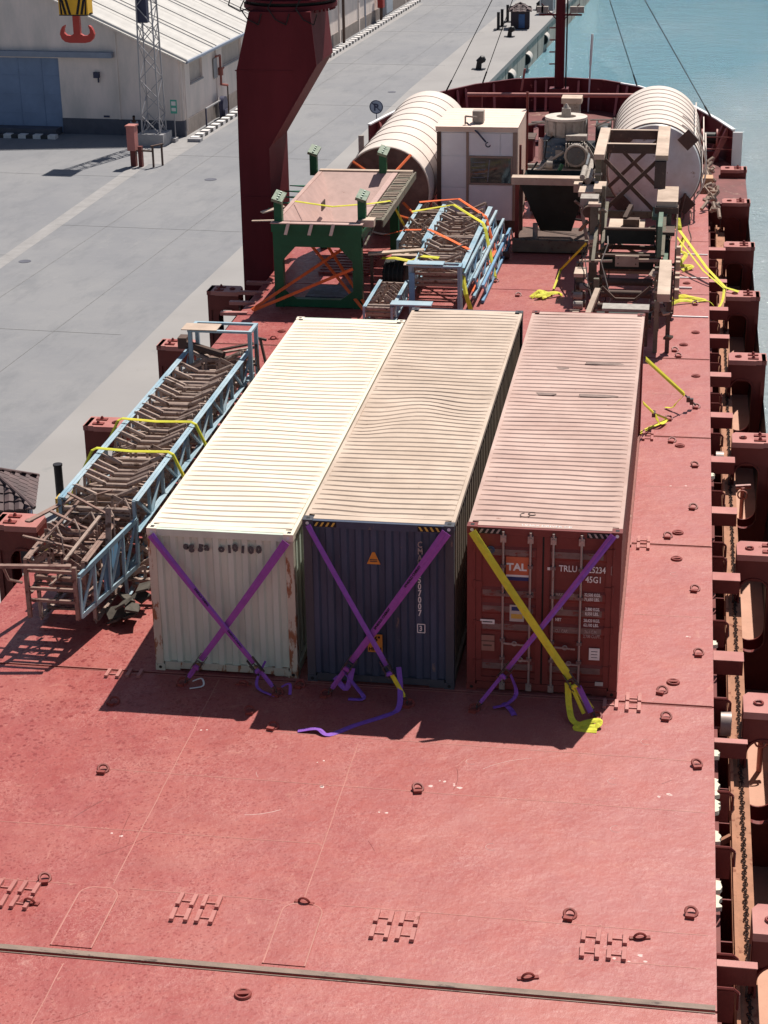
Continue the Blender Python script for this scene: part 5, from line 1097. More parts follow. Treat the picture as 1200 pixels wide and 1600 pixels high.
# ------------------------------------------------------------------ dark bin with tan rim
t = Thing('steel_bin', 'black tapering steel bin with a wide tan rim beam', 'bin', (-.75, 29.2, 0))
g = MB(); g.box((-2.0, 28.35, 2.1), (.42, 28.75, 2.32)); t.part('rim_beam', g, M_TAN)
g = MB(); g.box((-.1, 27.9, 2.0), (.5, 28.34, 2.25)); t.part('corner_plate', g, M_TAN)
P0 = [(-1.75, 28.5, 2.08), (.25, 28.5, 2.08), (.25, 30.6, 2.08), (-1.75, 30.6, 2.08)]; P1 = [(-1.15, 29.0, .55), (-.2, 29.0, .55), (-.2, 30.0, .55), (-1.15, 30.0, .55)]
for i in range(4): j = (i+1) % 4; g = MB(); g.add([P0[i], P0[j], P1[j], P1[i]], [(0, 1, 2, 3)]); t.part('funnel_plate', g, M_BLKGRN)
g = MB(); g.box((-1.95, 28.3, .05), (.35, 28.5, .42)); t.part('base_beam', g, M_OLIVE); g = MB(); g.box((-1.9, 28.5, .0), (.3, 31.0, .18)); t.part('base_plate', g, M_BROWN)
for x in (-1.9, .3): g = MB(); g.bar((x, 30.6, 0), (x, 30.6, 2.1), .12); t.part('leg', g, M_BROWN)
g = MB(); g.bar((.3, 28.9, .2), (.1, 28.9, 1.3), .1, .08); g.bar((-.1, 28.6, 1.6), (.45, 28.5, 1.2), .07); t.part('brace', g, M_DUSTM)
g = MB(); g.tube((-1.3, 28.9, .2), (-1.3, 28.9, .8), .08, 10); t.part('stub_pipe', g, M_DUSTM)

# ------------------------------------------------------------------ crusher on its skid
g = MB()
rnd = random.Random(31)
tc = Thing('cable_tangle', 'thin dark cables trailing down the front of the tan tower', 'cables', (1.2, 22.5, 0))
for k in range(7):
    x, y, z = rnd.uniform(.5, 2.7), rnd.uniform(22, 24.4), rnd.uniform(1.3, 2.5); P = [(x, y, z)]
    for j in range(5): x += rnd.uniform(-.25, .25); y -= rnd.uniform(.05, .4); z = max(.03, z-rnd.uniform(.1, .6)); P.append((x, y, z))
    g = MB(); g.path(P, .016, 5); tc.part('cable', g, (M_BLACK, M_DUSTM)[k % 2], True)
for nm_, P in (('left', [(-1.8, 35.6, 1.3), (-2.1, 35.2, .9), (-1.9, 34.4, .5), (-1.4, 33.3, .2), (-.6, 32.9, .03), (.1, 32.6, .03)]), ('right', [(-.1, 36.0, 1.9), (.3, 35.6, 1.6), (.25, 34.9, .9), (.4, 34.0, .3), (.5, 33.0, .03)])):
    g = MB(); g.path(P, .035, 7); single('hose', g, M_BLACK, 'black hose drooping from the %s side of the crusher to the deck' % nm_, 'hose', P[-1], smooth=True)
t = Thing('rock_crusher', 'grey vertical crusher with a round flywheel disc and an electric motor', 'crusher', (-.9, 36.3, 0))
sk_ = [(-1.95, 34.6, .35, .1, 37.6, .75)]
g = MB(); g.box((-1.85, 33.6, .55), (.1, 33.9, .95)); g.box((-1.85, 35.2, .85), (.1, 35.5, 1.15)); t.part('skid_beam', g, M_DUSTM)
g = MB(); g.box((-1.8, 33.9, .4), (-1.55, 37.8, 1.0)); g.box((-.2, 33.9, .4), (.05, 37.8, 1.0)); t.part('skid_rail', g, M_DUSTM)
g = MB(); g.box((-1.85, 33.45, .1), (.15, 34.6, .5)); t.part('skid_front', g, M_BROWN)
g = MB(); g.box((-1.85, 33.4, .955), (.12, 34.3, 1.02)); t.part('skid_plate', g, M_TAN)
g = MB(); g.box((-1.7, 35.5, 1.0), (-.1, 37.6, 1.25)); t.part('bed', g, M_GREYM2)
g = MB(); g.box((-1.62, 35.9, 1.25), (-.55, 37.3, 2.05)); t.part('gearbox', g, M_MBLUE)
g = MB(); g.tube((-1.1, 35.88, 1.6), (-1.1, 35.70, 1.6), .28, 20); t.part('bearing_cover', g, M_MBLUE, True); g = MB(); g.box((-1.2, 35.66, 1.5), (-1.0, 35.699, 1.7)); t.part('plate', g, M_DUSTM)
g = MB(); g.tube((-.95, 36.6, 2.05), (-.95, 36.6, 2.58), .62, 28, .66); t.part('bowl', g, M_DUSTM, True)
for k in range(12):
    a = k*math.pi/6; g = MB(); g.box((-.04, -.04, 2.1), (.04, .04, 2.56), Matrix.Translation((-.95+.66*math.cos(a), 36.6+.66*math.sin(a), 0))); t.part('bowl_rib', g, M_DUSTM)
g = MB(); kk = 40
for (ra, rb, z0, z1) in ((.34, .72, 2.60, 2.68),):
    vs = []
    for z in (z0, z1):
        for rr in (ra, rb):
            for j in range(kk): vs.append((-.92+rr*math.cos(2*math.pi*j/kk), 36.6+rr*math.sin(2*math.pi*j/kk), z))
    fs = []
    for j in range(kk):
        l = (j+1) % kk; fs += [(j, l, kk+l, kk+j), (2*kk+j, 2*kk+l, 3*kk+l, 3*kk+j), (j, l, 2*kk+l, 2*kk+j), (kk+j, kk+l, 3*kk+l, 3*kk+j)]
    g.add(vs, fs)
t.part('flywheel_disc', g, mat('pale_disc', (.62, .54, .47), .6, var=.15))
g = MB(); g.tube((-.92, 36.6, 2.5), (-.92, 36.6, 2.95), .19, 14, .15); g.tube((-.92, 36.6, 2.95), (-.92, 36.6, 3.10), .12, 12, .03); t.part('spindle', g, M_DUSTM, True)
g = MB(); g.tube((-.48, 35.2, 1.62), (-.48, 36.1, 1.62), .38, 24); t.part('motor_housing', g, M_DUSTM, True)
g = MB(); g.tube((-.48, 35.14, 1.62), (-.48, 35.2, 1.62), .29, 20); t.part('motor_cowl', g, M_GREYM2, True); g = MB(); g.torus((-.48, 35.18, 1.62), (0, 1, 0), .34, .05, 28, 6); t.part('motor_rim', g, M_DUSTM, True)
g = MB(); g.box((-.85, 35.5, 2.05), (-.15, 35.9, 2.22)); t.part('terminal_box', g, M_DUSTM)
for a, c in (((-1.5, 35.3, 1.3), (-.9, 35.4, 1.7)), ((-1.7, 35.2, 1.1), (-1.3, 35.5, 1.5)), ((-.1, 35.3, 1.9), (.25, 35.2, 1.3)), ((-1.6, 35.3, 1.2), (-1.2, 35.3, 1.25))): g = MB(); g.tube(a, c, .05, 8); t.part('pipe', g, M_DUSTM)
g = MB(); g.tube((-1.45, 35.2, 1.3), (-1.25, 35.2, 1.3), .14, 12); t.part('valve', g, M_DUSTM, True)
g = MB(); g.box((-1.15, 33.7, 1.03), (-.6, 34.1, 1.28)); g.bar((-1.0, 33.8, 1.25), (-.85, 33.9, 1.6), .1); t.part('junction_box', g, M_GREEN)
for k in range(10):
    a = k*math.pi/5; g = MB(); g.tube((-1.1+.23*math.cos(a), 35.70, 1.6+.23*math.sin(a)), (-1.1+.23*math.cos(a), 35.66, 1.6+.23*math.sin(a)), .022, 6); t.part('bolt', g, M_DUSTM)
for k in range(8):
    g = MB(); g.box((-.84+.09*k, 35.25, 1.22), (-.80+.09*k, 36.05, 2.0)); t.part('cooling_fin', g, M_DUSTM)
for z in (1.35, 1.55, 1.75, 1.95): g = MB(); g.box((-1.64, 35.87, z), (-1.40, 35.899, z+.06)); t.part('cover_strip', g, M_GREYM2)
for x in (-1.7, -1.3, -.5, -.1): g = MB(); g.box((x, 33.38, .5), (x+.06, 33.44, 1.0)); t.part('stiffener', g, M_BROWN)
g = MB(); g.path([(-1.3, 36.0, 2.1), (-1.5, 35.6, 2.0), (-1.55, 35.4, 1.5), (-1.3, 35.3, 1.1)], .03, 6); t.part('hose', g, M_BLACK, True); g = MB(); g.path([(-.2, 35.6, 2.1), (.1, 35.4, 1.7), (.15, 35.3, 1.2), (-.1, 35.0, 1.0)], .03, 6); t.part('hose', g, M_BLACK, True)
g = MB(); g.tube((-1.72, 36.2, 1.25), (-1.72, 36.2, 2.0), .10, 10); t.part('upright_pipe', g, mat('pink_pipe', (.55, .36, .31), .6))
for lab, A, B in (('orange strap crossing to the right below the crusher', (-1.6, 33.8, 1.15), (-.62, 33.2, .45)), ('orange strap crossing to the left below the crusher', (-.5, 33.7, 1.1), (-1.2, 33.1, .5))): orange(lab, A, B)
cargo_strap('bright yellow strap slung between the cabin and the tan tower below the crusher', [(-2.0, 32.0, 1.3), (-1.0, 31.2, 1.35), (.2, 30.5, 1.25)], M_YELS, .12, (0, -.6, 1)); cargo_strap('orange strap slung just beneath the bright yellow one below the crusher', [(-1.7, 31.6, 1.15), (-.4, 30.9, 1.2), (.1, 30.7, 1.15)], M_ORS, .08, (0, -.6, 1))
# timber deck between cabin and crusher
b = Thing('timber_platform', 'pale timber boards on the foredeck between cabin and crusher', 'platform', (-2.0, 38.5, -.3))
for k in range(12):
    g = MB(); y0 = 36.2+k*.42; g.box((-3.6, y0, -.05), (.9, y0+.38, .03)); b.part('board', g, M_WOOD)

# ------------------------------------------------------------------ tan steel tower (right)
t = Thing('screening_tower', 'tall dusty tan steel tower frame with crossed braces beside the pale tank', 'steel frame', (1.8, 25, 0))
# top rails and cross beams
g = MB(); g.box((.55, 26.3, 3.32), (.85, 30.4, 3.47)); t.part('top_rail', g, M_TAN)
g = MB(); g.box((2.30, 26.3, 3.32), (2.66, 30.8, 3.47)); t.part('top_rail', g, M_TAN)
for y in (27.75, 29.9): g = MB(); g.box((.86, y, 3.22), (2.29, y+.14, 3.48)); t.part('cross_beam', g, M_BROWN if y else M_TAN); g = MB(); g.box((.86, y-.0, 3.482), (2.29, y+.15, 3.50)); t.part('beam_flange', g, M_TAN)
for y in (26.6, 29.9):
    for (xa, za), (xb, zb_) in (((.85, 3.25), (2.35, 1.75)), ((2.35, 3.25), (.85, 1.75))):
        g = MB(); g.bar((xa, y+(.05 if xa < 1 else -.03), za), (xb, y+(.05 if xa < 1 else -.03), zb_), .11, .05, (0, 1, 0)); t.part('cross_brace', g, M_BROWN)
for x in (.68, 2.48):
    for y in (26.5, 30.2): g = MB(); g.bar((x, y, .2), (x, y, 3.32), .16, .18); t.part('column', g, M_OLIVE)
# stepped plate on the right
g = MB(); g.box((2.42, 24.3, 2.45), (3.0, 26.25, 2.6)); t.part('landing_plate', g, M_TAN); g = MB(); g.box((2.38, 24.2, 2.28), (3.02, 24.45, 2.45)); t.part('landing_beam', g, M_BROWN)
g = MB(); g.prism([(26.2, 3.3), (26.5, 3.3), (26.5, 2.6), (25.9, 2.6)], 2.3, 2.62, 'x'); t.part('knee_plate', g, M_BROWN)
g = MB(); g.bar((2.5, 24.3, 0.1), (2.5, 24.3, 2.3), .13, .18); t.part('column', g, M_OLIVG); g = MB(); g.bar((2.78, 24.4, .1), (2.78, 24.4, 2.3), .12); t.part('column', g, M_OLIVE)
# left column group
g = MB(); g.bar((.72, 24.0, 0.0), (.72, 24.0, 2.5), .22, .2); t.part('column', g, M_OLIVE)
g = MB(); g.bar((.95, 24.3, 0.2), (.95, 24.3, 3.0), .10); t.part('column', g, M_OLIVE); g = MB(); g.bar((.38, 23.6, 0), (.38, 23.6, 1.0), .2); t.part('short_column', g, M_OLIVE)
g = MB(); g.box((.15, 26.0, 2.3), (.62, 26.8, 2.44)); t.part('side_plate', g, M_TAN); g = MB(); g.box((.30, 24.4, 2.42), (.80, 25.0, 2.62)); t.part('bearing_block', g, M_DUSTM); g = MB(); g.tube((.55, 24.5, 2.3), (.55, 24.1, 2.3), .16, 14); t.part('pulley', g, M_BROWN, True)
g = MB(); g.tube((.35, 27.2, 2.5), (.35, 28.6, 2.5), .10, 10); g.tube((.2, 27.0, 2.65), (.2, 28.4, 2.65), .08, 10); t.part('roller', g, M_DUSTM)
# troughs and rollers inside
for z0, y0, z1, m_ in ((1.55, 23.6, 1.95, M_BLKGRN), (1.0, 23.0, 1.35, M_BLKGRN)):
    g = MB(); g.box((1.05, y0, z0), (2.42, y0+.06, z1)); t.part('trough_plate', g, m_); g = MB(); g.box((1.02, y0-.04, z1), (2.45, y0+.10, z1+.05)); t.part('trough_lip', g, M_BROWN)
g = MB(); g.box((1.1, 24.1, 1.72), (2.1, 25.6, 1.78)); t.part('tray', g, M_TAN); g = MB(); g.box((1.5, 24.6, 1.78), (1.95, 24.9, 2.0)); g.bar((1.55, 24.7, 2.0), (1.7, 25.2, 2.25), .12); t.part('scrap', g, M_BROWN)
g = MB(); g.tube((1.05, 22.7, .72), (2.42, 22.7, .72), .10, 12); g.tube((1.05, 22.2, .52), (2.42, 22.2, .52), .10, 12); t.part('roller', g, M_BROWN, True)
g = MB(); g.bar((.4, 22.9, 1.22), (1.3, 22.9, 1.25), .07, .06); g.bar((1.9, 22.9, 1.28), (2.75, 22.9, 1.3), .10, .08); t.part('rail', g, M_TAN)
g = MB(); g.box((1.38, 22.8, 1.12), (2.02, 22.86, 1.42)); t.part('bearing_plate', g, M_TAN)
g = MB()
for x, z in ((1.46, 1.2), (1.94, 1.2), (1.46, 1.36), (1.94, 1.36)): g.tube((x, 22.799, z), (x, 22.77, z), .018, 6)
t.part('bolt', g, M_BROWN)
# front frame with V idlers
g = MB(); g.bar((.95, 21.4, .1), (.95, 21.4, 1.15), .14); t.part('column', g, M_OLIVE); g = MB(); g.bar((2.55, 21.4, .1), (2.55, 21.4, 1.5), .14); t.part('column', g, M_OLIVE)
g = MB(); g.bar((1.1, 21.3, .95), (1.45, 21.3, .62), .08); g.bar((1.45, 21.3, .62), (2.0, 21.3, .62), .08); g.bar((2.0, 21.3, .62), (2.4, 21.3, .98), .08); t.part('trough_idler', g, M_BROWN)
for y, z in ((21.0, .5), (20.6, .38), (20.2, .28)): g = MB(); g.tube((1.02, y, z), (2.45, y, z), .09, 12); t.part('roller', g, M_BROWN if y != 20.6 else M_BLKGRN, True)
g = MB(); g.box((1.25, 18.3, 1.15), (2.42, 18.8, 1.22)); t.part('end_plate', g, mat('worn_grey_plate', (.40, .36, .32), .7, var=.25, vscale=5)); g = MB(); g.box((1.3, 18.8, .1), (1.4, 18.9, 1.15)); g.box((2.3, 18.8, .1), (2.4, 18.9, 1.15)); t.part('end_leg', g, M_BROWN)
g = MB(); g.bar((.55, 18.0, .1), (1.0, 21.2, .9), .14, .1); g.bar((.55, 19.0, .05), (.55, 19.0, .9), .16); t.part('side_rail', g, M_TAN)
g = MB(); g.box((2.6, 18.6, 1.35), (2.92, 22.0, 1.55)); t.part('side_girder', g, M_TAN); g = MB(); g.box((2.66, 22.01, 1.30), (2.80, 25.5, 1.50)); t.part('side_girder', g, M_OLIVG)
for x, y in ((2.60, 18.7), (2.90, 18.7), (2.60, 20.6), (2.92, 21.6)): g = MB(); g.bar((x, y, 0), (x, y, 1.35), .11, .12); t.part('leg', g, M_OLIVE if x < 2.7 else M_BROWN)
g = MB(); g.box((2.5, 18.66, .95), (3.0, 18.74, 1.05)); t.part('leg_tie', g, M_BROWN)
g = MB(); g.box((2.98, 21.8, .6), (3.02, 27.0, 1.9)); g.box((2.98, 22.2, 0), (3.02, 22.5, .6)); g.box((2.98, 26, 0), (3.02, 26.3, .6)); t.part('side_plate', g, M_BROWN)
for k in range(6): g = MB(); g.box((3.02, 21.9+k*.85, .5+.1*(k % 2)), (3.14, 22.1+k*.85, .75+.1*(k % 2))); t.part('bracket', g, M_TAN)
for x0, x1, y, z0, z1, m_ in ((.95, 2.5, 24.4, .8, 1.1, M_OLIVE), (.95, 2.5, 25.8, 1.2, 1.4, M_BROWN), (.9, 2.5, 26.9, 1.5, 1.7, M_OLIVE), (.95, 2.5, 25.1, .3, .45, M_TAN)):
    g = MB(); g.box((x0, y, z0), (x1, y+.08, z1)); t.part('cross_plate', g, m_)
for y in (23.3, 24.0, 24.9, 25.7): g = MB(); g.tube((1.0, y, .9+.12*(y-23)), (2.45, y, .9+.12*(y-23)), .07, 10); t.part('roller', g, M_BROWN, True)
for x0, y0, z0, x1, y1, z1, m_ in ((.62, 25.2, 2.62, .95, 26.2, 2.72, M_TAN), (.42, 25.0, 2.05, .62, 27.4, 2.15, M_TAN), (.55, 23.9, 2.5, .90, 24.2, 2.58, M_TAN), (.15, 27.3, 1.9, .5, 28.8, 2.25, M_DUSTM), (.62, 23.4, 1.6, .84, 23.9, 1.7, M_TAN), (2.3, 24.8, 1.95, 2.75, 26.0, 2.05, M_OLIVG), (2.62, 23.2, 1.9, 2.95, 24.1, 2.0, M_BROWN), (.3, 22.2, .95, .62, 22.9, 1.05, M_TAN), (2.5, 22.4, 1.5, 2.62, 24.1, 2.35, M_OLIVG)):
    g = MB(); g.box((x0, y0, z0), (x1, y1, z1)); t.part('gusset', g, m_)
for a, c in (((.9, 26.0, 1.2), (2.4, 26.0, .4)), ((2.4, 24.3, 1.9), (1.0, 24.2, 1.3)), ((.8, 22.2, 1.4), (.8, 25.6, 2.4)), ((2.66, 22.2, 1.6), (2.66, 24.4, 2.3)), ((.5, 24.6, 1.9), (.2, 26.5, 1.2)), ((1.0, 23.3, 1.5), (1.0, 25.8, 2.2))):
    g = MB(); g.bar(a, c, .09, .06); t.part('diagonal_bar', g, M_OLIVE)
rnd = random.Random(9)
for k in range(40):
    x, y, z1_ = rnd.choice(((.72, 24.0, 2.4), (.95, 24.3, 2.9), (.38, 23.6, 1.0), (.95, 21.4, 1.1), (2.55, 21.4, 1.4), (2.5, 24.3, 2.2), (2.78, 24.4, 2.2), (2.9, 18.7, 1.2), (2.6, 20.6, 1.2), (.68, 26.5, 3.1), (2.48, 26.5, 3.1))); x += rnd.uniform(-.1, .1); z = rnd.uniform(.1, z1_); g = MB(); g.box((-.09, -.12, -.03), (.09, .12, .03), Matrix.Translation((x, y, z)) @ Matrix.Rotation(rnd.uniform(-1, 1), 4, 'X') @ Matrix.Rotation(rnd.uniform(-1, 1), 4, 'Z')); t.part('bracket', g, rnd.choice((M_TAN, M_OLIVE, M_DUSTM)))
for k in range(7): g = MB(); x = .0+.06*(k % 3); g.tube((x+.3, 20.8+.45*k, .35+.1*(k % 2)), (x+.55, 20.8+.45*k, .35+.1*(k % 2)), .10, 10); t.part('roller_end', g, M_DUSTM if k % 2 else M_BROWN)
# its straps
t = cargo_strap('thin yellow strap from the tan tower down to the deck at its left', [(.55, 23.6, 1.55), (-.25, 25.2, .35), (-.38, 24.2, .05)], M_YELS, .06, (0, -1, .3))
t = Thing('webbing_bundle', 'tangled bundle of yellow webbing on the deck left of the tan tower', 'webbing bundle', (-.6, 23.4, 0)); tail(t, [(-.95, 23.3, .03), (-.7, 23.5, .16), (-.55, 23.2, .05), (-.75, 23.6, .14), (-.45, 23.6, .05), (-.8, 23.2, .1), (-.3, 23.55, .12), (-.1, 23.7, .02)], .13, M_YELS, (.2, -.5, 1))
t = cargo_strap('yellow double strap from the tan tower to the top of a side stanchion', [(3.0, 28.2, .95), (3.9, 25.8, .35), (4.42, 24.6, .12), (4.8, 24.4, .06)], M_YELS, .10, (.3, -.5, 1)); g = MB(); g.ribbon([(3.0, 27.4, .85), (3.8, 25.6, .32), (4.4, 24.55, .1)], .06, (.3, -.5, 1)); t.part('webbing', g, M_YELS); tail(t, [(4.4, 24.6, .1), (4.35, 24.0, -.1), (4.2, 23.6, -.2), (3.95, 23.5, .02), (3.6, 23.4, .02)], .07, M_YELS)
t = Thing('webbing_bundle', 'knotted yellow webbing hanging at the right side of the tan tower', 'webbing bundle', (3.1, 27.6, 0)); tail(t, [(3.02, 28.3, 1.2), (3.1, 28.0, .9), (3.2, 28.2, .6), (3.1, 27.6, .4), (3.3, 27.5, .3), (3.15, 27.0, .12), (3.5, 26.9, .1), (3.2, 26.6, .05)], .12, M_YELS, (.2, -.6, 1))
t = Thing('webbing_bundle', 'yellow webbing loops lying on the deck right of the tan tower', 'webbing bundle', (3.3, 23.6, 0)); tail(t, [(2.9, 23.0, .02), (3.2, 23.2, .1), (3.6, 23.4, .03), (3.3, 23.7, .1), (3.0, 23.6, .03), (3.4, 23.5, .12), (3.9, 23.5, .03)], .12, M_YELS, (.1, -.5, 1))

# ------------------------------------------------------------------ crane column and hook
t = Thing('ship_crane', 'tall maroon crane column that widens upward, with a bolted slewing ring', 'crane', (-9.2, 26.8, -2.9))
prof = [(-9.72, -2.9), (-8.80, -2.9), (-8.80, 3.65), (-7.33, 6.02), (-7.47, 7.50), (-9.22, 7.50), (-9.66, 5.85), (-9.70, 3.3)]
g = MB(); g.prism(prof, 25.5, 28.1, 'y'); t.part('column', g, M_MAROON)
for (xa, za), (xb, zb_) in (((-8.80, 3.65), (-7.33, 6.02)), ((-7.33, 6.02), (-7.47, 7.50)), ((-8.80, .0), (-8.80, 3.65))):
    g = MB(); g.bar((xa+.004, 25.496, za), (xb+.004, 25.496, zb_), .03, .03); t.part('edge_weld', g, M_MAROON)
for z in (2.2, 5.85): g = MB(); g.box((-9.7, 25.488, z), (-8.0 if z > 3 else -8.81, 25.499, z+.03)); t.part('seam', g, M_MAROON)
cxr, cyr = -8.3, 26.9
g = MB(); g.tube((cxr, cyr, 7.50), (cxr, cyr, 7.62), 1.35, 48); t.part('flange', g, M_MAROON, True); g = MB(); g.tube((cxr, cyr, 7.78), (cxr, cyr, 10.6), 1.12, 40); t.part('slewing_house', g, M_MAROON, True)
g = MB(); g.tube((cxr, cyr, 7.72), (cxr, cyr, 7.78), 1.36, 48); t.part('flange', g, M_MAROON, True); g = MB(); g.tube((cxr, cyr, 7.62), (cxr, cyr, 7.72), 1.15, 40); t.part('slewing_ring', g, M_DARK, True)
bm_ = MB().tube((0, 0, 0), (0, 0, .2), .035, 6).mesh('bolt', M_MAROON)
for k in range(48): a = 2*math.pi*k/48; t.inst('bolt', bm_, (cxr+1.26*math.cos(a), cyr+1.26*math.sin(a), 7.42))
for xs in (-9.3, -7.7, -8.5): 
    g = MB(); g.path([(xs, 25.5, 7.9), (xs-.15, 25.42, 7.6), (xs+.05, 25.44, 7.3), (xs+.35, 25.46, 7.15), (xs+.45, 25.47, 7.45)], .018, 5); t.part('hose', g, M_DARK)
g = MB(); g.path([(-9.75, 25.7, 8.0), (-9.85, 25.7, 7.65), (-9.5, 25.6, 7.5), (-9.2, 25.6, 7.6)], .02); t.part('hose', g, M_DARK)

t = Thing('crane_hook', 'hanging red double crane hook under a yellow and black block', 'crane hook', (-9.1, 10, 8.85))
hx, hy = -9.10, 10.
g = MB(); g.box((hx-.30, hy-.16, 9.42), (hx+.30, hy-.10, 9.78)); g.box((hx-.30, hy+.10, 9.42), (hx+.30, hy+.16, 9.78)); g.box((hx-.30, hy-.099, 9.44), (hx-.20, hy+.099, 9.9)); g.box((hx+.20, hy-.099, 9.44), (hx+.30, hy+.099, 9.9)); bl = t.part('block_cheek', g, M_HYEL)
for k in range(3):
    for s_ in (1, -1):
        g = MB(); a = .05+.09*k if s_ > 0 else -.05-.09*k; g.prism([(hx+a, 9.425), (hx+a+.05*s_, 9.425), (hx+a+.05*s_+.08*s_, 9.775), (hx+a+.08*s_, 9.775)] if k < 2 else [(hx+a, 9.425), (hx+a+.04*s_, 9.425), (hx+a+.05*s_, 9.775), (hx+a+.03*s_, 9.775)], hy-.166, hy-.1615, 'y'); t.part('black_stripe', g, M_BLACK, parent=bl)
g = MB(); g.box((hx-.30, hy-.165, 9.40), (hx+.30, hy+.165, 9.42)); g.tube((hx, hy-.09, 9.75), (hx, hy+.09, 9.75), .17, 20); t.part('sheave', g, M_DARK, True)
g = MB(); g.box((hx-.07, hy-.05, 8.98), (hx+.07, hy+.05, 9.40)); t.part('shank', g, M_HOOK)
pl = []
for k in range(13): a = math.pi*k/12; pl.append((-math.cos(a), -math.sin(a)))
out = [(-.34, 9.10), (-.36, 9.02), (-.33, 8.93), (-.26, 8.87), (-.16, 8.85), (.16, 8.85), (.26, 8.87), (.33, 8.93), (.36, 9.02), (.34, 9.10), (.30, 9.17), (.25, 9.20), (.245, 9.18), (.27, 9.12), (.27, 9.05), (.22, 9.0), (.14, 8.99), (.07, 9.03), (-.07, 9.03), (-.14, 8.99), (-.22, 9.0), (-.27, 9.05), (-.27, 9.12), (-.245, 9.18), (-.25, 9.20), (-.30, 9.17)]
g = MB(); g.prism([(hx+x, z) for x, z in out], hy-.045, hy+.045, 'y'); t.part('double_hook', g, M_HOOK)
for x in (-.22, -.12, .12, .22): g = MB(); g.tube((hx+x, hy, 9.8), (hx+x*.8, hy+.5, 24), .012, 5); t.part('hoist_wire', g, M_DARK)

# ------------------------------------------------------------------ bow: bulwark, mast, machinery
t = Thing('bow_bulwark', 'dark red curved bulwark round the bow with bracket stays and pale top edge', 'bulwark', (XC, 48, -.3))
BZ = 1.0
dens = []
for (xa, ya), (xb, yb) in zip(bow[1:-2], bow[2:-1]):
    for k in range(2): dens.append(lerp((xa, ya), (xb, yb), k/2))
dens.append(bow[-2]); cen = Vector((XC, 40))
for i in range(len(dens)-1):
    a, c = Vector(dens[i]), Vector(dens[i+1]); ia, ic = a+(cen-a).normalized()*.06, c+(cen-c).normalized()*.06
    g = MB(); g.add([(a.x, a.y, -.3), (c.x, c.y, -.3), (c.x, c.y, BZ), (a.x, a.y, BZ), (ia.x, ia.y, -.3), (ic.x, ic.y, -.3), (ic.x, ic.y, BZ), (ia.x, ia.y, BZ)], [(0, 1, 2, 3), (4, 5, 6, 7), (2, 3, 7, 6), (0, 4, 7, 3), (1, 5, 6, 2)]); t.part('plate', g, M_BOWIN)
    oa, oc = a-(cen-a).normalized()*.03, c-(cen-c).normalized()*.03; ja, jc = a+(cen-a).normalized()*.12, c+(cen-c).normalized()*.12
    g = MB(); g.add([(oa.x, oa.y, BZ), (oc.x, oc.y, BZ), (jc.x, jc.y, BZ), (ja.x, ja.y, BZ), (oa.x, oa.y, BZ+.05), (oc.x, oc.y, BZ+.05), (jc.x, jc.y, BZ+.05), (ja.x, ja.y, BZ+.05)], [(0, 1, 2, 3), (4, 5, 6, 7), (0, 1, 5, 4), (2, 3, 7, 6), (1, 2, 6, 5), (0, 3, 7, 4)])
    t.part('cap_rail', g, M_WRAIL if (i < 9 or i > 20) else M_BOWIN)
    for f in ((.1,) if i % 2 else (.6,) if i % 4 == 0 else ()):
        p_ = a.lerp(c, f); d_ = (cen-p_).normalized(); r_ = Vector((-d_.y, d_.x))*.02; g = MB(); q0, q1 = p_+d_*.07, p_+d_*.16; q2 = p_+d_*.75
        vs = []
        for s_ in (-1, 1):
            for q, z in ((q0, BZ-.03), (q1, BZ-.03), (q2, -.28), (q2-d_*.12, -.28), (q0+d_*.02, .55)): vs.append((q.x+r_.x*s_, q.y+r_.y*s_, z))
        g.add(vs, [(0, 1, 2, 3, 4), (9, 8, 7, 6, 5)]+[(i_, (i_+1) % 5, 5+(i_+1) % 5, 5+i_) for i_ in range(5)]); st_ = t.part('stay', g, mat('stay_pinkish_red', (.42, .14, .13), .5)); g = MB(); g.bar((q1.x, q1.y, BZ-.05), (q2.x, q2.y, -.26), .10, .02, (d_.x, d_.y, .6)); t.part('stay_flange', g, mat('stay_pinkish_red', (.42, .14, .13)), parent=st_)
g = MB(); g.box((4.86, 43.0, -.6), (5.22, 43.12, BZ)); t.part('white_end_post', g, M_WRAIL)
g = MB(); g.bar((3.9, 43.3, .75), (4.9, 43.3, .75), .035); g.bar((3.9, 43.3, .3), (4.9, 43.3, .3), .035); t.part('cross_bar', g, M_RED)
g = MB(); g.box((-9.15, 42.3, -.3), (-8.95, 42.42, .8)); t.part('end_post', g, M_DUSTM)
t = Thing('breakwater_beam', 'long straight pale red beam across the bow on two posts', 'beam', (-2.3, 48, -.3))
g = MB(); g.tube((-5.65, 48, 1.42), (1.1, 48, 1.46), .085, 10); t.part('beam', g, M_REDTOP, True)
for x in (-5.3, .7): g = MB(); g.box((x-.22, 48.1, -.3), (x+.22, 48.4, 1.36)); t.part('post', g, M_BOWIN)
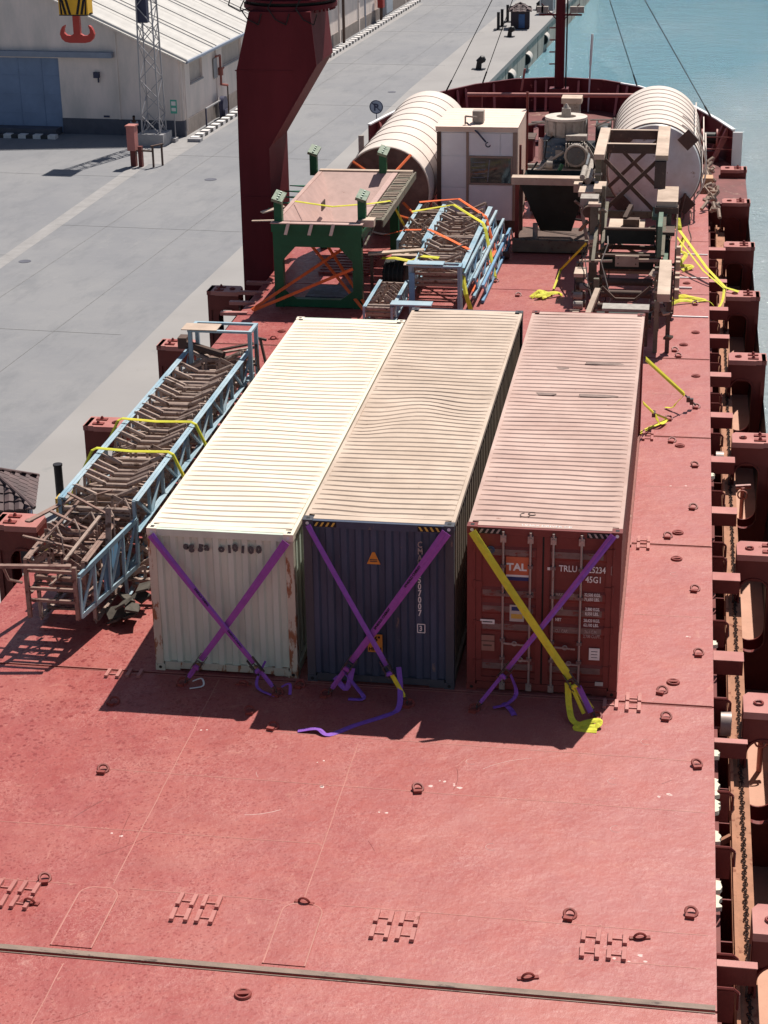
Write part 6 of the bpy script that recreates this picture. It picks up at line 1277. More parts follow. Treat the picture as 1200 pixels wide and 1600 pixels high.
# foremast
t = Thing('foremast', 'slim dark red foremast with lamp arms and wire stays', 'mast', (-2.3, 53, -.3))
g = MB(); g.tube((-2.3, 53, -.3), (-2.3, 53, 11), .21, 16, .19); t.part('pole', g, M_MAROON, True); g = MB(); g.box((-2.7, 52.7, -.3), (-1.9, 53.3, .9)); t.part('base_box', g, M_BOWIN)
g = MB(); g.bar((-3.2, 52.9, 3.95), (-1.4, 52.9, 3.95), .07); g.bar((-3.1, 52.9, 4.4), (-2.3, 52.9, 3.6), .04); g.bar((-1.5, 52.9, 4.4), (-2.3, 52.9, 3.6), .04); t.part('lamp_arm', g, M_MAROON)
for x in (-3.15, -2.95, -1.75, -1.45): g = MB(); g.box((x-.14, 52.7, 4.05), (x+.14, 52.95, 4.3)); t.part('floodlight', g, M_DUSTM)
for z in (1.9, 2.4, 2.9, 3.4): g = MB(); g.torus((-2.62, 53, z), (0, 0, 1), .13, .015, 12, 4); t.part('rung', g, M_MAROON)
g = MB(); g.tube((-2.02, 52.85, -.3), (-2.0, 52.9, 6), .035, 6); t.part('conduit', g, M_DARK)
for q in ((1.0, 52.8, 1.05), (4.05, 45.9, 1.05), (-6.9, 51.0, 1.05), (-5.6, 53.2, 1.05)):
    g = MB(); g.tube((-2.3, 53, 10.2), q, .018, 5); v = (Vector((-2.3, 53, 10.2))-Vector(q)).normalized(); g.tube(q, Vector(q)+v*.5, .035, 6); t.part('stay_wire', g, M_DARK)
g = MB(); g.tube((-1.1, 54.1, -.3), (-1.05, 54.1, 1.7), .035, 8); g.tube((-1.05, 54.1, 1.7), (-1.0, 54.1, 3.0), .055, 8); single('jackstaff', g, M_WRAIL, 'thin pale post on the bow right of the foremast', 'post', (-1.1, 54.1, -.3))
g = MB(); g.tube((-4.0, 53.9, .6), (-3.85, 53.9, 1.55), .05, 8); single('small_post', g, M_REDTOP, 'short slanting pale red post at the bow left of the foremast', 'post', (-4.0, 53.9, .6))
t = Thing('bow_ventilator', 'square tan ventilator box behind the crusher disc', 'ventilator', (-1.15, 42, -.3))
g = MB(); g.box((-1.35, 41.5, -.3), (-.75, 42.1, 2.25)); t.part('trunk', g, M_DUSTM); g = MB(); g.box((-1.42, 41.42, 2.25), (-.68, 42.18, 2.45)); t.part('cap', g, M_TAN)
# windlass, dark
t = Thing('anchor_windlass', 'dark anchor windlass with drums behind the crusher, left of the pale tank', 'windlass', (-.1, 43.5, -.3))
g = MB(); g.box((-1.3, 43, -.3), (1.3, 44.4, .35)); t.part('bed', g, M_DARK)
for x in (-1.1, -.2, .7): g = MB(); g.tube((x, 43.7, .7), (x+.5, 43.7, .7), .45, 20); t.part('drum', g, M_BLACK, True)
for x in (-1.1, -.6, -.2, .3, .7, 1.2): g = MB(); g.tube((x-.03, 43.7, .7), (x+.03, 43.7, .7), .6, 22); t.part('drum_flange', g, M_DARK, True)
g = MB(); g.tube((.15, 42.8, 1.0), (.15, 42.4, 1.0), .2, 14); t.part('motor', g, M_GREYM2, True)
for a, c in (((-.4, 42.4, 1.5), (1.3, 42.6, 1.5)), ((.45, 42.3, .3), (.5, 42.3, 1.6)), ((-.2, 42.2, 1.3), (.5, 42.2, 1.6)), ((-2.9, 42.6, 1.2), (-1.7, 42.4, 1.5)), ((-3.0, 44, 1.0), (-1.6, 44, 1.1)), ((-2.8, 45, .9), (-1.2, 45, 1.0))): g = MB(); g.tube(a, c, .035, 6); t.part('pipe', g, M_DUSTM)
t = Thing('deck_locker', 'dark red deck locker with a pale lid inside the bow left of the crusher', 'locker', (-3.2, 44, -.3))
g = MB(); g.box((-3.6, 43.5, -.3), (-2.6, 44.6, .5)); t.part('body', g, M_BOWIN); g = MB(); g.box((-3.65, 43.45, .5), (-2.55, 44.65, .56)); t.part('lid', g, M_BROWN)
t = Thing('access_hatch', 'low dark red access hatch box inside the bow near the foremast', 'hatch', (-4.6, 49.5, -.3))
g = MB(); g.box((-5.4, 49, -.3), (-4.0, 50.2, .1)); t.part('coaming', g, M_BOWIN); g = MB(); g.box((-5.45, 48.95, .1), (-3.95, 50.25, .18)); t.part('lid', g, M_REDTOP)
t = Thing('pipe_rack', 'rack of dark pipes lying athwart behind the crusher', 'pipe rack', (-1.0, 39.8, -.3))
for k in range(6): g = MB(); g.tube((-3.4, 39.0+.3*k, -.1+.12*(k % 3)), (.6, 39.1+.3*k, -.1+.12*(k % 3)), .09, 8); t.part('pipe', g, (M_DARK, M_BROWN, M_DUSTM)[k % 3], True)
t = Thing('mooring_winch', 'small red mooring winch on the starboard bow by the white end post', 'winch', (4.0, 44.2, -.3))
g = MB(); g.tube((3.75, 44.2, .55), (4.3, 44.2, .55), .22, 16); t.part('drum', g, M_DARK, True)
for x in (3.75, 4.3): g = MB(); g.tube((x-.03, 44.2, .55), (x+.03, 44.2, .55), .34, 20); t.part('drum_flange', g, M_REDTOP, True)
g = MB(); g.box((3.7, 43.9, -.3), (4.4, 44.5, .1)); t.part('bed', g, M_BOWIN)
rnd = random.Random(2)
for k in range(5):
    x, y = (-4.6+.8*k, 47-.4*(k % 2)); g = MB(); g.tube((x, y, -.3), (x, y, .35), .13, 12); g.tube((x, y, .35), (x, y, .45), .19, 12); g.tube((x+.45, y, -.3), (x+.45, y, .35), .13, 12); g.tube((x+.45, y, .35), (x+.45, y, .45), .19, 12); g.box((x-.25, y-.2, -.3), (x+.7, y+.2, -.2))
    single('deck_bollard', g, M_BOWIN, 'dark red twin deck bollard inside the bow, %s from the left' % ('first', 'second', 'third', 'fourth', 'fifth')[k], 'bollard', (x, y, -.3), 'twin bollards inside the bow', True)
# rope heaps along the starboard edge forward
t = Thing('rope_heap', 'tangled heap of dirty tan mooring rope along the starboard edge by the pale tank', 'rope heap', (4.0, 37, 0))
for k in range(9):
    y = 33.2+k*1.0; P = []; x0 = 3.9+rnd.uniform(-.05, .25)
    for j in range(9): P.append((x0+rnd.uniform(-.18, .22), y+j*.16+rnd.uniform(-.15, .15), (.08 if y+j*.16 < 37 else -.15)+rnd.uniform(0, .34)))
    g = MB(); g.path(P, .06, 6); t.part('rope', g, M_ROPE)
g = MB(); g.box((3.72, 38.4, -.3), (4.15, 39.0, .25)); single('wooden_box', g, mat('orange_tan_box', (.55, .33, .2), .8), 'small orange-tan box among the ropes right of the pale tank', 'box', (3.9, 38.7, -.3))
for k in range(2):
    g = MB(); P = [(3.15+.25*k+.05*math.sin(j*1.1), 34.5-j*.55, .02) for j in range(10)]; g.path(P, .016, 5); single('loose_cable', g, M_BROWN, 'thin dark cable winding along the deck right of the pale tank, %s one' % ('left', 'right')[k], 'cable', (3.2+.25*k, 32, 0))
# planks: raised brackets and floor bits left of the green frame
for k in range(4): g = MB(); g.box((-9.3, 20.9+k*1.05, -.05), (-8.55, 21.08+k*1.05, .04)); single('deck_batten', g, M_REDTOP, ('nearest', 'second nearest', 'third nearest', 'farthest')[k]+' pale red batten at the deck edge left of the green frame', 'batten', (-9, 21+k, 0), 'battens at the port hatch edge')

# ------------------------------------------------------------------ quay furniture and buildings
QZ = -8.
def qthing(name, label, cat, u, v, group=None): return Thing(name, label, cat, Qw(u, v, QZ), group, rot=th, local=True)
# warehouse: local frame x along the front (to the right = 0), y along the side, z up from the quay
EV, PITCH, WD, LN = 4.75, .44, 26., 36.
t = qthing('warehouse', 'beige rendered warehouse with a grey corrugated roof and a large blue-grey door', 'warehouse', 0, 0)
rz = EV+WD/2*PITCH
DX0, DX1, DZ = -15.4, -8.15, 4.75
g = MB()
# front wall with door opening
g.prism([(-WD, 0), (DX0, 0), (DX0, EV+(WD+DX0)*PITCH if -DX0 > WD/2 else 0), (-WD, EV)], 0, .3, 'y')
g.prism([(DX0+.001, DZ), (DX1, DZ), (DX1, EV-DX1*PITCH), (-WD/2, rz), (DX0+.001, EV+(WD+DX0)*PITCH)], 0, .3, 'y')
g.prism([(DX1+.001, 1.0), (-.001, 1.0), (-.001, EV), (DX1+.001, EV-DX1*PITCH)], 0, .3, 'y')
t.part('front_wall', g, M_WALL)
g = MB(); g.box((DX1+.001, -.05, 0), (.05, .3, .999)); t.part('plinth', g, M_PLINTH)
for x in (-4.3, -.55): g = MB(); g.box((x, -.07, 1.0), (x+.4 if x > -1 else x+.12, -.001, EV-.05-x*PITCH*.9)); t.part('pilaster', g, M_WALL)
g = MB(); g.box((DX0-2, -.45, DZ+.12), (-4.4, -.02, DZ+.46)); t.part('door_track', g, M_CANOPY)
g = MB(); g.box((DX0-1.5, .12, .05), (DX1, .2, DZ)); d_ = t.part('sliding_door', g, M_DOOR)
for z in (1.2, 2.4, 3.6): g = MB(); g.box((DX0-1.4, .10, z), (DX1-.02, .119, z+.05)); t.part('door_rail', g, M_DOOR, parent=d_)
for x in (-13.2, -11, -9.4): g = MB(); g.box((x, .09, .1), (x+.05, .1185, DZ-.05)); t.part('door_rib', g, M_DOOR, parent=d_)
g = MB(); g.box((-14, -1.0, 0), (-8.3, .11, .42)); t.part('loading_step', g, M_PLINTH)
g = MB(); g.box((-5.75, -.3, 3.6), (-5.4, -.02, 3.95)); g.bar((-5.5, -.1, 3.3), (-5.5, -.1, 3.6), .08); t.part('wall_lamp', g, M_SIGND)
g = MB(); g.box((-5.35, -.03, 1.1), (-4.95, -.0015, 1.22)); t.part('vent_slot', g, M_SIGND)
# side wall with window recesses
def side_wall(t, y0, y1, wins, x=0.):
    ys = [y0]; 
    for a, c in wins: ys += [a, c]
    ys.append(y1)
    for i in range(0, len(ys), 2):
        g = MB(); g.box((x-.3, ys[i], 1.0), (x, ys[i+1], EV)); t.part('side_wall', g, M_WALL)
    for a, c in wins:
        g = MB(); g.box((x-.3, a+.001, 1.0), (x, c-.001, 3.1)); t.part('side_wall', g, M_WALL); g = MB(); g.box((x-.3, a+.001, 4.45), (x, c-.001, EV)); t.part('side_wall', g, M_WALL)
        g = MB(); g.box((x-.22, a+.001, 3.1), (x-.16, c-.001, 4.45)); t.part('blocked_window', g, mat('window_infill', (.52, .44, .39), .85, var=.1)); g = MB(); g.box((x-.15, a, 3.0), (x+.08, c, 3.09)); t.part('window_sill', g, M_CONC)
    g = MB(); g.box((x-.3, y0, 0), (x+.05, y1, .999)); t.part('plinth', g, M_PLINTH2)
side_wall(t, .301, LN, [(1.6, 4.2), (8.5, 13.0), (17, 21.5), (25.5, 30)])
for y in (7.0, 15.0, 23.2, 32): g = MB(); g.box((.001, y, 1.0), (.07, y+.25, EV-.02)); t.part('pilaster', g, M_WALL)
# roof: two slopes of ribbed sheet
for s_ in (0, 1):
    g = MB(); n_ = 74; vs = []; 
    for i in range(n_+1):
        y = -.5+(LN+.8)*i/n_; hgt = (.0, .07, .07, .0)[i % 4]
        for xx in ((.55, -WD/2) if s_ == 0 else (-WD/2, -WD-.55)):
            z = EV+.10+(-xx if s_ == 0 else WD+xx)*PITCH+hgt; vs.append((xx, y, z))
    fs = [(2*i, 2*i+1, 2*i+3, 2*i+2) for i in range(n_)]; g.add(vs, fs); t.part('roof_slope', g, M_ROOF)
    if s_ == 0:
        for k in range(12): y = -.3+k*3.05; g = MB(); g.bar((.52, y, EV+.0-.1), (-WD/2, y, EV+WD/2*PITCH-.1+.22), .09, .07); g.v = [(a_, b_, c_+.20) for a_, b_, c_ in g.v]; t.part('roof_lap', g, M_ROOF)
g = MB(); g.prism([(.62, EV-.02), (.62, EV+.12), (-WD/2, rz+.40), (-WD/2, rz+.22)], -.56, -.50, 'y'); t.part('verge_board', g, mat('verge_white', (.6, .57, .54), .7))
g = MB(); g.box((.5, -.5, EV-.08), (.66, LN, EV+.06)); t.part('gutter', g, M_CANOPY)
g = MB(); g.tube((.12, .25, .3), (.12, .25, EV-.1), .05, 8); t.part('downpipe', g, M_WALL)
# second shed further along
t = qthing('shed_beyond', 'far beige shed wall with a tall pale blue door beyond the crane column', 'warehouse', 0, LN+.4)
t.e.location = Qw(0, LN+.4, QZ)
side_wall(t, 0, 60, [(40, 45)])
for y in (4.5, 11.5, 14.0, 31, 37, 44, 50): g = MB(); g.box((.001, y, 0), (.08, y+(.35 if y != 14.0 else .2), EV-.02)); t.part('pilaster', g, M_WALL if y != 14.0 else M_CANOPY)
g = MB(); g.box((.001, 22.5, .1), (.09, 25.2, EV-.2)); t.part('tall_door', g, mat('pale_blue_door', (.38, .42, .47), .6)); g = MB(); g.box((.001, 20.8, .1), (.12, 22.1, EV)); t.part('dark_duct', g, M_PLINTH)
g = MB(); vs = []; 
g.add([(.5, -.2, EV+.1), (.5, 60, EV+.1), (-13, 60, EV+6), (-13, -.2, EV+6)], [(0, 1, 2, 3)]); t.part('roof_slope', g, M_ROOF)
me = text_mesh('KG4', 1.1, M_SIGND, .004); o = t.inst('wall_scrawl', me, (.06, 15.6, 2.9), (R(90), 0, R(90)))
o = qthing('red_cabinet', 'red wall cabinet beside the dark duct on the far shed', 'cabinet', .5, LN+18.8)
g = MB(); g.box((-.25, -.4, 1.2), (.25, .4, 3.1)); o.part('cabinet_body', g, mat('fire_red', (.33, .035, .03), .5)); g = MB(); g.box((-.06, -.3, 0), (.06, -.2, 1.2)); g.box((-.06, .2, 0), (.06, .3, 1.2)); o.part('leg', g, M_BROWN)
o = qthing('wall_post', 'tall brown post against the far shed just right of the crane column', 'post', .6, LN+4.2); g = MB(); g.box((-.1, -.1, 0), (.1, .1, 3.9)); o.part('pole', g, M_BROWN)
# hydrant pipework by the side wall
o = qthing('wall_hydrant', 'red pipe and valve fixed to the sunlit side wall of the warehouse', 'hydrant', .0, 7.3)
g = MB(); g.tube((.25, 0, 2.1), (.25, 0, 4.0), .08, 8); g.tube((.25, 0, 4.0), (.25, -.9, 4.05), .07, 8); g.tube((.25, 0, 2.1), (.4, .9, 1.9), .08, 8); g.tube((.25, -.02, 2.9), (.25, .75, 3.1), .05, 8); o.part('pipe', g, mat('pipe_red', (.30, .09, .07), .6)); g = MB(); g.tube((.25, 0, 2.7), (.25, 0, 3.2), .17, 10); o.part('valve', g, mat('pipe_red', (.3, .09, .07)), True); g = MB(); g.box((.06, -.95, 2.6), (.1, -.2, 3.9)); o.part('back_board', g, M_CONC)
g = MB(); g.tube((.4, .9, 0), (.4, .9, 1.9), .05, 8); o.part('stand_pipe', g, M_BROWN)
o = qthing('hose_reel', 'dark round hose reel standing by the plinth of the warehouse side wall', 'hose reel', .55, 6.6); g = MB(); g.tube((-.15, 0, .9), (.15, 0, .9), .55, 18); o.part('reel', g, M_SIGND, True); g = MB(); g.box((-.2, -.3, 0), (.2, .3, .6)); o.part('stand', g, M_SIGND)
o = qthing('low_barrier', 'low black barrier with a white top rail along the warehouse side', 'barrier', .5, 3.0)
for y in (0, 3.1): g = MB(); g.bar((0, y, 0), (0, y, 1.25), .09); o.part('post', g, M_SIGND)
g = MB(); g.bar((0, 0, 1.25), (0, 3.1, 1.25), .08); o.part('top_rail', g, M_CONC)
# kerb of black and white blocks
kerb = Thing('kerb', None, None, Qw(1.0, 0, QZ), kind='structure', rot=th, local=True)
kmw = MB().box((-.25, -.26, 0), (.25, .26, .24)).mesh('kerb_block', M_KWHITE); kmb = MB().box((-.25, -.24, 0), (.25, .24, .20)).mesh('kerb_block', M_KBLACK)
for i in range(130):
    kerb.inst('kerb_block', kmw if i % 2 == 0 else kmb, (.0+random.uniform(-.02, .02), -1.0+i*.54, 0), (0, 0, random.uniform(-.03, .03)))
for i in range(26):
    kerb.inst('kerb_block', kmw if i % 2 == 0 else kmb, (-9.2-i*.5, -1.75, 0), (0, 0, math.pi/2))
g = MB(); g.box((-.3, -1.6, 0), (.9-.35, -1.1, .2)); kerb.part('kerb_end', g, M_CONC)
# lattice mast
t = Thing('lattice_mast', 'tall galvanised lattice floodlight mast on a concrete block at the warehouse corner', 'mast', (-29.45, 84.0, -8), rot=th, local=True)
g = MB(); g.box((-.85, -.85, 0), (.85, .85, .75)); t.part('concrete_base', g, M_CONC)
Hm, w0, w1 = 14.2, .58, .40
def leg(z, sx, sy): f = (w0+(w1-w0)*(z/Hm)); return Vector((sx*f, sy*f, .75+z))
for sx in (-1, 1):
    for sy in (-1, 1): g = MB(); g.bar(leg(0, sx, sy), leg(Hm, sx, sy), .075, .075); t.part('leg', g, M_GAL)
nb = 13; cs = [(-1, -1), (1, -1), (1, 1), (-1, 1)]
for i in range(nb):
    z0, z1 = Hm*i/nb, Hm*(i+1)/nb
    for k in range(4):
        a, c = cs[k], cs[(k+1) % 4]
        g = MB(); g.bar(leg(z0, *(a if (i+k) % 2 else c)), leg(z1, *(c if (i+k) % 2 else a)), .045, .045); t.part('lattice_brace', g, M_GAL)
        if i in (0, 5, 9): g = MB(); g.bar(leg(z0, *(c if (i+k) % 2 else a)), leg(z1, *(a if (i+k) % 2 else c)), .045, .045); t.part('lattice_brace', g, M_GAL)
g = MB(); g.box((-.5, -.35, 7.4), (.1, .1, 9.2)); t.part('dark_cabinet', g, M_SIGND); g = MB(); g.box((-.9, -.9, 14.9), (.9, .9, 15.05)); t.part('lamp_head', g, M_GAL)
# red booth, rail frame, sign, person
t = Thing('red_cabinet', 'tall faded red cabinet on a plinth in front of the lattice mast', 'cabinet', (-28.9, 77.4, -8), rot=th, local=True)
g = MB(); g.box((-.22, -.25, .95), (.26, .35, 2.35)); t.part('cabinet_body', g, M_PINKBOX); g = MB(); g.box((-.12, -.12, 0), (.2, .2, .95)); t.part('stem', g, mat('stem_maroon', (.16, .04, .035), .6)); g = MB(); g.box((-.28, -.3, 2.35), (.32, .42, 2.42)); t.part('cap', g, M_REDTOP)
g = MB(); g.box((.4, -.2, 0), (.62, .1, 1.2)); t.part('side_pillar', g, mat('stem_maroon', (.16, .04, .035)))
t = Thing('pipe_barrier', 'brown rail frame with two legs just right of the red cabinet', 'barrier', (-27.8, 77.4, -8), rot=th, local=True)
for x, y in ((.2, -.2), (.55, .4)): g = MB(); g.bar((x, y, 0), (x, y, 1.25), .10); t.part('leg', g, M_BROWN)
g = MB(); g.bar((-1.0, -.1, .95), (.25, -.2, .95), .09); g.bar((.15, -.3, 1.25), (.6, .5, 1.25), .14, .07); t.part('rail', g, M_BROWN)
t = Thing('green_sign', 'small green and white sign on a thin pole at the warehouse corner', 'sign', (-28.35, 84.9, -8), rot=th, local=True)
g = MB(); g.bar((0, 0, 0), (0, 0, 2.4), .05); t.part('pole', g, M_GAL); g = MB(); g.box((-.22, -.04, 1.75), (.2, -.01, 2.6)); p_ = t.part('plate', g, M_GSIGN); g = MB(); g.box((-.15, -.05, 2.25), (.13, -.0405, 2.5)); g.box((-.15, -.05, 1.9), (.13, -.0405, 2.1)); t.part('white_symbol', g, M_KWHITE, parent=p_); g = MB(); g.box((-.5, -.35, 0), (.1, .2, .25)); t.part('foot', g, M_CONC)

def skin_figure(parent, name, joints, edges, radii, m, sub=2):
    me = bpy.data.meshes.new(name); me.from_pydata(joints, edges, []); o = bpy.data.objects.new(name, me); col.objects.link(o)
    s_ = o.modifiers.new('s', 'SKIN'); 
    if not me.skin_vertices: 
        bm = bmesh.new(); bm.from_mesh(me); bm.verts.layers.skin.verify(); bm.to_mesh(me); bm.free()
    for i, r_ in enumerate(radii):
        me.skin_vertices[0].data[i].radius = (r_, r_)
    me.skin_vertices[0].data[0].use_root = True
    u_ = o.modifiers.new('u', 'SUBSURF'); u_.levels = sub; u_.render_levels = sub
    dg = bpy.context.evaluated_depsgraph_get(); dg.update(); m2 = bpy.data.meshes.new_from_object(o.evaluated_get(dg)); bpy.data.objects.remove(o)
    m2.materials.clear(); m2.materials.append(m); m2.polygons.foreach_set('use_smooth', [True]*len(m2.polygons))
    q = bpy.data.objects.new(name, m2); col.objects.link(q); q.parent = parent; return q
# seated person on the plinth ledge (local: facing -y)
t = Thing('person', 'person in a grey shirt and dark trousers sitting against the shaded warehouse wall', 'person', (-31.3, 85.95, -8), rot=th+.15, local=True)
J = [(0, 0, .52), (0, .02, .78), (0, .0, 1.02), (0, -.03, 1.14), (0, -.05, 1.26), (0, -.06, 1.36),
     (.10, -.05, .5), (.14, -.45, .52), (.13, -.42, .12), (.13, -.55, .05), (-.10, -.05, .5), (-.14, -.45, .52), (-.13, -.42, .12), (-.13, -.55, .05),
     (.19, .0, 1.0), (.25, -.10, .74), (.12, -.34, .64), (-.19, .0, 1.0), (-.25, -.10, .74), (-.12, -.34, .64)]
E_ = [(0, 1), (1, 2), (2, 3), (3, 4), (4, 5), (0, 6), (6, 7), (7, 8), (8, 9), (0, 10), (10, 11), (11, 12), (12, 13), (2, 14), (14, 15), (15, 16), (2, 17), (17, 18), (18, 19)]
skin_figure(t.e, 'body', J, E_, [.13, .12, .13, .05, .095, .085, .085, .065, .045, .035, .085, .065, .045, .035, .05, .042, .032, .05, .042, .032], M_SKIN)
skin_figure(t.e, 'shirt', [J[0], J[1], J[2], J[14], J[15], J[17], J[18]], [(0, 1), (1, 2), (2, 3), (3, 4), (2, 5), (5, 6)], [.15, .14, .15, .075, .06, .075, .06], M_SHIRT)
skin_figure(t.e, 'trousers', [J[0], J[6], J[7], J[8], J[10], J[11], J[12]], [(0, 1), (1, 2), (2, 3), (0, 4), (4, 5), (5, 6)], [.15, .105, .085, .06, .105, .085, .06], M_CLOTHD)
skin_figure(t.e, 'hair', [(0, -.03, 1.28), (0, -.03, 1.36), (0, -.05, 1.40)], [(0, 1), (1, 2)], [.09, .10, .08], M_BLACK, 1)
g = MB(); g.tube((0, -.155, 1.27), (0, -.175, 1.25), .014, 6); g.tube((.03, -.14, 1.30), (.03, -.15, 1.30), .010, 6); g.tube((-.03, -.14, 1.30), (-.03, -.15, 1.30), .010, 6); t.part('face', g, M_SKIN)
g = MB(); g.box((-.5, -.12, 0), (.5, .3, .42)); 
o = Thing('stone_block', 'low block the seated person rests on against the warehouse wall', 'block', (-31.3, 85.95, -8), rot=th, local=True); o.part('block', g, M_PLINTH)

# P sign (no parking) standing near the quay edge
t = Thing('parking_sign', 'round sign with a crossed letter P on a thin pole near the quay edge', 'sign', (-15.42, 83.9, -8), local=True)
g = MB(); g.bar((0, 0, 0), (0, 0, 2.3), .05); t.part('pole', g, M_SIGND); g = MB(); g.tube((0, -.03, 2.5), (0, -.05, 2.5), .42, 32); p_ = t.part('disc', g, M_SIGNB)
g = MB(); g.torus((0, -.055, 2.5), (0, 1, 0), .39, .03, 32, 5); t.part('rim', g, M_SIGND, parent=p_); t.inst('letter', text_mesh('P', .58, M_SIGND, .004, bold=.02), (-.16, -.056, 2.29), FRONT, parent=p_)
g = MB(); g.bar((-.26, -.066, 2.76), (.28, -.066, 2.24), .05, .01, (0, 1, 0)); t.part('slash', g, M_SIGND, parent=p_)

def mooring(x, y, lab, s=1.):
    t = Thing('mooring_bollard', lab, 'bollard', (x, y, -8), 'mooring bollards along the quay edge', local=True)
    g = MB(); g.box((-.45*s, -.3*s, 0), (.45*s, .3*s, .05)); t.part('base_plate', g, M_BOLL)
    g = MB(); g.tube((0, 0, .05), (.05*s, 0, .45*s), .20*s, 14, .17*s); g.tube((-.05*s, 0, .45*s), (.30*s, 0, .70*s), .19*s, 12, .25*s); g.tube((.3*s, 0, .68*s), (.42*s, 0, .75*s), .25*s, 12, .15*s); t.part('horn', g, M_BOLL, True)
    return t
for (x, y), l in zip(((-12.62, 114.4), (-11.95, 131.8), (-11.0, 149.3)), ('nearest of the black mooring bollards on the quay apron', 'black mooring bollard just in front of the far kiosk', 'black mooring bollard beyond the far kiosk')): mooring(x, y, l, 1.0 if y > 120 else 1.15)
# kiosks
def kiosk(x, y, lab, s=1., tiles=8, rot=th):
    t = Thing('quay_kiosk', lab, 'kiosk', (x, y, -8), rot=rot, local=True); a = .95*s; h = 1.75*s
    g = MB(); g.box((-a, -a, 0), (a, a, h)); t.part('wall', g, M_KIOSK)
    g = MB(); g.box((-a*.15, -a-.03, .1), (a*.5, -a-.001, h*.85)); t.part('door', g, M_KDOOR); g = MB(); g.box((a+.001, -a*.55, .1), (a+.03, a*.35, h*.92)); t.part('door', g, M_KDOOR)
    g = MB(); g.box((-a-.04, -a-.04, h-.02), (a+.04, a+.04, h+.06)); t.part('cornice', g, M_KIOSK)
    e = a+.22*s; top = h+.75*s; ap = Vector((0, 0, top)); C4 = [Vector((-e, -e, h)), Vector((e, -e, h)), Vector((e, e, h)), Vector((-e, e, h))]
    g = MB(); g.add([*C4, ap], [(0, 1, 4), (1, 2, 4), (2, 3, 4), (3, 0, 4), (3, 2, 1, 0)]); t.part('roof_base', g, M_DKROOF)
    for k in range(4):
        A, B = C4[k], C4[(k+1) % 4]; up = (ap-(A+B)/2); nn = (B-A).cross(up).normalized()
        for r_ in range(5):
            f0, f1 = r_/5, (r_+1.12)/5
            if f1 > .98: f1 = .98
            for c in range(tiles):
                x0 = (c+.06)/tiles; x1 = (c+.94)/tiles
                mid = (x0+x1)/2
                if not (f0*.5 <= mid <= 1-f0*.5): continue
                def pt(xf, f, z): return A+(B-A)*xf+up*f+nn*z
                g = MB(); vs = [pt(x0, f0, .05), pt(x1, f0, .05), pt(x1, f1, .015), pt(x0, f1, .015), pt(mid, f0, .085), pt(mid, f1, .05), pt(x0, f0, 0), pt(x1, f0, 0)]
                g.add(vs, [(0, 4, 5, 3), (4, 1, 2, 5), (6, 7, 1, 4, 0)]); t.part('roof_tile', g, M_DKROOF)
        g = MB(); g.tube(A+Vector((0, 0, .05)), ap+Vector((0, 0, .05)), .06*s, 8); t.part('hip_ridge', g, M_DKROOF, True)
    return t
kiosk(-16.75, 21.6, 'near dark kiosk with brown tiled hip roof and blue door, left edge', 1.12, 9, rot=th+R(20))
kiosk(-11.55, 137.3, 'far small dark kiosk with a hipped roof on the quay by the water', .85, 4, rot=th+R(8))
g = MB(); g.tube((-15.95, 25.2, -8), (-15.95, 25.2, -6.42), .13, 14); g.tube((-15.95, 25.2, -6.42), (-15.95, 25.2, -6.36), .15, 14)
single('guard_post', g, M_BOLL, 'black round post right of the near tiled kiosk', 'post', (-15.95, 25.2, -8), smooth=True)
for (x, y), l in zip(((-13.32, 136.0), (-13.20, 138.0), (-13.0, 141.0)), ('nearest', 'middle', 'farthest')):
    g = MB(); g.tube((x, y, -8), (x, y, -6.5), .13, 10); g.box((x-.4, y-.4, -8), (x+.4, y+.4, -7.93)); single('guard_post', g, M_BOLL, '%s of three black posts standing left of the far kiosk' % l, 'post', (x, y, -8), 'black posts left of the far kiosk', True)
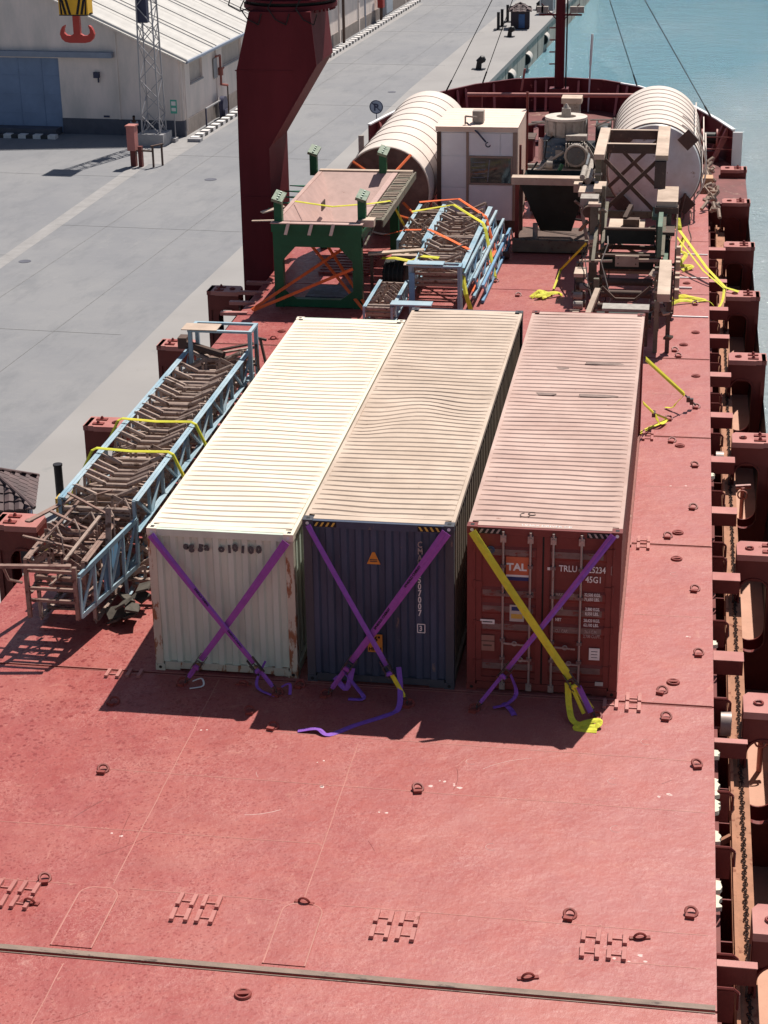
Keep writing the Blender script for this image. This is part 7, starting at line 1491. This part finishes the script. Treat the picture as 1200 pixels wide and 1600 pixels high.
t = Thing('white_box_frame', 'small white open box frame at the quay edge near the top', 'frame', (-9.9, 147, -8), rot=th, local=True)
g = MB(); 
for sx in (-1, 1):
    for sy in (-1, 1): g.bar((sx*.6, sy*.6, 0), (sx*.6, sy*.6, 1.6), .1)
t.part('leg', g, M_KWHITE); g = MB(); g.box((-.7, -.7, 1.6), (.7, .7, 1.7)); t.part('top', g, M_KWHITE); g = MB(); g.box((-.55, -.55, .3), (.55, .55, 1.4)); t.part('inner_box', g, M_CONC)
# fenders
fm = None
for i, (x, y) in enumerate(((-10.75, 119.3), (-10.25, 128.8), (-9.7, 140.3), (-9.2, 149.5))):
    lab = 'grey cylindrical fender on the quay wall, %s from the ship bow' % ('first', 'second', 'third', 'fourth')[i]
    if fm is None:
        f = Thing('quay_fender', lab, 'fender', (x, y, -9.3), 'fenders hanging on the quay wall', local=True)
        g = MB(); g.tube((0, -.9, 0), (0, .9, 0), .5, 20); f.part('cylinder', g, M_FEND, True); g = MB(); g.tube((0, -.93, 0), (0, -.901, 0), .44, 20); f.part('end_face', g, M_BLACK)
        g = MB(); g.path([(0, -.8, .4), (-.35, -.8, 1.2)], .03); g.path([(0, .8, .4), (-.35, .8, 1.2)], .03); f.part('chain', g, M_BROWN)
        g = MB(); g.box((-.62, -1.0, -1.2), (-.42, 1.0, .5)); f.part('back_plate', g, M_BOLL); fm = f.e
    else: copy_thing(fm, (x, y, -9.3), lab)
# vessel moored beyond
t = Thing('moored_vessel', 'dark blue hull of a vessel moored far off at the top of the view', 'ship', (-2, 185, -10.3), local=True)
g = MB(); P = [(-22, 0), (14, 0), (24, 5), (14, 10), (-22, 10)]; g.prism(P, -1, 4.5); t.part('hull', g, mat('far_navy_hull', (.02, .045, .08), .4)); g = MB(); g.box((-18, 2, 4.5), (-6, 8, 9)); t.part('superstructure', g, M_KWHITE)
for x in range(-17, -6, 2): g = MB(); g.box((x, 1.95, 6.5), (x+1.1, 1.999, 7.4)); t.part('window', g, M_GLASS)
